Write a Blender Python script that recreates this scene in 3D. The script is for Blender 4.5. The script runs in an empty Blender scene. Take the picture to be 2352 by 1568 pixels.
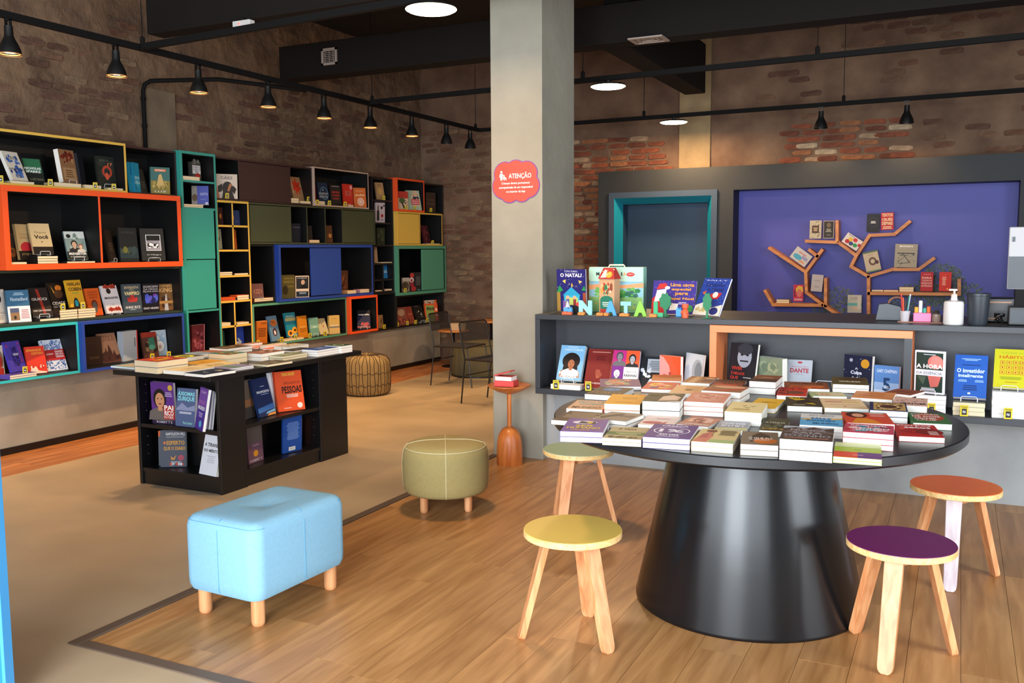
import bpy, bmesh, math, random, re
import numpy as np
from mathutils import Matrix, Vector, noise

# ------------------------------------------------------------------ camera, world, light, exposure
S = bpy.context.scene
COL = S.collection
F, YAW, PITCH, ROLL, H = 2103.36, -0.454493, 0.100060, -0.0064339, 1.58
def _rot():
    cy, sy, cp, sp = math.cos(YAW), math.sin(YAW), math.cos(PITCH), math.sin(PITCH)
    f = np.array([sy*cp, cy*cp, -sp]); r = np.array([cy, -sy, 0.]); u = np.cross(r, f)
    cr, sr = math.cos(ROLL), math.sin(ROLL)
    return np.array([cr*r+sr*u, -sr*r+cr*u, f])
RM = _rot(); CAM = np.array([0, 0, H])
cam = bpy.data.cameras.new('camera'); cam_o = bpy.data.objects.new('camera', cam); COL.objects.link(cam_o)
cam.sensor_width = 36; cam.lens = 36*F/2352; cam.clip_start = .05; cam.clip_end = 200
_m = Matrix(((*RM[0],), (*RM[1],), (*(-RM[2]),))).transposed().to_4x4(); _m.translation = Vector(CAM)
cam_o.matrix_world = _m; S.camera = cam_o

S.view_settings.view_transform = 'Standard'; S.view_settings.look = 'None'
S.view_settings.gamma = 1; S.view_settings.use_curve_mapping = False
S.view_settings.exposure = 0.35
wd = bpy.data.worlds.new('daylight'); S.world = wd; wd.use_nodes = True
wd.node_tree.nodes['Background'].inputs[0].default_value = (.80, .90, 1.0, 1)
wd.node_tree.nodes['Background'].inputs[1].default_value = .5

def area(name, loc, aim, sx, sy, power, col, spread=180):
    l = bpy.data.lights.new(name, 'AREA'); l.shape = 'RECTANGLE'; l.size = sx; l.size_y = sy
    l.energy = power; l.color = col; l.spread = math.radians(spread)
    o = bpy.data.objects.new(name, l); COL.objects.link(o); o.location = loc
    o.rotation_euler = (Vector(aim)-Vector(loc)).to_track_quat('-Z', 'Z').to_euler(); return o
# daylight entering through the shop-front openings behind and beside the camera
area('daylight_doorway', (-1.1, -1.6, 1.95), (-1.1, 4, 1.2), 2.2, 3.5, 270, (.84, .92, 1.0))
area('daylight_front', (-1.2, -1.7, 1.5), (-1.2, 4, .9), 8.6, 2.4, 380, (.84, .92, 1.0))
area('daylight_side', (3.95, 2.6, 1.6), (-1, 4.2, .6), 5.0, 2.3, 260, (.86, .93, 1.0))

# ------------------------------------------------------------------ pixel helpers (frame 2352 x 1568)
def ray(x, y): return RM.T @ np.array([(x-1176)/F, -(y-784)/F, 1.])
def onz(x, y, z=0.): d = ray(x, y); return CAM + d*((z-H)/d[2])
def onx(x, y, X): d = ray(x, y); return CAM + d*(X/d[0])
def ony(x, y, Y): d = ray(x, y); return CAM + d*(Y/d[1])
def proj(P): c = RM @ (np.asarray(P, float)-CAM); return np.array([1176+F*c[0]/c[2], 784-F*c[1]/c[2]])
def ypx(px, z, X):          # Y of the point (X,?,z) seen at image column px
    a = RM[0]*F-(px-1176)*RM[2]
    return -(a[0]*X+a[2]*(z-H))/a[1]
def xpx(px, z, Y):
    a = RM[0]*F-(px-1176)*RM[2]
    return -(a[1]*Y+a[2]*(z-H))/a[0]

# ------------------------------------------------------------------ materials
def lin(c):
    if isinstance(c, str):
        c = c.lstrip('#')
        if len(c) == 3: c = ''.join(k*2 for k in c)
        c = [int(c[i:i+2], 16)/255 for i in (0, 2, 4)]
    return tuple(k/12.92 if k <= .04045 else ((k+.055)/1.055)**2.4 for k in c[:3])
MATS = {}
def mat(name, col, rough=.5, var=0., scale=8., metal=0., bump=0., bscale=60., emit=0., stretch=None, col2=None, spec=.5, coat=0.):
    if name in MATS: return MATS[name]
    m = bpy.data.materials.new(name); m.use_nodes = True; nt = m.node_tree; b = nt.nodes['Principled BSDF']
    c = lin(col); b.inputs['Base Color'].default_value = (*c, 1); b.inputs['Roughness'].default_value = rough
    b.inputs['Metallic'].default_value = metal; b.inputs['Specular IOR Level'].default_value = spec
    b.inputs['Coat Weight'].default_value = coat
    N = nt.nodes.new; L = nt.links.new
    tc = N('ShaderNodeTexCoord'); mp = N('ShaderNodeMapping'); L(tc.outputs['Object'], mp.inputs[0])
    if stretch: mp.inputs['Scale'].default_value = stretch
    if var or col2:
        n = N('ShaderNodeTexNoise'); n.inputs['Scale'].default_value = scale; n.inputs['Detail'].default_value = 6
        L(mp.outputs[0], n.inputs['Vector'])
        r = N('ShaderNodeValToRGB'); r.color_ramp.elements[0].position = .3; r.color_ramp.elements[1].position = .7
        c2 = lin(col2) if col2 else tuple(min(1, k*(1+var)) for k in c)
        c1 = c if col2 else tuple(k*(1-var) for k in c)
        r.color_ramp.elements[0].color = (*c1, 1); r.color_ramp.elements[1].color = (*c2, 1)
        L(n.outputs['Fac'], r.inputs[0]); L(r.outputs[0], b.inputs['Base Color'])
    if bump:
        n2 = N('ShaderNodeTexNoise'); n2.inputs['Scale'].default_value = bscale; n2.inputs['Detail'].default_value = 5
        L(mp.outputs[0], n2.inputs['Vector']); bp = N('ShaderNodeBump'); bp.inputs['Strength'].default_value = bump
        bp.inputs['Distance'].default_value = .01
        L(n2.outputs['Fac'], bp.inputs['Height']); L(bp.outputs[0], b.inputs['Normal'])
    if emit:
        b.inputs['Emission Color'].default_value = (*c, 1); b.inputs['Emission Strength'].default_value = emit
    MATS[name] = m; return m
def attr_mat(name, rough, spec=.4):
    m = bpy.data.materials.new(name); m.use_nodes = True; nt = m.node_tree; b = nt.nodes['Principled BSDF']
    a = nt.nodes.new('ShaderNodeAttribute'); a.attribute_name = 'Col'
    nt.links.new(a.outputs['Color'], b.inputs['Base Color'])
    b.inputs['Roughness'].default_value = rough; b.inputs['Specular IOR Level'].default_value = spec
    MATS[name] = m; return m
PRINT = attr_mat('printed_cover_paper', .5, .25)
def wood(name, c1, c2, rough=.4, axis='Y', scale=1., ring=.5, tint=0.):
    m = bpy.data.materials.new(name); m.use_nodes = True; nt = m.node_tree; b = nt.nodes['Principled BSDF']
    N = nt.nodes.new; L = nt.links.new
    tc = N('ShaderNodeTexCoord'); mp = N('ShaderNodeMapping'); L(tc.outputs['Object'], mp.inputs[0])
    oi = N('ShaderNodeObjectInfo'); mu = N('ShaderNodeVectorMath'); mu.operation = 'SCALE'; mu.inputs['Scale'].default_value = 37
    cb = N('ShaderNodeCombineXYZ')
    for i in range(3): L(oi.outputs['Random'], cb.inputs[i])
    L(cb.outputs[0], mu.inputs[0]); L(mu.outputs[0], mp.inputs['Location'])
    s = [14*scale]*3; s['XYZ'.index(axis)] = 1.1*scale; mp.inputs['Scale'].default_value = s
    n = N('ShaderNodeTexNoise'); n.inputs['Scale'].default_value = 1.6; n.inputs['Detail'].default_value = 7; n.inputs['Distortion'].default_value = ring
    L(mp.outputs[0], n.inputs['Vector'])
    r = N('ShaderNodeValToRGB'); r.color_ramp.elements[0].position = .32; r.color_ramp.elements[1].position = .68
    r.color_ramp.elements[0].color = (*lin(c1), 1); r.color_ramp.elements[1].color = (*lin(c2), 1)
    L(n.outputs['Fac'], r.inputs[0]); out = r.outputs[0]
    if tint:
        hs = N('ShaderNodeHueSaturation'); mr = N('ShaderNodeMapRange'); L(oi.outputs['Random'], mr.inputs[0])
        mr.inputs['To Min'].default_value = 1-tint; mr.inputs['To Max'].default_value = 1+tint
        L(mr.outputs[0], hs.inputs['Value']); L(out, hs.inputs['Color']); out = hs.outputs[0]
    L(out, b.inputs['Base Color']); b.inputs['Roughness'].default_value = rough
    bp = N('ShaderNodeBump'); bp.inputs['Strength'].default_value = .12; bp.inputs['Distance'].default_value = .004
    L(n.outputs['Fac'], bp.inputs['Height']); L(bp.outputs[0], b.inputs['Normal'])
    MATS[name] = m; return m

BLACK = mat('black_laminate', '#0c0c0e', .36, bump=.05, bscale=220)
BLACKIN = mat('black_shelf_lining', '#060607', .5)
DKMETAL = mat('dark_track_metal', '#0f0d0c', .8, spec=.2)
CHARCOAL = mat('charcoal_laminate', '#2c2e33', .42, var=.08, scale=40, bump=.04, bscale=300)
WHITEWIRE = mat('white_coated_wire', '#e9ebee', .35)
PAGES = mat('book_page_edges', '#f1ede3', .75, var=.05, scale=3, stretch=(4, 4, 900), bump=.15, bscale=2)
PAGESC = mat('cream_page_edges', '#e3d2ae', .75, var=.06, scale=3, stretch=(4, 4, 900), bump=.15, bscale=2)
BEECH = wood('beech_leg_wood', '#c27c4c', '#dfa472', .42, 'Z', 1.6)
PLY = wood('plywood_edge', '#d6a765', '#efcb8f', .5, 'X', 3)
CHERRY = wood('cherry_turned_wood', '#a8531f', '#d5803b', .35, 'Z', 1.2)
OAK = wood('tree_shelf_wood', '#a2622f', '#c98749', .5, 'X', 1.)
FLOORW = wood('floor_plank_wood', '#98683a', '#bb8955', .36, 'Y', 1., .6, .08)
STRIPW = wood('strip_plank_wood', '#95562a', '#c78047', .36, 'Y', 1., .6, .12)
TABLEW = mat('cafe_table_orange_top', '#d98a45', .5)

# ------------------------------------------------------------------ mesh builder
class MB:
    def __init__(s): s.v = []; s.f = []; s.c = []; s.m = []
    def add(s, vs, fs, col=None, mi=0):
        o = len(s.v); s.v += [tuple(map(float, k)) for k in vs]
        for f in fs: s.f.append([i+o for i in f]); s.c.append(col); s.m.append(mi)
        return s
    def box(s, x0, x1, y0, y1, z0, z1, col=None, mi=0):
        return s.add([(x, y, z) for z in (z0, z1) for y in (y0, y1) for x in (x0, x1)],
                     [(0, 2, 3, 1), (4, 5, 7, 6), (0, 1, 5, 4), (2, 6, 7, 3), (0, 4, 6, 2), (1, 3, 7, 5)], col, mi)
    def obox(s, c, ex, ey, ez, col=None):       # oriented box, half vectors
        c, ex, ey, ez = map(np.asarray, (c, ex, ey, ez))
        return s.add([c+a*ex+b*ey+d*ez for d in (-1, 1) for b in (-1, 1) for a in (-1, 1)],
                     [(0, 2, 3, 1), (4, 5, 7, 6), (0, 1, 5, 4), (2, 6, 7, 3), (0, 4, 6, 2), (1, 3, 7, 5)], col)
    def lathe(s, prof, c=(0, 0, 0), n=32, col=None, caps=True):
        k = len(prof); vs = []
        for i in range(n):
            a = 2*math.pi*i/n
            for r, z in prof: vs.append((c[0]+r*math.cos(a), c[1]+r*math.sin(a), c[2]+z))
        fs = [(i*k+j, ((i+1) % n)*k+j, ((i+1) % n)*k+j+1, i*k+j+1) for i in range(n) for j in range(k-1)]
        if caps:
            if prof[0][0] > 1e-6: fs.append([i*k for i in range(n)][::-1])
            if prof[-1][0] > 1e-6: fs.append([i*k+k-1 for i in range(n)])
        return s.add(vs, fs, col)
    def tube(s, pts, r, n=8, col=None, closed=False):
        P = [np.asarray(p, float) for p in pts]; m = len(P); vs = []
        R = r if hasattr(r, '__len__') else [r]*m
        up = None
        for i, p in enumerate(P):
            if closed: t = P[(i+1) % m]-P[i-1]
            else: t = P[min(i+1, m-1)]-P[max(i-1, 0)]
            t = t/(np.linalg.norm(t)+1e-12)
            if up is None:
                up = np.array([0, 0, 1.]) if abs(t[2]) < .9 else np.array([1., 0, 0])
            a = np.cross(t, up); a /= np.linalg.norm(a)+1e-12; b = np.cross(a, t); up = b
            for k in range(n):
                q = 2*math.pi*k/n; vs.append(p+R[i]*(math.cos(q)*a+math.sin(q)*b))
        fs = [(i*n+k, i*n+(k+1) % n, ((i+1) % m)*n+(k+1) % n, ((i+1) % m)*n+k) for i in range(m if closed else m-1) for k in range(n)]
        if not closed: fs += [list(range(n))[::-1], [(m-1)*n+k for k in range(n)]]
        return s.add(vs, fs, col)
    def prism(s, poly, z0, z1, col=None, M=None):
        n = len(poly); vs = [(x, y, z0) for x, y in poly]+[(x, y, z1) for x, y in poly]
        if M is not None: vs = [tuple(M @ Vector(v)) for v in vs]
        fs = [list(range(n))[::-1], [n+i for i in range(n)]]+[(i, (i+1) % n, n+(i+1) % n, n+i) for i in range(n)]
        return s.add(vs, fs, col)
    def mesh(s, name, mats):
        me = bpy.data.meshes.new(name); me.from_pydata(s.v, [], s.f)
        for m in (mats if isinstance(mats, (list, tuple)) else [mats]): me.materials.append(m)
        if any(s.m): me.polygons.foreach_set('material_index', s.m)
        if any(c is not None for c in s.c):
            a = me.color_attributes.new('Col', 'FLOAT_COLOR', 'CORNER'); d = []
            for p, c in zip(me.polygons, s.c): d += [*(c or (1, 1, 1)), 1.]*p.loop_total
            a.data.foreach_set('color', d)
        return me
    def build(s, name, mats, parent=None, smooth=False, bevel=0., loc=None, rot=None, fix=True):
        me = s.mesh(name, mats)
        if fix:
            bm = bmesh.new(); bm.from_mesh(me); bmesh.ops.recalc_face_normals(bm, faces=bm.faces); bm.to_mesh(me); bm.free()
        if smooth:
            me.polygons.foreach_set('use_smooth', [True]*len(me.polygons))
            try: me.set_sharp_from_angle(angle=math.radians(40))
            except Exception: pass
        o = bpy.data.objects.new(name, me); COL.objects.link(o)
        if parent: o.parent = parent
        if loc is not None: o.location = loc
        if rot is not None: o.rotation_euler = rot
        if bevel:
            b = o.modifiers.new('edge', 'BEVEL'); b.width = bevel; b.segments = 2; b.limit_method = 'ANGLE'
        return o
def tag(o, label=None, cat=None, group=None, kind=None):
    if label: o['label'] = label
    if cat: o['category'] = cat
    if group: o['group'] = group
    if kind: o['kind'] = kind
    return o
def empty(name, loc=(0, 0, 0), rz=0., label=None, cat=None, group=None):
    o = bpy.data.objects.new(name, None); COL.objects.link(o); o.location = loc; o.rotation_euler = (0, 0, rz)
    o.empty_display_size = .05
    return tag(o, label, cat, group)
def copy_tree(o, parent=None):
    c = o.copy(); COL.objects.link(c); c.parent = parent
    for ch in o.children: copy_tree(ch, c)
    return c
def box(name, m, x0, x1, y0, y1, z0, z1, parent=None, bevel=0.): return MB().box(x0, x1, y0, y1, z0, z1).build(name, m, parent, bevel=bevel, fix=False)

# ------------------------------------------------------------------ lettering -> flat mesh
_ts = bpy.data.scenes.new('lettering_bench'); _tc = bpy.data.curves.new('lettering', 'FONT'); _to = bpy.data.objects.new('lettering', _tc)
_ts.collection.objects.link(_to); _tc.resolution_u = 2
_TX = {}
def text_mesh(txt, bold=0.):
    k = (txt, bold)
    if k in _TX: return _TX[k]
    _tc.body = txt; _tc.offset = bold; vl = _ts.view_layers[0]; vl.update()
    ev = _to.evaluated_get(vl.depsgraph); me = ev.to_mesh()
    v = np.array([q.co[:2] for q in me.vertices]) if len(me.vertices) else np.zeros((1, 2)); fs = [list(p.vertices) for p in me.polygons]
    ev.to_mesh_clear()
    if not fs: v = np.zeros((1, 2))
    lo, hi = v.min(0), v.max(0); v = (v-(lo+hi)/2)/np.maximum(hi-lo, 1e-6)
    _TX[k] = (v, fs); return _TX[k]

def circ(cx, cy, rx, ry, n=20, a0=0., a1=2*math.pi): return [(cx+rx*math.cos(a0+(a1-a0)*i/n), cy+ry*math.sin(a0+(a1-a0)*i/n)) for i in range(n)]
def art_mesh(mb, art, W, Hh, z):
    """flat print on a cover of W x Hh metres; art coordinates run 0..1"""
    k = 0; np_ = [0]
    def poly(pts, c):
        np_[0] += 1; mb.add([(x*W, y*Hh, z+k*.00013+np_[0]*1.5e-5) for x, y in pts], [list(range(len(pts)))], lin(c))
    for it in art.split(';'):
        it = it.strip()
        if not it: continue
        p = it.split(' '); op = p[0]; k += 1
        if op == 'r': x0, y0, x1, y1 = map(float, p[1:5]); poly([(x0, y0), (x1, y0), (x1, y1), (x0, y1)], p[5])
        elif op == 'e':
            cx, cy, rx, ry = map(float, p[1:5]); poly(circ(cx, cy, rx, ry), p[5])
        elif op == 'o':                                       # ring
            cx, cy, rx, ry, q = map(float, p[1:6]); n = 22; a = circ(cx, cy, rx, ry, n); b = circ(cx, cy, rx*q, ry*q, n)
            for i in range(n): poly([a[i], a[(i+1) % n], b[(i+1) % n], b[i]], p[6])
        elif op == 'p':
            q = list(map(float, p[2:])); poly(list(zip(q[::2], q[1::2])), p[1])
        elif op in 'tT':
            cx, cy, w, h = map(float, p[1:5]); v, fs = text_mesh(' '.join(p[6:]), .03 if op == 'T' else 0.)
            mb.add([((cx+a*w)*W, (cy+b*h)*Hh, z+k*.00013+np_[0]*1.5e-5) for a, b in v], fs, lin(p[5]))
        elif op == 'l':                                       # lines of small type
            x0, y0, x1, y1 = map(float, p[1:5]); n = int(p[5]); g = random.Random(int(x0*99+y0*999+n))
            for i in range(n):
                yy = y0+(y1-y0)*(i+.5)/n; hh = (y1-y0)/n*.25; q = (x1-x0)*.5*(1-.35*g.random()); mx = (x0+x1)/2
                poly([(mx-q, yy-hh), (mx+q, yy-hh), (mx+q, yy+hh), (mx-q, yy+hh)], p[6])
        elif op == 'n':                                       # scattered blotches inside a box
            x0, y0, x1, y1 = map(float, p[1:5]); n = int(p[5]); sz = float(p[6]); g = random.Random(n*7+int(sz*1000))
            for i in range(n):
                cx = g.uniform(x0+sz, max(x0+sz, x1-sz)); cy = g.uniform(y0+sz, max(y0+sz, y1-sz)); c = g.choice(p[7:]); a = g.random()*6.3; s1 = sz*g.uniform(.4, 1)
                poly([(cx+s1*math.cos(a+q*1.257)*g.uniform(.7, 1), cy+s1*math.sin(a+q*1.257)*g.uniform(.5, .9)) for q in range(5)], c)
        elif op == 'b':                                       # bust of a sitter: cx base size skin hair coat
            cx, y0, s = map(float, p[1:4]); sk, hr, ct = p[4:7]; q = W/Hh
            E = lambda x, y, rx, ry, c: poly(circ(cx+x*s, y0+y*s*q, rx*s, ry*s*q), c)
            poly([(cx-.5*s, y0), (cx+.5*s, y0), (cx+.44*s, y0+.3*s*q), (cx+.15*s, y0+.42*s*q), (cx-.15*s, y0+.42*s*q), (cx-.44*s, y0+.3*s*q)], ct); k += 1
            E(0, .74, .27, .34, hr); k += 1
            poly([(cx-.09*s, y0+.32*s*q), (cx+.09*s, y0+.32*s*q), (cx+.09*s, y0+.55*s*q), (cx-.09*s, y0+.55*s*q)], sk); k += 1
            E(0, .68, .19, .26, sk); k += 1
            E(-.08, .74, .03, .02, hr); E(.08, .74, .03, .02, hr); E(0, .56, .07, .02, '#7a3030')

# ------------------------------------------------------------------ books
ORD = ['topmost', 'second', 'third', 'fourth', 'fifth', 'sixth', 'seventh']
NBOOK = []
def book(M, w, h, t, cover, art='', label='', group=None, pages=None, spine=None, name='paperback_book', stext=None):
    """local frame: x across the cover from the spine, y up the cover, z out of the front"""
    c = lin(cover); sc = lin(spine) if spine else c; k = .0011; i = .0012
    mb = MB(); mb.box(0, w, 0, h, t-k, t, c); mb.box(0, w, 0, h, 0, k, c); mb.box(0, k, 0, h, k, t-k, sc)
    if stext:
        v, fs = text_mesh(stext[0]); hc = lin(stext[1])
        mb.add([(-.0003, (.5+a*.7)*h, (.5+b*.5)*t) for a, b in v], fs, hc)
    o = mb.build(name, PRINT, fix=False); o.matrix_world = M
    tag(o, label, 'book', group)
    MB().box(k, w-i, i, h-i, k, t-k).build('pages', pages or PAGES, o, fix=False)
    if art:
        a = MB(); art_mesh(a, art, w, h, t); a.build('cover_print', PRINT, o, fix=False)
    NBOOK.append((o, w, h, t))
    return o
def frame_m(O, ex, ey, ez):
    m = Matrix(((ex[0], ey[0], ez[0], O[0]), (ex[1], ey[1], ez[1], O[1]), (ex[2], ey[2], ez[2], O[2]), (0, 0, 0, 1))); return m
RNG = random.Random(5)
def stack(O, ex, ey, w, h, n, t, cover, art, desc, group, where='', pages=None, lower=None, jit=.004, spine=None, stext=None):
    """n flat books; O = front corner on the support, ex/ey horizontal units; the top one carries the art"""
    O, ex, ey = np.array(O, float), np.array(ex, float), np.array(ey, float); ez = np.array([0, 0, 1.]); top = None
    for i in range(n):
        j = n-1-i; a = 0 if j == 0 or jit == 0 else RNG.uniform(-.012, .012); d = (0, 0) if j == 0 else (RNG.uniform(-jit, jit), RNG.uniform(-jit, jit))
        e1 = ex*math.cos(a)+ey*math.sin(a); e2 = -ex*math.sin(a)+ey*math.cos(a); e0 = np.cross(e1, e2)
        lab = (desc+' '+where).strip() if j == 0 else f'{ORD[j]} book down, under the {desc}'
        b = book(frame_m(O+ex*d[0]+ey*d[1]+ez*(i*t+i*.0003), e1, e2, e0), w, h, t-.0004, cover if j == 0 else (lower or cover), art if j == 0 else '', lab, group, pages, spine, stext=stext)
        top = b
    return top
def flat(desc, FL, FR, BL, n, t, z0, cover, art, group, where='', h=None, pages=None, lower=None, org=(0, 0, 1.), s=None, dz=0.):
    """a stack lying on z0; FL/FR/BL are picture corners of the top cover"""
    q = lambda p: onz(org[0]+p[0]/org[2], org[1]+p[1]/org[2], z0+n*t+dz)
    A, B, Cc = q(FL), q(FR), q(BL); ex = B-A; ex[2] = 0; w = np.linalg.norm(ex); ex /= w; ey = np.array([-ex[1], ex[0], 0])
    hh = h or min(max(float((Cc-A)@ey), 1.2*w), 1.6*w)
    A[2] = z0+dz
    return stack(A, ex, ey, w, hh, n, t, cover, art, desc, group, where, pages, lower)
def solve_stand(O, e0, n0, brx, tlx, tly, asp, amax=1.0):
    O = np.array(O, float); zz = np.array([0, 0, 1.])
    def vec(a, l):
        ex = math.cos(a)*e0+math.sin(a)*n0; n = math.cos(a)*n0-math.sin(a)*e0
        ey = math.cos(l)*zz-math.sin(l)*n; return ex, ey, np.cross(ex, ey)
    def res(p):
        h, a, l = p; ex, ey, _ = vec(a, l); T = proj(O+h*ey); Bp = proj(O+asp*h*ex); return np.array([T[0]-tlx, T[1]-tly, Bp[0]-brx])
    p = np.array([.21, .3, .2])
    for _ in range(30):
        r = res(p); J = np.array([(res(p+d)-r)/1e-4 for d in np.eye(3)*1e-4]).T
        try: st = np.linalg.solve(J+np.eye(3)*1e-6, r)
        except Exception: break
        st = np.clip(st, -.15, .15); p = p-st; p[0] = min(max(p[0], .08), .4); p[1] = min(max(p[1], -.5), amax); p[2] = min(max(p[2], -.05), .45)
    h, a, l = p; ex, ey, ez = vec(a, l)
    lo, hi = .08, .45
    for _ in range(30):
        m = (lo+hi)/2
        if proj(O+m*ey)[1] > tly: lo = m
        else: hi = m
    h = lo; lo, hi = .004, .5
    for _ in range(30):
        m = (lo+hi)/2
        if proj(O+m*ex)[0] < brx: lo = m
        else: hi = m
    return ex, ey, ez, lo, h
CELLS = []
def cell_at(y, z):
    for m in CELLS:
        if m['y'][0] < y < m['y'][1] and m['z'][0] < z < m['z'][1]:
            ylo, yhi = m['y'][0]+m['t'], m['y'][1]-m['t']; zlo = m['z'][0]+m['t']
            for (yy, za, zb, tt) in m['div']:
                if za <= z <= zb:
                    if yy < y: ylo = max(ylo, yy+tt/2)
                    else: yhi = min(yhi, yy-tt/2)
            for (zz, ya, yb) in m['sh']:
                if ya <= y <= yb and zz < z: zlo = max(zlo, zz)
            return ylo+.001, yhi-.001, zlo+.0005
def fit_cell(P):
    """shift that keeps the points of a book inside the shelf cell it stands in"""
    P = np.array(P); c = cell_at(P[:, 1].mean(), P[:, 2].min()+.02)
    d = np.zeros(3)
    if c is None: return d
    lo, hi = P[:, 1].min(), P[:, 1].max()
    if hi-lo < c[1]-c[0]:
        if lo < c[0]: d[1] = c[0]-lo
        elif hi > c[1]: d[1] = c[1]-hi
    else: d[1] = (c[0]+c[1]-lo-hi)/2
    zl = P[:, 2].min()
    if zl < c[2]+.012: d[2] = c[2]-zl
    return d
def stand(desc, px, cover, art, z, plane, axis, group, where, t=.022, asp=.67, pages=None, spine=None, amax=1.0, easel=False, stext=None, dw=None):
    """px = (bottom-left x, bottom-right x, top-left x, top-left y); axis 'x': shelf along the Y wall, 'y': facing the room along -Y"""
    blx, brx, tlx, tly = px
    if axis == 'x': O = np.array([plane, ypx(blx, z, plane), z]); e0 = np.array([0, 1., 0]); n0 = np.array([1., 0, 0])
    else: O = np.array([xpx(blx, z, plane), plane, z]); e0 = np.array([1., 0, 0]); n0 = np.array([0, -1., 0])
    ex, ey, ez, w, h = solve_stand(O, e0, n0, brx, tlx, tly, asp, amax)
    lift = max(0., t*ez[2]) if ez[2] > 0 else 0.
    O = O-ez*t+np.array([0, 0, lift+.0004])
    pts = [O+ex*i*w+ey*j*h+ez*k*t for i in (0, 1) for j in (0, 1) for k in (0, 1)]
    if axis == 'x': O = O+fit_cell(pts)
    zf = O[2]
    if easel: O = O+np.array([0, 0, .0062])
    b = book(frame_m(O, ex, ey, ez), w, h, t, cover, art, (desc+' '+where).strip(), group, pages, spine, stext=stext)
    if easel:
        e = empty('book_easel', O+ex*w/2, 0, f'white wire easel holding the {desc}', 'book easel', 'white wire book easels')
        W = w*.5; u = np.array([0, 0, 1.]); n = np.array([ez[0], ez[1], 0]); n = n/np.linalg.norm(n); ol = np.array(e.location)
        c = O+ex*w/2; c[2] = zf+.003; f_ = c+ez*t; f_[2] = zf+.003
        lip = [c-ex*W/2-n*.012, f_-ex*W/2+n*.014, f_-ex*W/2+n*.014+u*.022, f_-ex*(W/2-.008)+n*.014+u*.03, f_+ex*(W/2-.008)+n*.014+u*.03, f_+ex*W/2+n*.014+u*.022, f_+ex*W/2+n*.014, c+ex*W/2-n*.012]
        MB().tube([p-ol for p in lip], .0022, 6).build('front_lip', WHITEWIRE, e)
        bk = O+ex*w/2-ez*.006; bk[2] = max(bk[2], zf+.003)
        MB().tube([bk-ex*W/2-ol, bk-ex*W/2+ey*.09-ol, bk+ex*W/2+ey*.09-ol, bk+ex*W/2-ol], .0022, 6).build('back_frame', WHITEWIRE, e)
    return b
YEL = mat('price_tag_yellow', '#e6c81e', .4); TAGBLK = mat('price_tag_black_card', '#111', .5)
_tagproto = []
def price_tag(P, face, desc, s=1.):
    """small tent tag: yellow frame, black card"""
    if not _tagproto:
        r = empty('price_tag')
        mb = MB(); W, Hh, b = .034, .052, .006
        mb.box(-W/2, W/2, -.003, 0, 0, b); mb.box(-W/2, W/2, -.003, 0, Hh-.016, Hh); mb.box(-W/2, -W/2+b, -.003, 0, b, Hh-.016); mb.box(W/2-b, W/2, -.003, 0, b, Hh-.016)
        mb.build('tag_frame', YEL, r, fix=False)
        MB().box(-W/2+b, W/2-b, -.002, -.0005, b, Hh-.016).build('tag_card', TAGBLK, r, fix=False)
        MB().add([(-W/2, .001, Hh-.002), (W/2, .001, Hh-.002), (W/2, .028, 0), (-W/2, .028, 0)], [(0, 1, 2, 3)]).add([(-W/2, .002, Hh-.003), (W/2, .002, Hh-.003), (W/2, .026, 0), (-W/2, .026, 0)], [(3, 2, 1, 0)]).build('tag_prop', YEL, r)
        a = MB(); v, fs = text_mesh('Nobel', .02); a.add([(x*.026, -.0032, Hh-.008+y*.01) for x, y in v], fs, lin('#222200'))
        v, fs = text_mesh('R$', .02); a.add([(x*.012, -.0022, .02+y*.012) for x, y in v], fs, lin('#eee')); a.build('tag_print', PRINT, r, fix=False)
        _tagproto.append(r); c = r
    else: c = copy_tree(_tagproto[0])
    c.location = P; c.rotation_euler = (0, 0, face); c.scale = (s, s, s)
    return tag(c, f'yellow framed price tag in front of the {desc}', 'price tag', 'yellow price tags')

def settle_books(rounds=60):
    """slide upright books that touch a neighbour a few millimetres apart"""
    B = []
    for o, w, h, t in NBOOK:
        m = np.array(o.matrix_world); R = m[:3, :3]; c = m[:3, 3]+R@np.array([w, h, t])/2; B.append([o, R, c, np.array([w, h, t])/2, abs(R[2, 2]) > .97, np.zeros(3), m[:3, 3].copy()])
    n = len(B); cs = np.array([b[2] for b in B]); rad = np.array([np.linalg.norm(b[3]) for b in B])
    pairs = [(i, j) for i in range(n) for j in range(i+1, n) if np.linalg.norm(cs[i]-cs[j]) < rad[i]+rad[j]+.05 and not (B[i][4] and B[j][4])]
    for _ in range(rounds):
        mv = False
        for i, j in pairs:
            a, b = B[i], B[j]; d = b[2]-a[2]; best = None
            ax = [a[1][:, k] for k in range(3)]+[b[1][:, k] for k in range(3)]
            for p in range(3):
                for q in range(3):
                    x = np.cross(a[1][:, p], b[1][:, q]); l = np.linalg.norm(x)
                    if l > .05: ax.append(x/l)
            for x in ax:
                o = np.abs(a[1].T@x)@a[3]+np.abs(b[1].T@x)@b[3]-abs(d@x)
                if o <= 0: best = None; break
                hx_ = np.hypot(x[0], x[1])
                if hx_ > .5 and (best is None or o/hx_ < best[0]): best = (o/hx_, np.array([x[0], x[1], 0])/hx_*(1 if d@x > 0 else -1))
            if best is None: continue
            mv = True; o, x = best; s_ = min(o+.0006, .012)
            wa, wb = (0, 1) if a[4] else (1, 0) if b[4] else (.5, .5)
            a[2] = a[2]-x*s_*wa; a[5] = a[5]-x*s_*wa; b[2] = b[2]+x*s_*wb; b[5] = b[5]+x*s_*wb
        if not mv: break
    for o, R, c, e, fl_, d, p0 in B:
        if np.linalg.norm(d) > 1e-5: o.location = Vector(p0+np.clip(d, -.05, .05))

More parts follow.
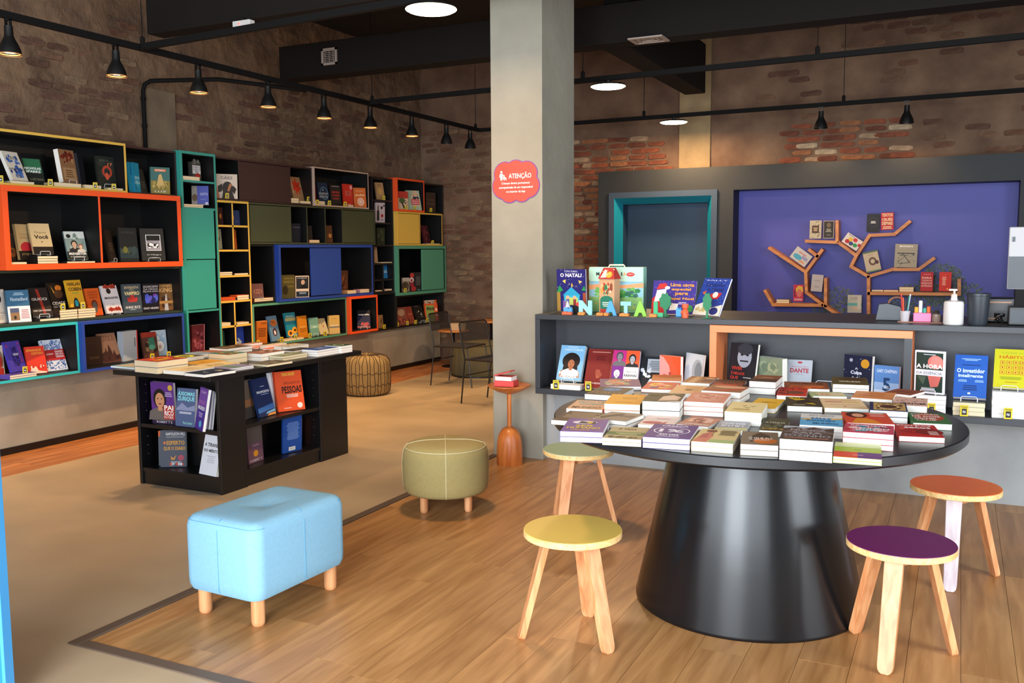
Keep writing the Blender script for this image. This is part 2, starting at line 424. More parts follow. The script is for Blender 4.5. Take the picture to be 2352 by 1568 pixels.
# ================================================================== THE SETTING
CONC = mat('floor_concrete', '#9f8a6f', .36, scale=1.1, col2='#bea686', bump=.06, bscale=9)
PLASTERW = mat('pillar_plaster', '#888274', .8, scale=2.2, col2='#9c9687', bump=.25, bscale=14)
BASEC = mat('counter_base_plaster', '#8e8f90', .8, scale=2.5, col2='#aaaba9', bump=.25, bscale=12)
PLINTH = mat('plinth_plaster', '#82796a', .8, scale=2.5, col2='#9c9384', bump=.2, bscale=12)
OLDWALL = mat('old_wall_mortar', '#634c3b', .95, scale=3.4, col2='#86694f', bump=1., bscale=30)
OLDWALLB = mat('old_back_wall_mortar', '#634a3b', .95, scale=3., col2='#866a54', bump=1., bscale=30)
DARKCEIL = mat('dark_ceiling_paint', '#171414', .8)
DUCT = mat('dark_duct_paint', '#191512', .8, bump=.05, bscale=40, spec=.2)
CONCOL = mat('pilaster_concrete', '#8d7757', .85, scale=5, col2='#a48c66', bump=.3, bscale=30)
XW, YB, ZC = -7.0, 11.4, 4.27

fl = MB(); fl.box(XW-.2, 4.4, -2, YB+.2, -.2, -.02); fl.box(XW-.2, -3.2, -2, YB+.2, -.02, 0.0); fl.box(-3.2, 4.4, -2, 2.425, -.02, 0.0)
fl.box(-3.2, 4.4, 6.4, YB+.2, -.02, -.001)
floor = tag(fl.build('floor', CONC, fix=False), kind='structure')
def planks(x0, x1, y0, y1, w, L, m, seed):
    g = random.Random(seed); nx = round((x1-x0)/w); w = (x1-x0)/nx; proto = {}
    for i in range(nx):
        y = y0-g.random()*L*.9
        while y < y1:
            a, b = max(y, y0), min(y+L, y1); y += L
            if b-a < .03: continue
            k = round(b-a, 3)
            if k not in proto:
                proto[k] = MB().box(-w/2+.0008, w/2-.0008, .0008, k-.0008, -.018, 0.002).mesh('plank', m)
            o = bpy.data.objects.new('plank', proto[k]); COL.objects.link(o); o.parent = floor
            o.location = (x0+(i+.5)*w, a, g.uniform(-.0006, .0004))
planks(-3.14, 4.2, 2.475, 6.32, .19, 1.22, FLOORW, 3)
stripX0, stripX1 = -6.66, -6.03
fl2 = planks(stripX0, stripX1, .0, YB, .157, 1.3, STRIPW, 4)
STRIPM = mat('floor_trim_metal', '#6a584a', .45, metal=.3)
tag(box('trim_1', STRIPM, -3.2, -3.145, 2.42, 6.2, -.005, .006, bevel=.002), kind='structure')
tag(box('trim_2', STRIPM, -3.144, 4.2, 2.42, 2.472, -.005, .006, bevel=.002), kind='structure')

def rough_wall(name, m, u0, u1, v0, v1, nu, nv, fn, amp, keep=lambda u, v: 1.):
    vs = []; fs = []
    for j in range(nv+1):
        for i in range(nu+1):
            u = u0+(u1-u0)*i/nu; v = v0+(v1-v0)*j/nv
            d = noise.noise((u*3, v*5, 1))*.5+noise.noise((u*9, v*13, 7))*.4+noise.noise((u*22, v*26, 3))*.35
            vs.append(fn(u, v, d*amp*keep(u, v)))
    for j in range(nv):
        for i in range(nu):
            a = j*(nu+1)+i; fs.append((a, a+1, a+nu+2, a+nu+1))
    o = MB().add(vs, fs).build(name, m, smooth=True, fix=False); return tag(o, kind='structure')
wall_left = rough_wall('wall_left', OLDWALL, -2., YB+.05, 0, ZC+.05, 560, 190, lambda u, v, d: (XW+d, u, v), .03)
wall_back = rough_wall('wall_back', OLDWALLB, XW-.05, 4.4, 0, ZC+.05, 380, 140, lambda u, v, d: (u, YB-d, v), .014)
MB().box(XW-.2, XW-.06, -2, YB+.2, 0, ZC).build('wall_core', OLDWALL, wall_left, fix=False)
MB().box(XW-.2, 4.4, YB+.06, YB+.2, 0, ZC).build('wall_core', OLDWALLB, wall_back, fix=False)
BRM = [mat(f'old_brick_{i}', c, .95, var=.22, scale=18, bump=.8, bscale=45) for i, c in enumerate(['#66483a', '#6b4a38', '#5c4132', '#755642', '#694e3c', '#816850'])]
BRR = [mat(f'red_brick_{i}', c, .9, var=.22, scale=22, bump=.6, bscale=50) for i, c in enumerate(['#7a4430', '#874a32', '#683b2b', '#94603f', '#a08468', '#ad977a'])]
def brick_mesh(L, hh, d, m, g):
    j = lambda s: g.uniform(-s, s); out = []
    for x, y in ((-.5, -.3), (-.36, -.5), (0, -.5), (.36, -.5), (.5, -.3), (.5, .3), (.36, .5), (0, .5), (-.36, .5), (-.5, .3)):
        out.append((x*L+j(.011), y*hh+j(.006)))
    n = len(out); vs = [(x, y, -.02) for x, y in out]+[(x*.96, y*.9, d+j(.004)) for x, y in out]+[(j(.02), j(.006), d+g.uniform(0, .004))]
    return MB().add(vs, [(i, (i+1) % n, n+(i+1) % n, n+i) for i in range(n)]+[(n+i, n+(i+1) % n, 2*n) for i in range(n)]).mesh('brick', m)
def bricks(wall, M3, u0, u1, v0, v1, row, length, mats, prob, seed, depth=.012, cap=300, fill=None):
    g = random.Random(seed); protos = [brick_mesh(length*.94*g.uniform(.88, 1.04), row*.8*g.uniform(.9, 1.06), depth*g.uniform(.4, 1.3), mm, g) for mm in mats for _ in range(4)]
    spots = []; v = v0+row/2; k = 0
    while v < v1:
        u = u0+(length/2 if k % 2 else length)*g.uniform(.5, 1)
        while u < u1-length*.4:
            if g.random() < prob(u, v): spots.append((u, v))
            u += length*(1 if g.random() > .22 else .52)
        v += row; k += 1
    g.shuffle(spots)
    for (u, v) in spots[:cap]:
        o = bpy.data.objects.new('brick', g.choice(protos)); COL.objects.link(o); o.parent = wall
        o.matrix_world = M3(u, v, g.uniform(-.02, .02))
    return len(spots)
ML = lambda u, v, a: Matrix(((0, 0, 1, XW), (math.cos(a), -math.sin(a), 0, u), (math.sin(a), math.cos(a), 0, v), (0, 0, 0, 1)))
MBk = lambda u, v, a: Matrix(((math.cos(a), -math.sin(a), 0, u), (0, 0, -1, YB), (math.sin(a), math.cos(a), 0, v), (0, 0, 0, 1)))
nz = lambda u, v, s=1.: noise.noise((u*.9*s, v*1.3*s, 5.))
pil0, pil1 = onx(330, 260, XW)[1], onx(398, 260, XW)[1]
bricks(wall_left, ML, 4.4, pil0-.05, 2.45, 3.75, .083, .24, BRM, lambda u, v: .5+.7*nz(u, v) if v < 3.45 else .12, 11, .013, 120)
bricks(wall_left, ML, pil1+.05, 11.3, 2.45, 3.75, .083, .24, BRM, lambda u, v: (.45+.7*nz(u, v))*(1 if v < 3.5 else .3), 12, .011, 180)
tag(box('pilaster', mat('wall_pilaster_plaster', '#6d5c49', .9, scale=4, col2='#837059', bump=.4, bscale=25), XW-.02, XW+.03, pil0, pil1, 0, 3.12), kind='structure')
# back wall: loose old bricks, two panels of cleaner red brick, concrete pilaster
bricks(wall_back, MBk, -6.95, -4.5, .15, 3.3, .082, .25, [BRM[3], BRM[1], BRM[5], BRM[4], BRM[5]], lambda u, v: .72, 21, .016, 300)
p0, p1 = xpx(1562, 3, YB), xpx(1633, 3, YB)
bricks(wall_back, MBk, -4.75, p0-.06, 1.3, 3.04, .078, .26, BRR[:4]+BRR[:3]+[BRR[4]], lambda u, v: .97, 22, .02, 300)
bricks(wall_back, MBk, xpx(1800, 3, YB), xpx(2110, 3, YB), 2.5, 3.04, .078, .27, BRR+BRR[:4], lambda u, v: .9, 23, .014, 300)
bricks(wall_back, MBk, -4.6, 1.2, 3.08, 4.2, .085, .26, BRM[:5], lambda u, v: .16+.5*nz(u, v), 24, .008, 130)
bricks(wall_back, MBk, xpx(2120, 3, YB), 1.2, 2.5, 3.1, .085, .26, BRM[:5], lambda u, v: .4, 25, .01, 60)
tag(box('pilaster', CONCOL, p0, p1, YB-.035, YB+.02, 2.0, ZC), kind='structure')
tag(MB().box(XW-.2, 4.4, -2, YB+.2, ZC, ZC+.2).build('ceiling', DARKCEIL, fix=False), kind='structure')
WALLP = mat('shop_wall_paint', '#8d857a', .8)
wf = MB(); wf.box(XW-.2, -5.9, -2, -1.85, 0, ZC); wf.box(3.4, 4.4, -2, -1.85, 0, ZC); wf.box(-5.9, 3.4, -2, -1.85, 4.1, ZC); wf.box(-5.9, 3.4, -2, -1.85, 0, .25)
tag(wf.build('wall_front', WALLP, fix=False), kind='structure')
wr = MB(); wr.box(4.2, 4.35, -2, 0, 0, ZC); wr.box(4.2, 4.35, 5.2, YB, 0, ZC); wr.box(4.2, 4.35, 0, 5.2, 3.1, ZC); wr.box(4.2, 4.35, 0, 5.2, 0, .35)
tag(wr.build('wall_right', WALLP, fix=False), kind='structure')

# pillar
PX0, PX1, PY0, PY1 = -3.195, -2.775, 6.2, 6.82
tag(MB().box(PX0, PX1, PY0, PY1, 0, ZC).build('pillar', PLASTERW, bevel=.006, fix=False), kind='structure')

# dark wall panelling on the back wall with door recess and blue-violet niche
PY = 11.0
PANEL = mat('panel_charcoal', '#212426', .6, var=.1, scale=3, bump=.05, bscale=80)
ztop = ony(1374, 395, PY)[2]; xl = xpx(1374, 2, PY); dz1 = ony(1405, 443, PY)[2]; dx0, dx1 = xpx(1400, 2, PY), xpx(1648, 2, PY)
nx0, nx1 = xpx(1684, 2, PY), xpx(2342, 2, PY); nz1 = ony(1684, 436, PY)[2]
pm = MB(); pm.box(xl, 3, PY, YB-.02, max(dz1, nz1), ztop); pm.box(xl, dx0, PY, YB-.02, 0, max(dz1, nz1)); pm.box(dx1, nx0, PY, YB-.02, 0, max(dz1, nz1))
pm.box(nx1, 3, PY, YB-.02, 0, max(dz1, nz1)); pm.box(nx0, nx1, PY, YB-.02, 0, .75)
pm.box(dx0, dx1, PY+.001, YB-.02, dz1, max(dz1, nz1)); pm.box(nx0, nx1, PY+.001, YB-.02, nz1, max(dz1, nz1))
tag(pm.build('wall_panelling', PANEL, fix=False), kind='structure')
VIO = mat('niche_violet_paint', '#4143a0', .5, var=.05, scale=3)
niche = tag(box('wall_niche', VIO, nx0-.01, nx1+.01, YB-.09, YB-.03, .75, nz1), kind='structure')
door = empty('door_1', (dx0, PY, 0)); tag(door, kind='structure')
dw = dx1-dx0; b1 = .07; DF1 = mat('door_outer_frame', '#324256', .5); DF2 = mat('door_teal_moulding', '#0f7d97', .45); DF3 = mat('door_navy_leaf', '#213e59', .5, var=.06, scale=5)
m_ = MB(); m_.box(0, b1, -.03, .05, 0, dz1); m_.box(dw-b1, dw, -.03, .05, 0, dz1); m_.box(b1, dw-b1, -.03, .05, dz1-b1, dz1); m_.build('door_frame', DF1, door, fix=False)
m_ = MB(); q = .075
for (a, c) in (((b1, 0), (b1, dz1-b1)),):
    m_.add([(b1, -.03, 0), (b1+q, .1, 0), (b1+q, .1, dz1-b1-q), (b1, -.03, dz1-b1)], [(0, 1, 2, 3)])
    m_.add([(dw-b1, -.03, 0), (dw-b1-q, .1, 0), (dw-b1-q, .1, dz1-b1-q), (dw-b1, -.03, dz1-b1)], [(3, 2, 1, 0)])
    m_.add([(b1, -.03, dz1-b1), (b1+q, .1, dz1-b1-q), (dw-b1-q, .1, dz1-b1-q), (dw-b1, -.03, dz1-b1)], [(0, 1, 2, 3)])
m_.build('door_moulding', DF2, door, fix=False)
m_ = MB(); m_.box(b1+q-.01, b1+q, .1, .3, 0, dz1-b1-q); m_.box(dw-b1-q, dw-b1-q+.01, .1, .3, 0, dz1-b1-q); m_.box(b1+q, dw-b1-q, .1, .3, dz1-b1-q, dz1-b1-q+.01); m_.build('door_reveal', DF3, door, fix=False)
MB().box(b1+q, dw-b1-q, .28, .32, 0, dz1-b1-q).build('door_leaf', DF3, door, fix=False)
# grey-green foliage printed on the niche wall
g = random.Random(8); wp = MB(); TP = [lin('#4c5a4e'), lin('#5d6a60'), lin('#46523f'), lin('#6a746f')]
for (cx, cy, rx, ry, n) in ((2165, 655, 55, 50, 900), (2110, 690, 70, 40, 600), (1925, 690, 40, 32, 350), (1900, 712, 40, 14, 120), (2230, 690, 40, 40, 300)):
    for i in range(n):
        a = g.random()*6.3; r = math.sqrt(g.random()); P = ony(cx+rx*r*math.cos(a), cy+ry*r*math.sin(a), YB-.0905); s = g.uniform(.008, .02)
        if P[0] > nx1 or P[2] < .8: continue
        b = g.random()*3
        wp.add([(P[0]+s*math.cos(b+k*1.57)*(1 if k % 2 else .5), YB-.0905-i*8e-6, P[2]+s*math.sin(b+k*1.57)*(1 if k % 2 else .5)) for k in range(4)], [(0, 1, 2, 3)], g.choice(TP))
wpo = wp.build('foliage_print', PRINT, niche, fix=False); wpo['kind'] = 'stuff'; wpo['label'] = 'grey-green trees printed on the violet wall'

# counter base, left plinth, baseboard
tag(box('wall_counter_base', BASEC, PX1-.43, 4.2, 6.27, 6.4, 0, 1.06), kind='structure')
tag(box('wall_plinth', PLINTH, XW, -6.68, 0, 11.32, 0, .575), kind='structure')
tag(box('baseboard_left', BLACK, -6.681, -6.665, 0, 11.3, 0, .055), kind='structure')
# blue door leaf standing open beside the camera
BLUE = mat('blue_gloss_paint', '#1d78c6', .35); BLUE2 = mat('blue_edge_paint', '#45a0e0', .35)
A = onz(27, 1620); d2 = empty('door_2', (A[0], A[1], 0), math.radians(200)); tag(d2, kind='structure')
MB().box(0.012, .75, -.02, .02, .01, 2.1).build('door_leaf', BLUE, d2, fix=False, bevel=.003)
MB().box(0, .012, -.024, .024, .0, 2.1).build('door_edge', BLUE2, d2, fix=False, bevel=.002)

# ================================================================== CEILING SERVICES
def duct(label, x0, x1, y0, y1, z0, z1):
    r = empty('air_duct', ((x0+x1)/2, (y0+y1)/2, z0), 0, label, 'air duct', 'dark ceiling ducts')
    MB().box(-(x1-x0)/2, (x1-x0)/2, -(y1-y0)/2, (y1-y0)/2, 0, z1-z0).build('duct_casing', DUCT, r, bevel=.006, fix=False); return r
D1 = duct('long dark ceiling duct carrying the wall grille and square vent', -6.43, 4.1, 7.70, 7.93, 3.35, 3.68)
duct('short dark branch duct running from the long duct to the back wall', -2.95, -2.71, 7.93, 10.65, 3.352, 3.9)
duct('deep black ceiling box above the blue footstool end of the room', -6.05, 4.1, 5.62, 5.8, 3.35, 4.26)
VENT = mat('vent_grille_enamel', '#a5958a', .5)
P = ony(757, 130, 7.70); vx, vz = P[0]+6.43-5.265, P[2]-3.35     # local to the casing centre
gv = MB(); W, Hh = .19, .165; cx = P[0]-(-6.43+4.1)/2
v = MB(); y0 = -.115-.012
for q in ((-W/2, W/2, Hh/2-.022, Hh/2), (-W/2, W/2, -Hh/2, -Hh/2+.022), (-W/2, -W/2+.022, -Hh/2, Hh/2), (W/2-.022, W/2, -Hh/2, Hh/2)):
    v.box(cx+q[0], cx+q[1], y0, y0+.014, vz+q[2], vz+q[3])
vf = v.build('vent_frame', VENT, D1, fix=False)
for i in range(7):
    z = vz-Hh/2+.03+i*.0175
    MB().box(cx-W/2+.02, cx+W/2-.02, y0+.002, y0+.012, z, z+.005).build('vent_slat', VENT, vf, fix=False)
for i in range(3): MB().box(cx-.05+i*.05-.002, cx-.05+i*.05+.002, y0+.003, y0+.008, vz-Hh/2+.02, vz+Hh/2-.02).build('vent_bar', VENT, vf, fix=False)
P = onz(1490, 90, 3.35); cx = P[0]+1.165; cy = P[1]-7.815; v = MB()
for k, (a, b) in enumerate(((.15, .115), (.1, .07), (.055, .028))):
    for q in ((-a, a, -a*.75, -b*.75), (-a, a, b*.75, a*.75), (-a, -b, -b*.75, b*.75), (b, a, -b*.75, b*.75)):
        v.box(cx+q[0], cx+q[1], cy+q[2], cy+q[3], -.012+k*.003, .001)
v.build('square_vent', VENT, D1, fix=False)

def rail(label, A, B, z=3.1):
    A, B = np.array([*A, z]), np.array([*B, z]); r = empty('light_track', A, 0, label, 'light track', 'black light tracks')
    d = (B-A); L = np.linalg.norm(d); d /= L; n = np.array([-d[1], d[0], 0])
    MB().obox(d*L/2, d*L/2, n*.02, (0, 0, .022)).build('track_bar', DKMETAL, r, fix=False)
    return r
R1 = rail('long black track of bell lamps above the bookcase wall', (-5.56, 1.0), (-5.6, 10.5))
R2 = rail('black cross track nearest the shop front', (-5.54, 5.10), (-1.2, 4.8))
R3 = rail('middle black cross track passing under the long duct', (-5.53, 8.03), (1.5, 7.74), 3.1)
R4 = rail('black track closest to the brick back wall', (-5.6, 10.53), (2.0, 10.41))
def hanger(R, P, top):
    L = np.array(R.location); P = np.array(P)
    MB().lathe([(.018, .02), (.018, .075), (.006, .085)], P-L, 12).build('suspension_mount', DKMETAL, R)
    MB().tube([P-L+[0, 0, .08], [P[0]-L[0], P[1]-L[1], top-L[2]]], .0035, 6).build('suspension_cable', DKMETAL, R)
for (R, px, yy, top) in ((R1, 328, None, 4.27), (R1, 855, None, 4.27), (R1, 560, None, 4.27)):
    pass
for px in (328, 855): hanger(R1, (-5.57, ypx(px, 3.1, -5.57), 3.1), 4.27)
for px, top in ((1332, 3.35), (1878, 3.35)): hanger(R3, (xpx(px, 3.1, 7.86), 8.03-(xpx(px, 3.1, 7.86)+5.53)*.0413, 3.1), top-.004)
for px in (1088, 1478, 1938): x = xpx(px, 3.1, 10.48); hanger(R4, (x, 10.53-(x+5.6)*.0158, 3.1), 4.27)
# conduit from the track down the wall
cd = empty('wall_conduit', (XW+.05, onx(322, 260, XW)[1], 2.512), 0, 'black conduit pipe bending down the brick wall beside the pilaster', 'pipe')
a = np.array(cd.location); zz = 3.16; yy = a[1]
MB().tube([(0, 0, 0), (0, 0, zz-2.5-.09), (.015, .01, zz-2.5-.03), (.07, .03, zz-2.5), (.6, .35, zz-2.5+.02), (XW*-1-5.56-.2, .85, 3.1-2.5)], .02, 10).build('conduit_pipe', DKMETAL, cd, smooth=True)
for z in (.25, .5): MB().lathe([(.026, -.015), (.026, .015)], (0, 0, z), 12).build('pipe_collar', DKMETAL, cd)

LAMPB = mat('lamp_black_shade', '#100f0e', .45); RIMGLOW = mat('lamp_rim_painted_glow', '#e9a35e', .4)
BULB = mat('lamp_bulb_glow', '#ffe3b0', .4, emit=22.); BULBOFF = mat('lamp_bulb_unlit', '#3a332b', .3)
DISCG = mat('disc_lamp_glow', '#ffe6bd', .4, emit=14.)
def bell(P, label, on, power=28, aim=None):
    r = empty('track_spotlight', P, 0, label, 'spotlight', 'black bell track spotlights')
    s = 1.
    MB().box(-.024, -.018, -.01, .01, -.075, 0).box(.018, .024, -.01, .01, -.075, 0).box(-.024, .024, -.012, .012, -.008, .002).build('lamp_yoke', LAMPB, r, fix=False)
    MB().lathe([(.0, -.04), (.026, -.042), (.028, -.10), (.033, -.118), (.05, -.15), (.066, -.19), (.071, -.222), (.069, -.222), (.064, -.19), (.046, -.15), (.03, -.12), (0, -.115)], n=28, caps=False).build('lamp_shade', LAMPB, r, smooth=True)
    MB().lathe([(.0705, -.2235), (.072, -.219), (.064, -.212), (.062, -.2175)], n=28, caps=False).build('lamp_rim', RIMGLOW if on else LAMPB, r, smooth=True)  # bulb's warm glow painted into the rim colour of lit lamps
    MB().lathe([(0, -.2), (.046, -.2), (.048, -.205), (0, -.207)], n=24, caps=False).build('lamp_bulb', BULB if on else BULBOFF, r, smooth=True)
    if on or power < 0:
        l = bpy.data.lights.new('lamp_beam', 'SPOT'); l.energy = abs(power); l.color = (1., .62, .30); l.spot_size = math.radians(95); l.spot_blend = .8; l.shadow_soft_size = .04
        lo = bpy.data.objects.new('lamp_beam', l); COL.objects.link(lo); lo.parent = r; lo.location = (0, 0, -.225)
        if aim is not None:
            d = Vector(aim)-(Vector(P)+Vector((0, 0, -.225))); lo.rotation_euler = d.to_track_quat('-Z', 'Y').to_euler()
for i, px in enumerate((18, 265, 455, 616, 745, 852, 948, 1028, 1083)):
    y = ypx(px, 3.0, -5.58)
    bell((-5.56-.0042*(y-1), y, 3.0755), ['bell spotlight nearest the shop front, at the start of the long track', 'second bell spotlight from the shop front on the long track', 'bell spotlight in front of the bent conduit', 'fourth bell spotlight from the shop front, over the yellow ladder shelf', 'bell spotlight just past the end of the long duct', 'bell spotlight where the middle track joins the long track', 'bell spotlight over the narrow dark shelf column', 'last lit bell spotlight but one, near the far corner', 'unlit bell spotlight at the far corner of the tracks'][i], i < 7, 85, (-5.75, y+.05, 0))
for px, l in ((1885, 'unlit-looking bell spotlight over the violet niche, nearer the doorway'), (2083, 'bell spotlight over the violet niche, nearer the counter till')):
    x = xpx(px, 3.0, 10.43); bell((x, 10.53-(x+5.6)*.0158, 3.0755), l, False, -26, (x, 11.0, 2.2))
def disc(P, label, power):
    r = empty('disc_lamp', P, 0, label, 'ceiling lamp', 'round disc lamps')
    MB().lathe([(.0, .05), (.02, .05), (.02, .02), (.15, .014), (.158, .0), (.15, -.002)], n=40, caps=False).build('lamp_housing', LAMPB, r, smooth=True)
    MB().lathe([(0, -.012), (.14, -.010), (.155, -.002), (.15, 0.0)], n=40, caps=False).build('lamp_diffuser', DISCG, r, smooth=True)
    l = bpy.data.lights.new('disc_glow', 'AREA'); l.shape = 'DISK'; l.size = .28; l.energy = power; l.color = (1., .66, .36)
    lo = bpy.data.objects.new('disc_glow', l); COL.objects.link(lo); lo.parent = r; lo.location = (0, 0, -.02)
x = xpx(990, 3.05, 4.92); disc((x, 4.92, 3.0275), 'round glowing lamp cropped by the top of the picture', 35)
x = xpx(1395, 3.05, 7.9); disc((x, 8.03-(x+5.53)*.0413, 3.0275), 'round glowing lamp on the middle track beside the pillar', 40)
x = xpx(1548, 3.05, 10.5); disc((x, 10.53-(x+5.6)*.0158, 3.0275), 'round glowing lamp on the track above the doorway', 45)
P = ony(560, 68, 5.6); em = empty('emergency_light', (P[0], 5.6, P[2]), 0, 'white emergency light box with red pilot under the black ceiling box', 'emergency light')
em.location.z = 3.30
MB().box(-.085, .085, -.03, .03, -.03, .035).build('light_body', mat('white_plastic', '#d9d6d2', .4), em, bevel=.004, fix=False)
MB().box(-.08, .08, -.028, .028, -.04, -.028).build('light_lens', mat('frosted_lens', '#c9c2bd', .5), em, fix=False)
MB().lathe([(0, 0), (.006, 0), (.005, .004)], n=10).build('pilot_lamp', mat('red_pilot', '#ff3520', .4, emit=6.), em, loc=(-.02, -.031, .01), rot=(math.pi/2, 0, 0))
MB().tube([(0, 0, .03), (0, 0, .06)], .01).build('ceiling_stem', DKMETAL, em)

# ================================================================== BOOKCASE ALONG THE LEFT WALL
C = {'yellow': '#d9b24c', 'orange': '#e8521f', 'teal': '#2f9488', 'cyan': '#2fb3b8', 'blue': '#1f3f96', 'olive': '#3f4630', 'burg': '#331a1e', 'black': '#15140f', 'white': '#b9a595', 'greenteal': '#4f9276', 'dkgreen': '#2c3a2c', 'plum': '#1a1418'}
def paint(k): return mat('shelf_paint_'+k, C[k], .45, bump=.03, bscale=200)
ZR = (.575, 1.01, 1.445, 2.09, 2.52)
def module(label, color, px, z0, z1, Xf, t=.022, cells=(), shelves=(), doors=(), inner=True, depth=None, side='both'):
    """open box on the wall; px = picture columns of its front; cells = divider columns; shelves = heights (or (z,px0,px1)); doors = (px0,px1,z0,z1,colour)"""
    zm = (z0+z1)/2; y0, y1 = [p[1] if isinstance(p, tuple) else ypx(p, zm, Xf) for p in px]; back = XW+.04; z0 += .0006; z1 -= .0006; y0 += .0006; y1 -= .0006
    r = empty('bookcase_module', (Xf, y0, z0), 0, label, 'bookcase', 'modules of the wall bookcase')
    ms = [paint(color), BLACKIN]; D = back-Xf; L = y1-y0; Hh = z1-z0
    def board(name, b, innerface):
        mb = MB().box(*b); mb.m = [0]*6
        if inner:
            for k in innerface: mb.m[k] = 1
        return mb.build(name, ms, r, fix=False, bevel=.0012)
    reg = dict(y=(y0, y1), z=(z0, z1), t=t, div=[], sh=[]); CELLS.append(reg)
    # face order of box: -z +z -y +y -x +x
    board('bottom_panel', (D, 0, 0, L, 0, t), (1,)); board('top_panel', (D, 0, 0, L, Hh-t, Hh), (0,))
    board('side_panel', (D, 0, 0, t, t, Hh-t), (3,)); board('side_panel', (D, 0, L-t, L, t, Hh-t), (2,))
    MB().box(D-.012, D, 0, L, 0, Hh).build('back_panel', BLACKIN, r, fix=False)
    for c in cells:
        if isinstance(c, tuple): cx, ca, cb = c
        else: cx, ca, cb = c, z0+t, z1-t
        y = ypx(cx, (ca+cb)/2, Xf)-y0; tt = min(t, .02)
        reg['div'].append((y+y0, ca-.03, cb+.03, tt))
        board('divider', (D, -.003, y-tt/2, y+tt/2, ca-z0, cb-z0), (2, 3))
    for s in shelves:
        if isinstance(s, tuple): z, a, b = s; ya, yb = ypx(a, z, Xf)-y0, ypx(b, z, Xf)-y0
        else: z, ya, yb = s, t, L-t
        reg['sh'].append((z, ya+y0, yb+y0))
        board('shelf_board', (D, -.003, ya, yb, z-z0-.02, z-z0), (0, 1))
    for (a, b, za, zb, cc) in doors:
        ya, yb = ypx(a, (za+zb)/2, Xf)-y0, ypx(b, (za+zb)/2, Xf)-y0
        MB().box(-.02, -.004, ya+.003, yb-.003, za-z0+.003, zb-z0-.003).build('door', paint(cc), r, bevel=.0015, fix=False)
    return r
def zat(px, py, X): return onx(px, py, X)[2]
Y = lambda v: ('y', v)
yB = ypx(291, 2.3, -6.58)
module('yellow edged black shelf box at the top corner of the bookcase', 'yellow', (-90, Y(yB)), ZR[3], ZR[4], -6.58, .022)
YT0 = ypx(404.5, 2.45, -6.61); XT = xpx(413.3, 2.45, YT0); YT1 = ypx(495, 2.45, XT)
module('dark burgundy top shelf between yellow and turquoise boxes', 'burg', (Y(yB+.002), Y(YT0-.002)), ZR[3], ZR[4]-.01, -6.61, .018)
module('wide orange framed shelf box with a centre divider', 'orange', (9, 417.5), ZR[2], ZR[3], -6.50, .046, cells=(231.5,))
module('long open shelf with dark green board below the wide orange box', 'dkgreen', (-90, Y(YT0-.002)), ZR[1], ZR[2]-.002, -6.60, .02)
yC = ypx(182, .8, -6.56); XBl = xpx(190.5, .8, yC+.002)
module('turquoise edged low shelf box next to the royal blue one', 'cyan', (-90, Y(yC)), ZR[0]+.005, ZR[1]-.002, -6.56, .022)
module('royal blue framed low shelf box behind the black book table', 'blue', (Y(yC+.002), 424.5), ZR[0]+.005, ZR[1]-.002, XBl, .026)
zt = lambda y: zat(455, y, XT)
module('tall turquoise cupboard column with two flush doors', 'teal', (Y(YT0), Y(YT1)), ZR[0], 2.52, XT, .026, shelves=(zt(415), zt(477), zt(712)), doors=((418.5, 494, zt(595.5), zt(478.5), 'teal'), (421.5, 497, zt(711), zt(596), 'teal')))
XY = XT-.02; YL1 = ypx(571.5, 2.0, XY)
yW = ypx(721.5, 2.3, -6.58)
module('burgundy top shelf with a closed burgundy flap', 'burg', (Y(YT1+.002), Y(yW-.002)), ZR[3]-.004, ZR[4]-.01, -6.605, .018, cells=(550, 667), doors=((551, 666, ZR[3]+.012, ZR[4]-.03, 'burg'),))
zy = lambda y: zat(535, y, XY)
module('tall narrow yellow ladder shelf with small square cells', 'yellow', (Y(YT1+.002), Y(YL1)), ZR[0], ZR[3]-.006, XY, .022, cells=((535.5, zy(572), zy(467)), (541, ZR[0]+.02, zy(694))), shelves=(zy(517), zy(573), zy(632), zy(690), zy(747)))
zo = zat(700, 561, -6.6); YO1 = ypx(862, 1.87, -6.6)
module('olive green cupboard row with two flaps and three open cells', 'olive', (Y(YL1+.002), Y(YO1)), zo, ZR[3]-.008, -6.60, .018, cells=(668.5, 706, 748, 787), doors=((575, 668, zo+.02, ZR[3]-.03, 'olive'), (788, 860, zo+.02, ZR[3]-.03, 'olive')))
yU = ypx(642, 1.3, -6.56)
module('black open cell beside the royal blue cupboard', 'black', (Y(YL1+.002), Y(yU-.002)), 1.031, zo-.003, -6.62, .018)
module('royal blue framed cupboard with a closed blue door in the middle', 'blue', (Y(yU), Y(min(YO1, ypx(857, 1.3, -6.56)))), 1.031, zo-.003, -6.56, .032, doors=((715, 785, 1.07, zo-.04, 'blue'),))
YS1 = ypx(796.5, .8, -6.58); XCu = xpx(804.5, .8, YS1+.002); YCu1 = ypx(868, .8, XCu)
module('long sea green edged low shelf of self-help books', 'greenteal', (Y(YL1+.002), Y(YS1)), ZR[0], 1.028, -6.58, .022)
module('small orange framed cube holding one upright book', 'orange', (Y(YS1+.002), Y(YCu1)), ZR[0]+.005, 1.03, XCu, .03)
module('thin white edged shelf box on the burgundy top row', 'white', (Y(yW), Y(min(YO1, ypx(847, 2.3, -6.58)))), ZR[3]-.004, 2.525, -6.58, .016)
zn = lambda y: zat(880, y, -6.64)
YN0 = YO1+.002; YN1 = ypx(904, 1.8, -6.64)
module('narrow black shelf column with many small cells', 'plum', (Y(YN0), Y(YN1)), 1.04, 2.5, -6.64, .02, shelves=(zn(459), zn(511), zn(562), zn(604), zn(641)), cells=((881, 1.06, zn(606)),))
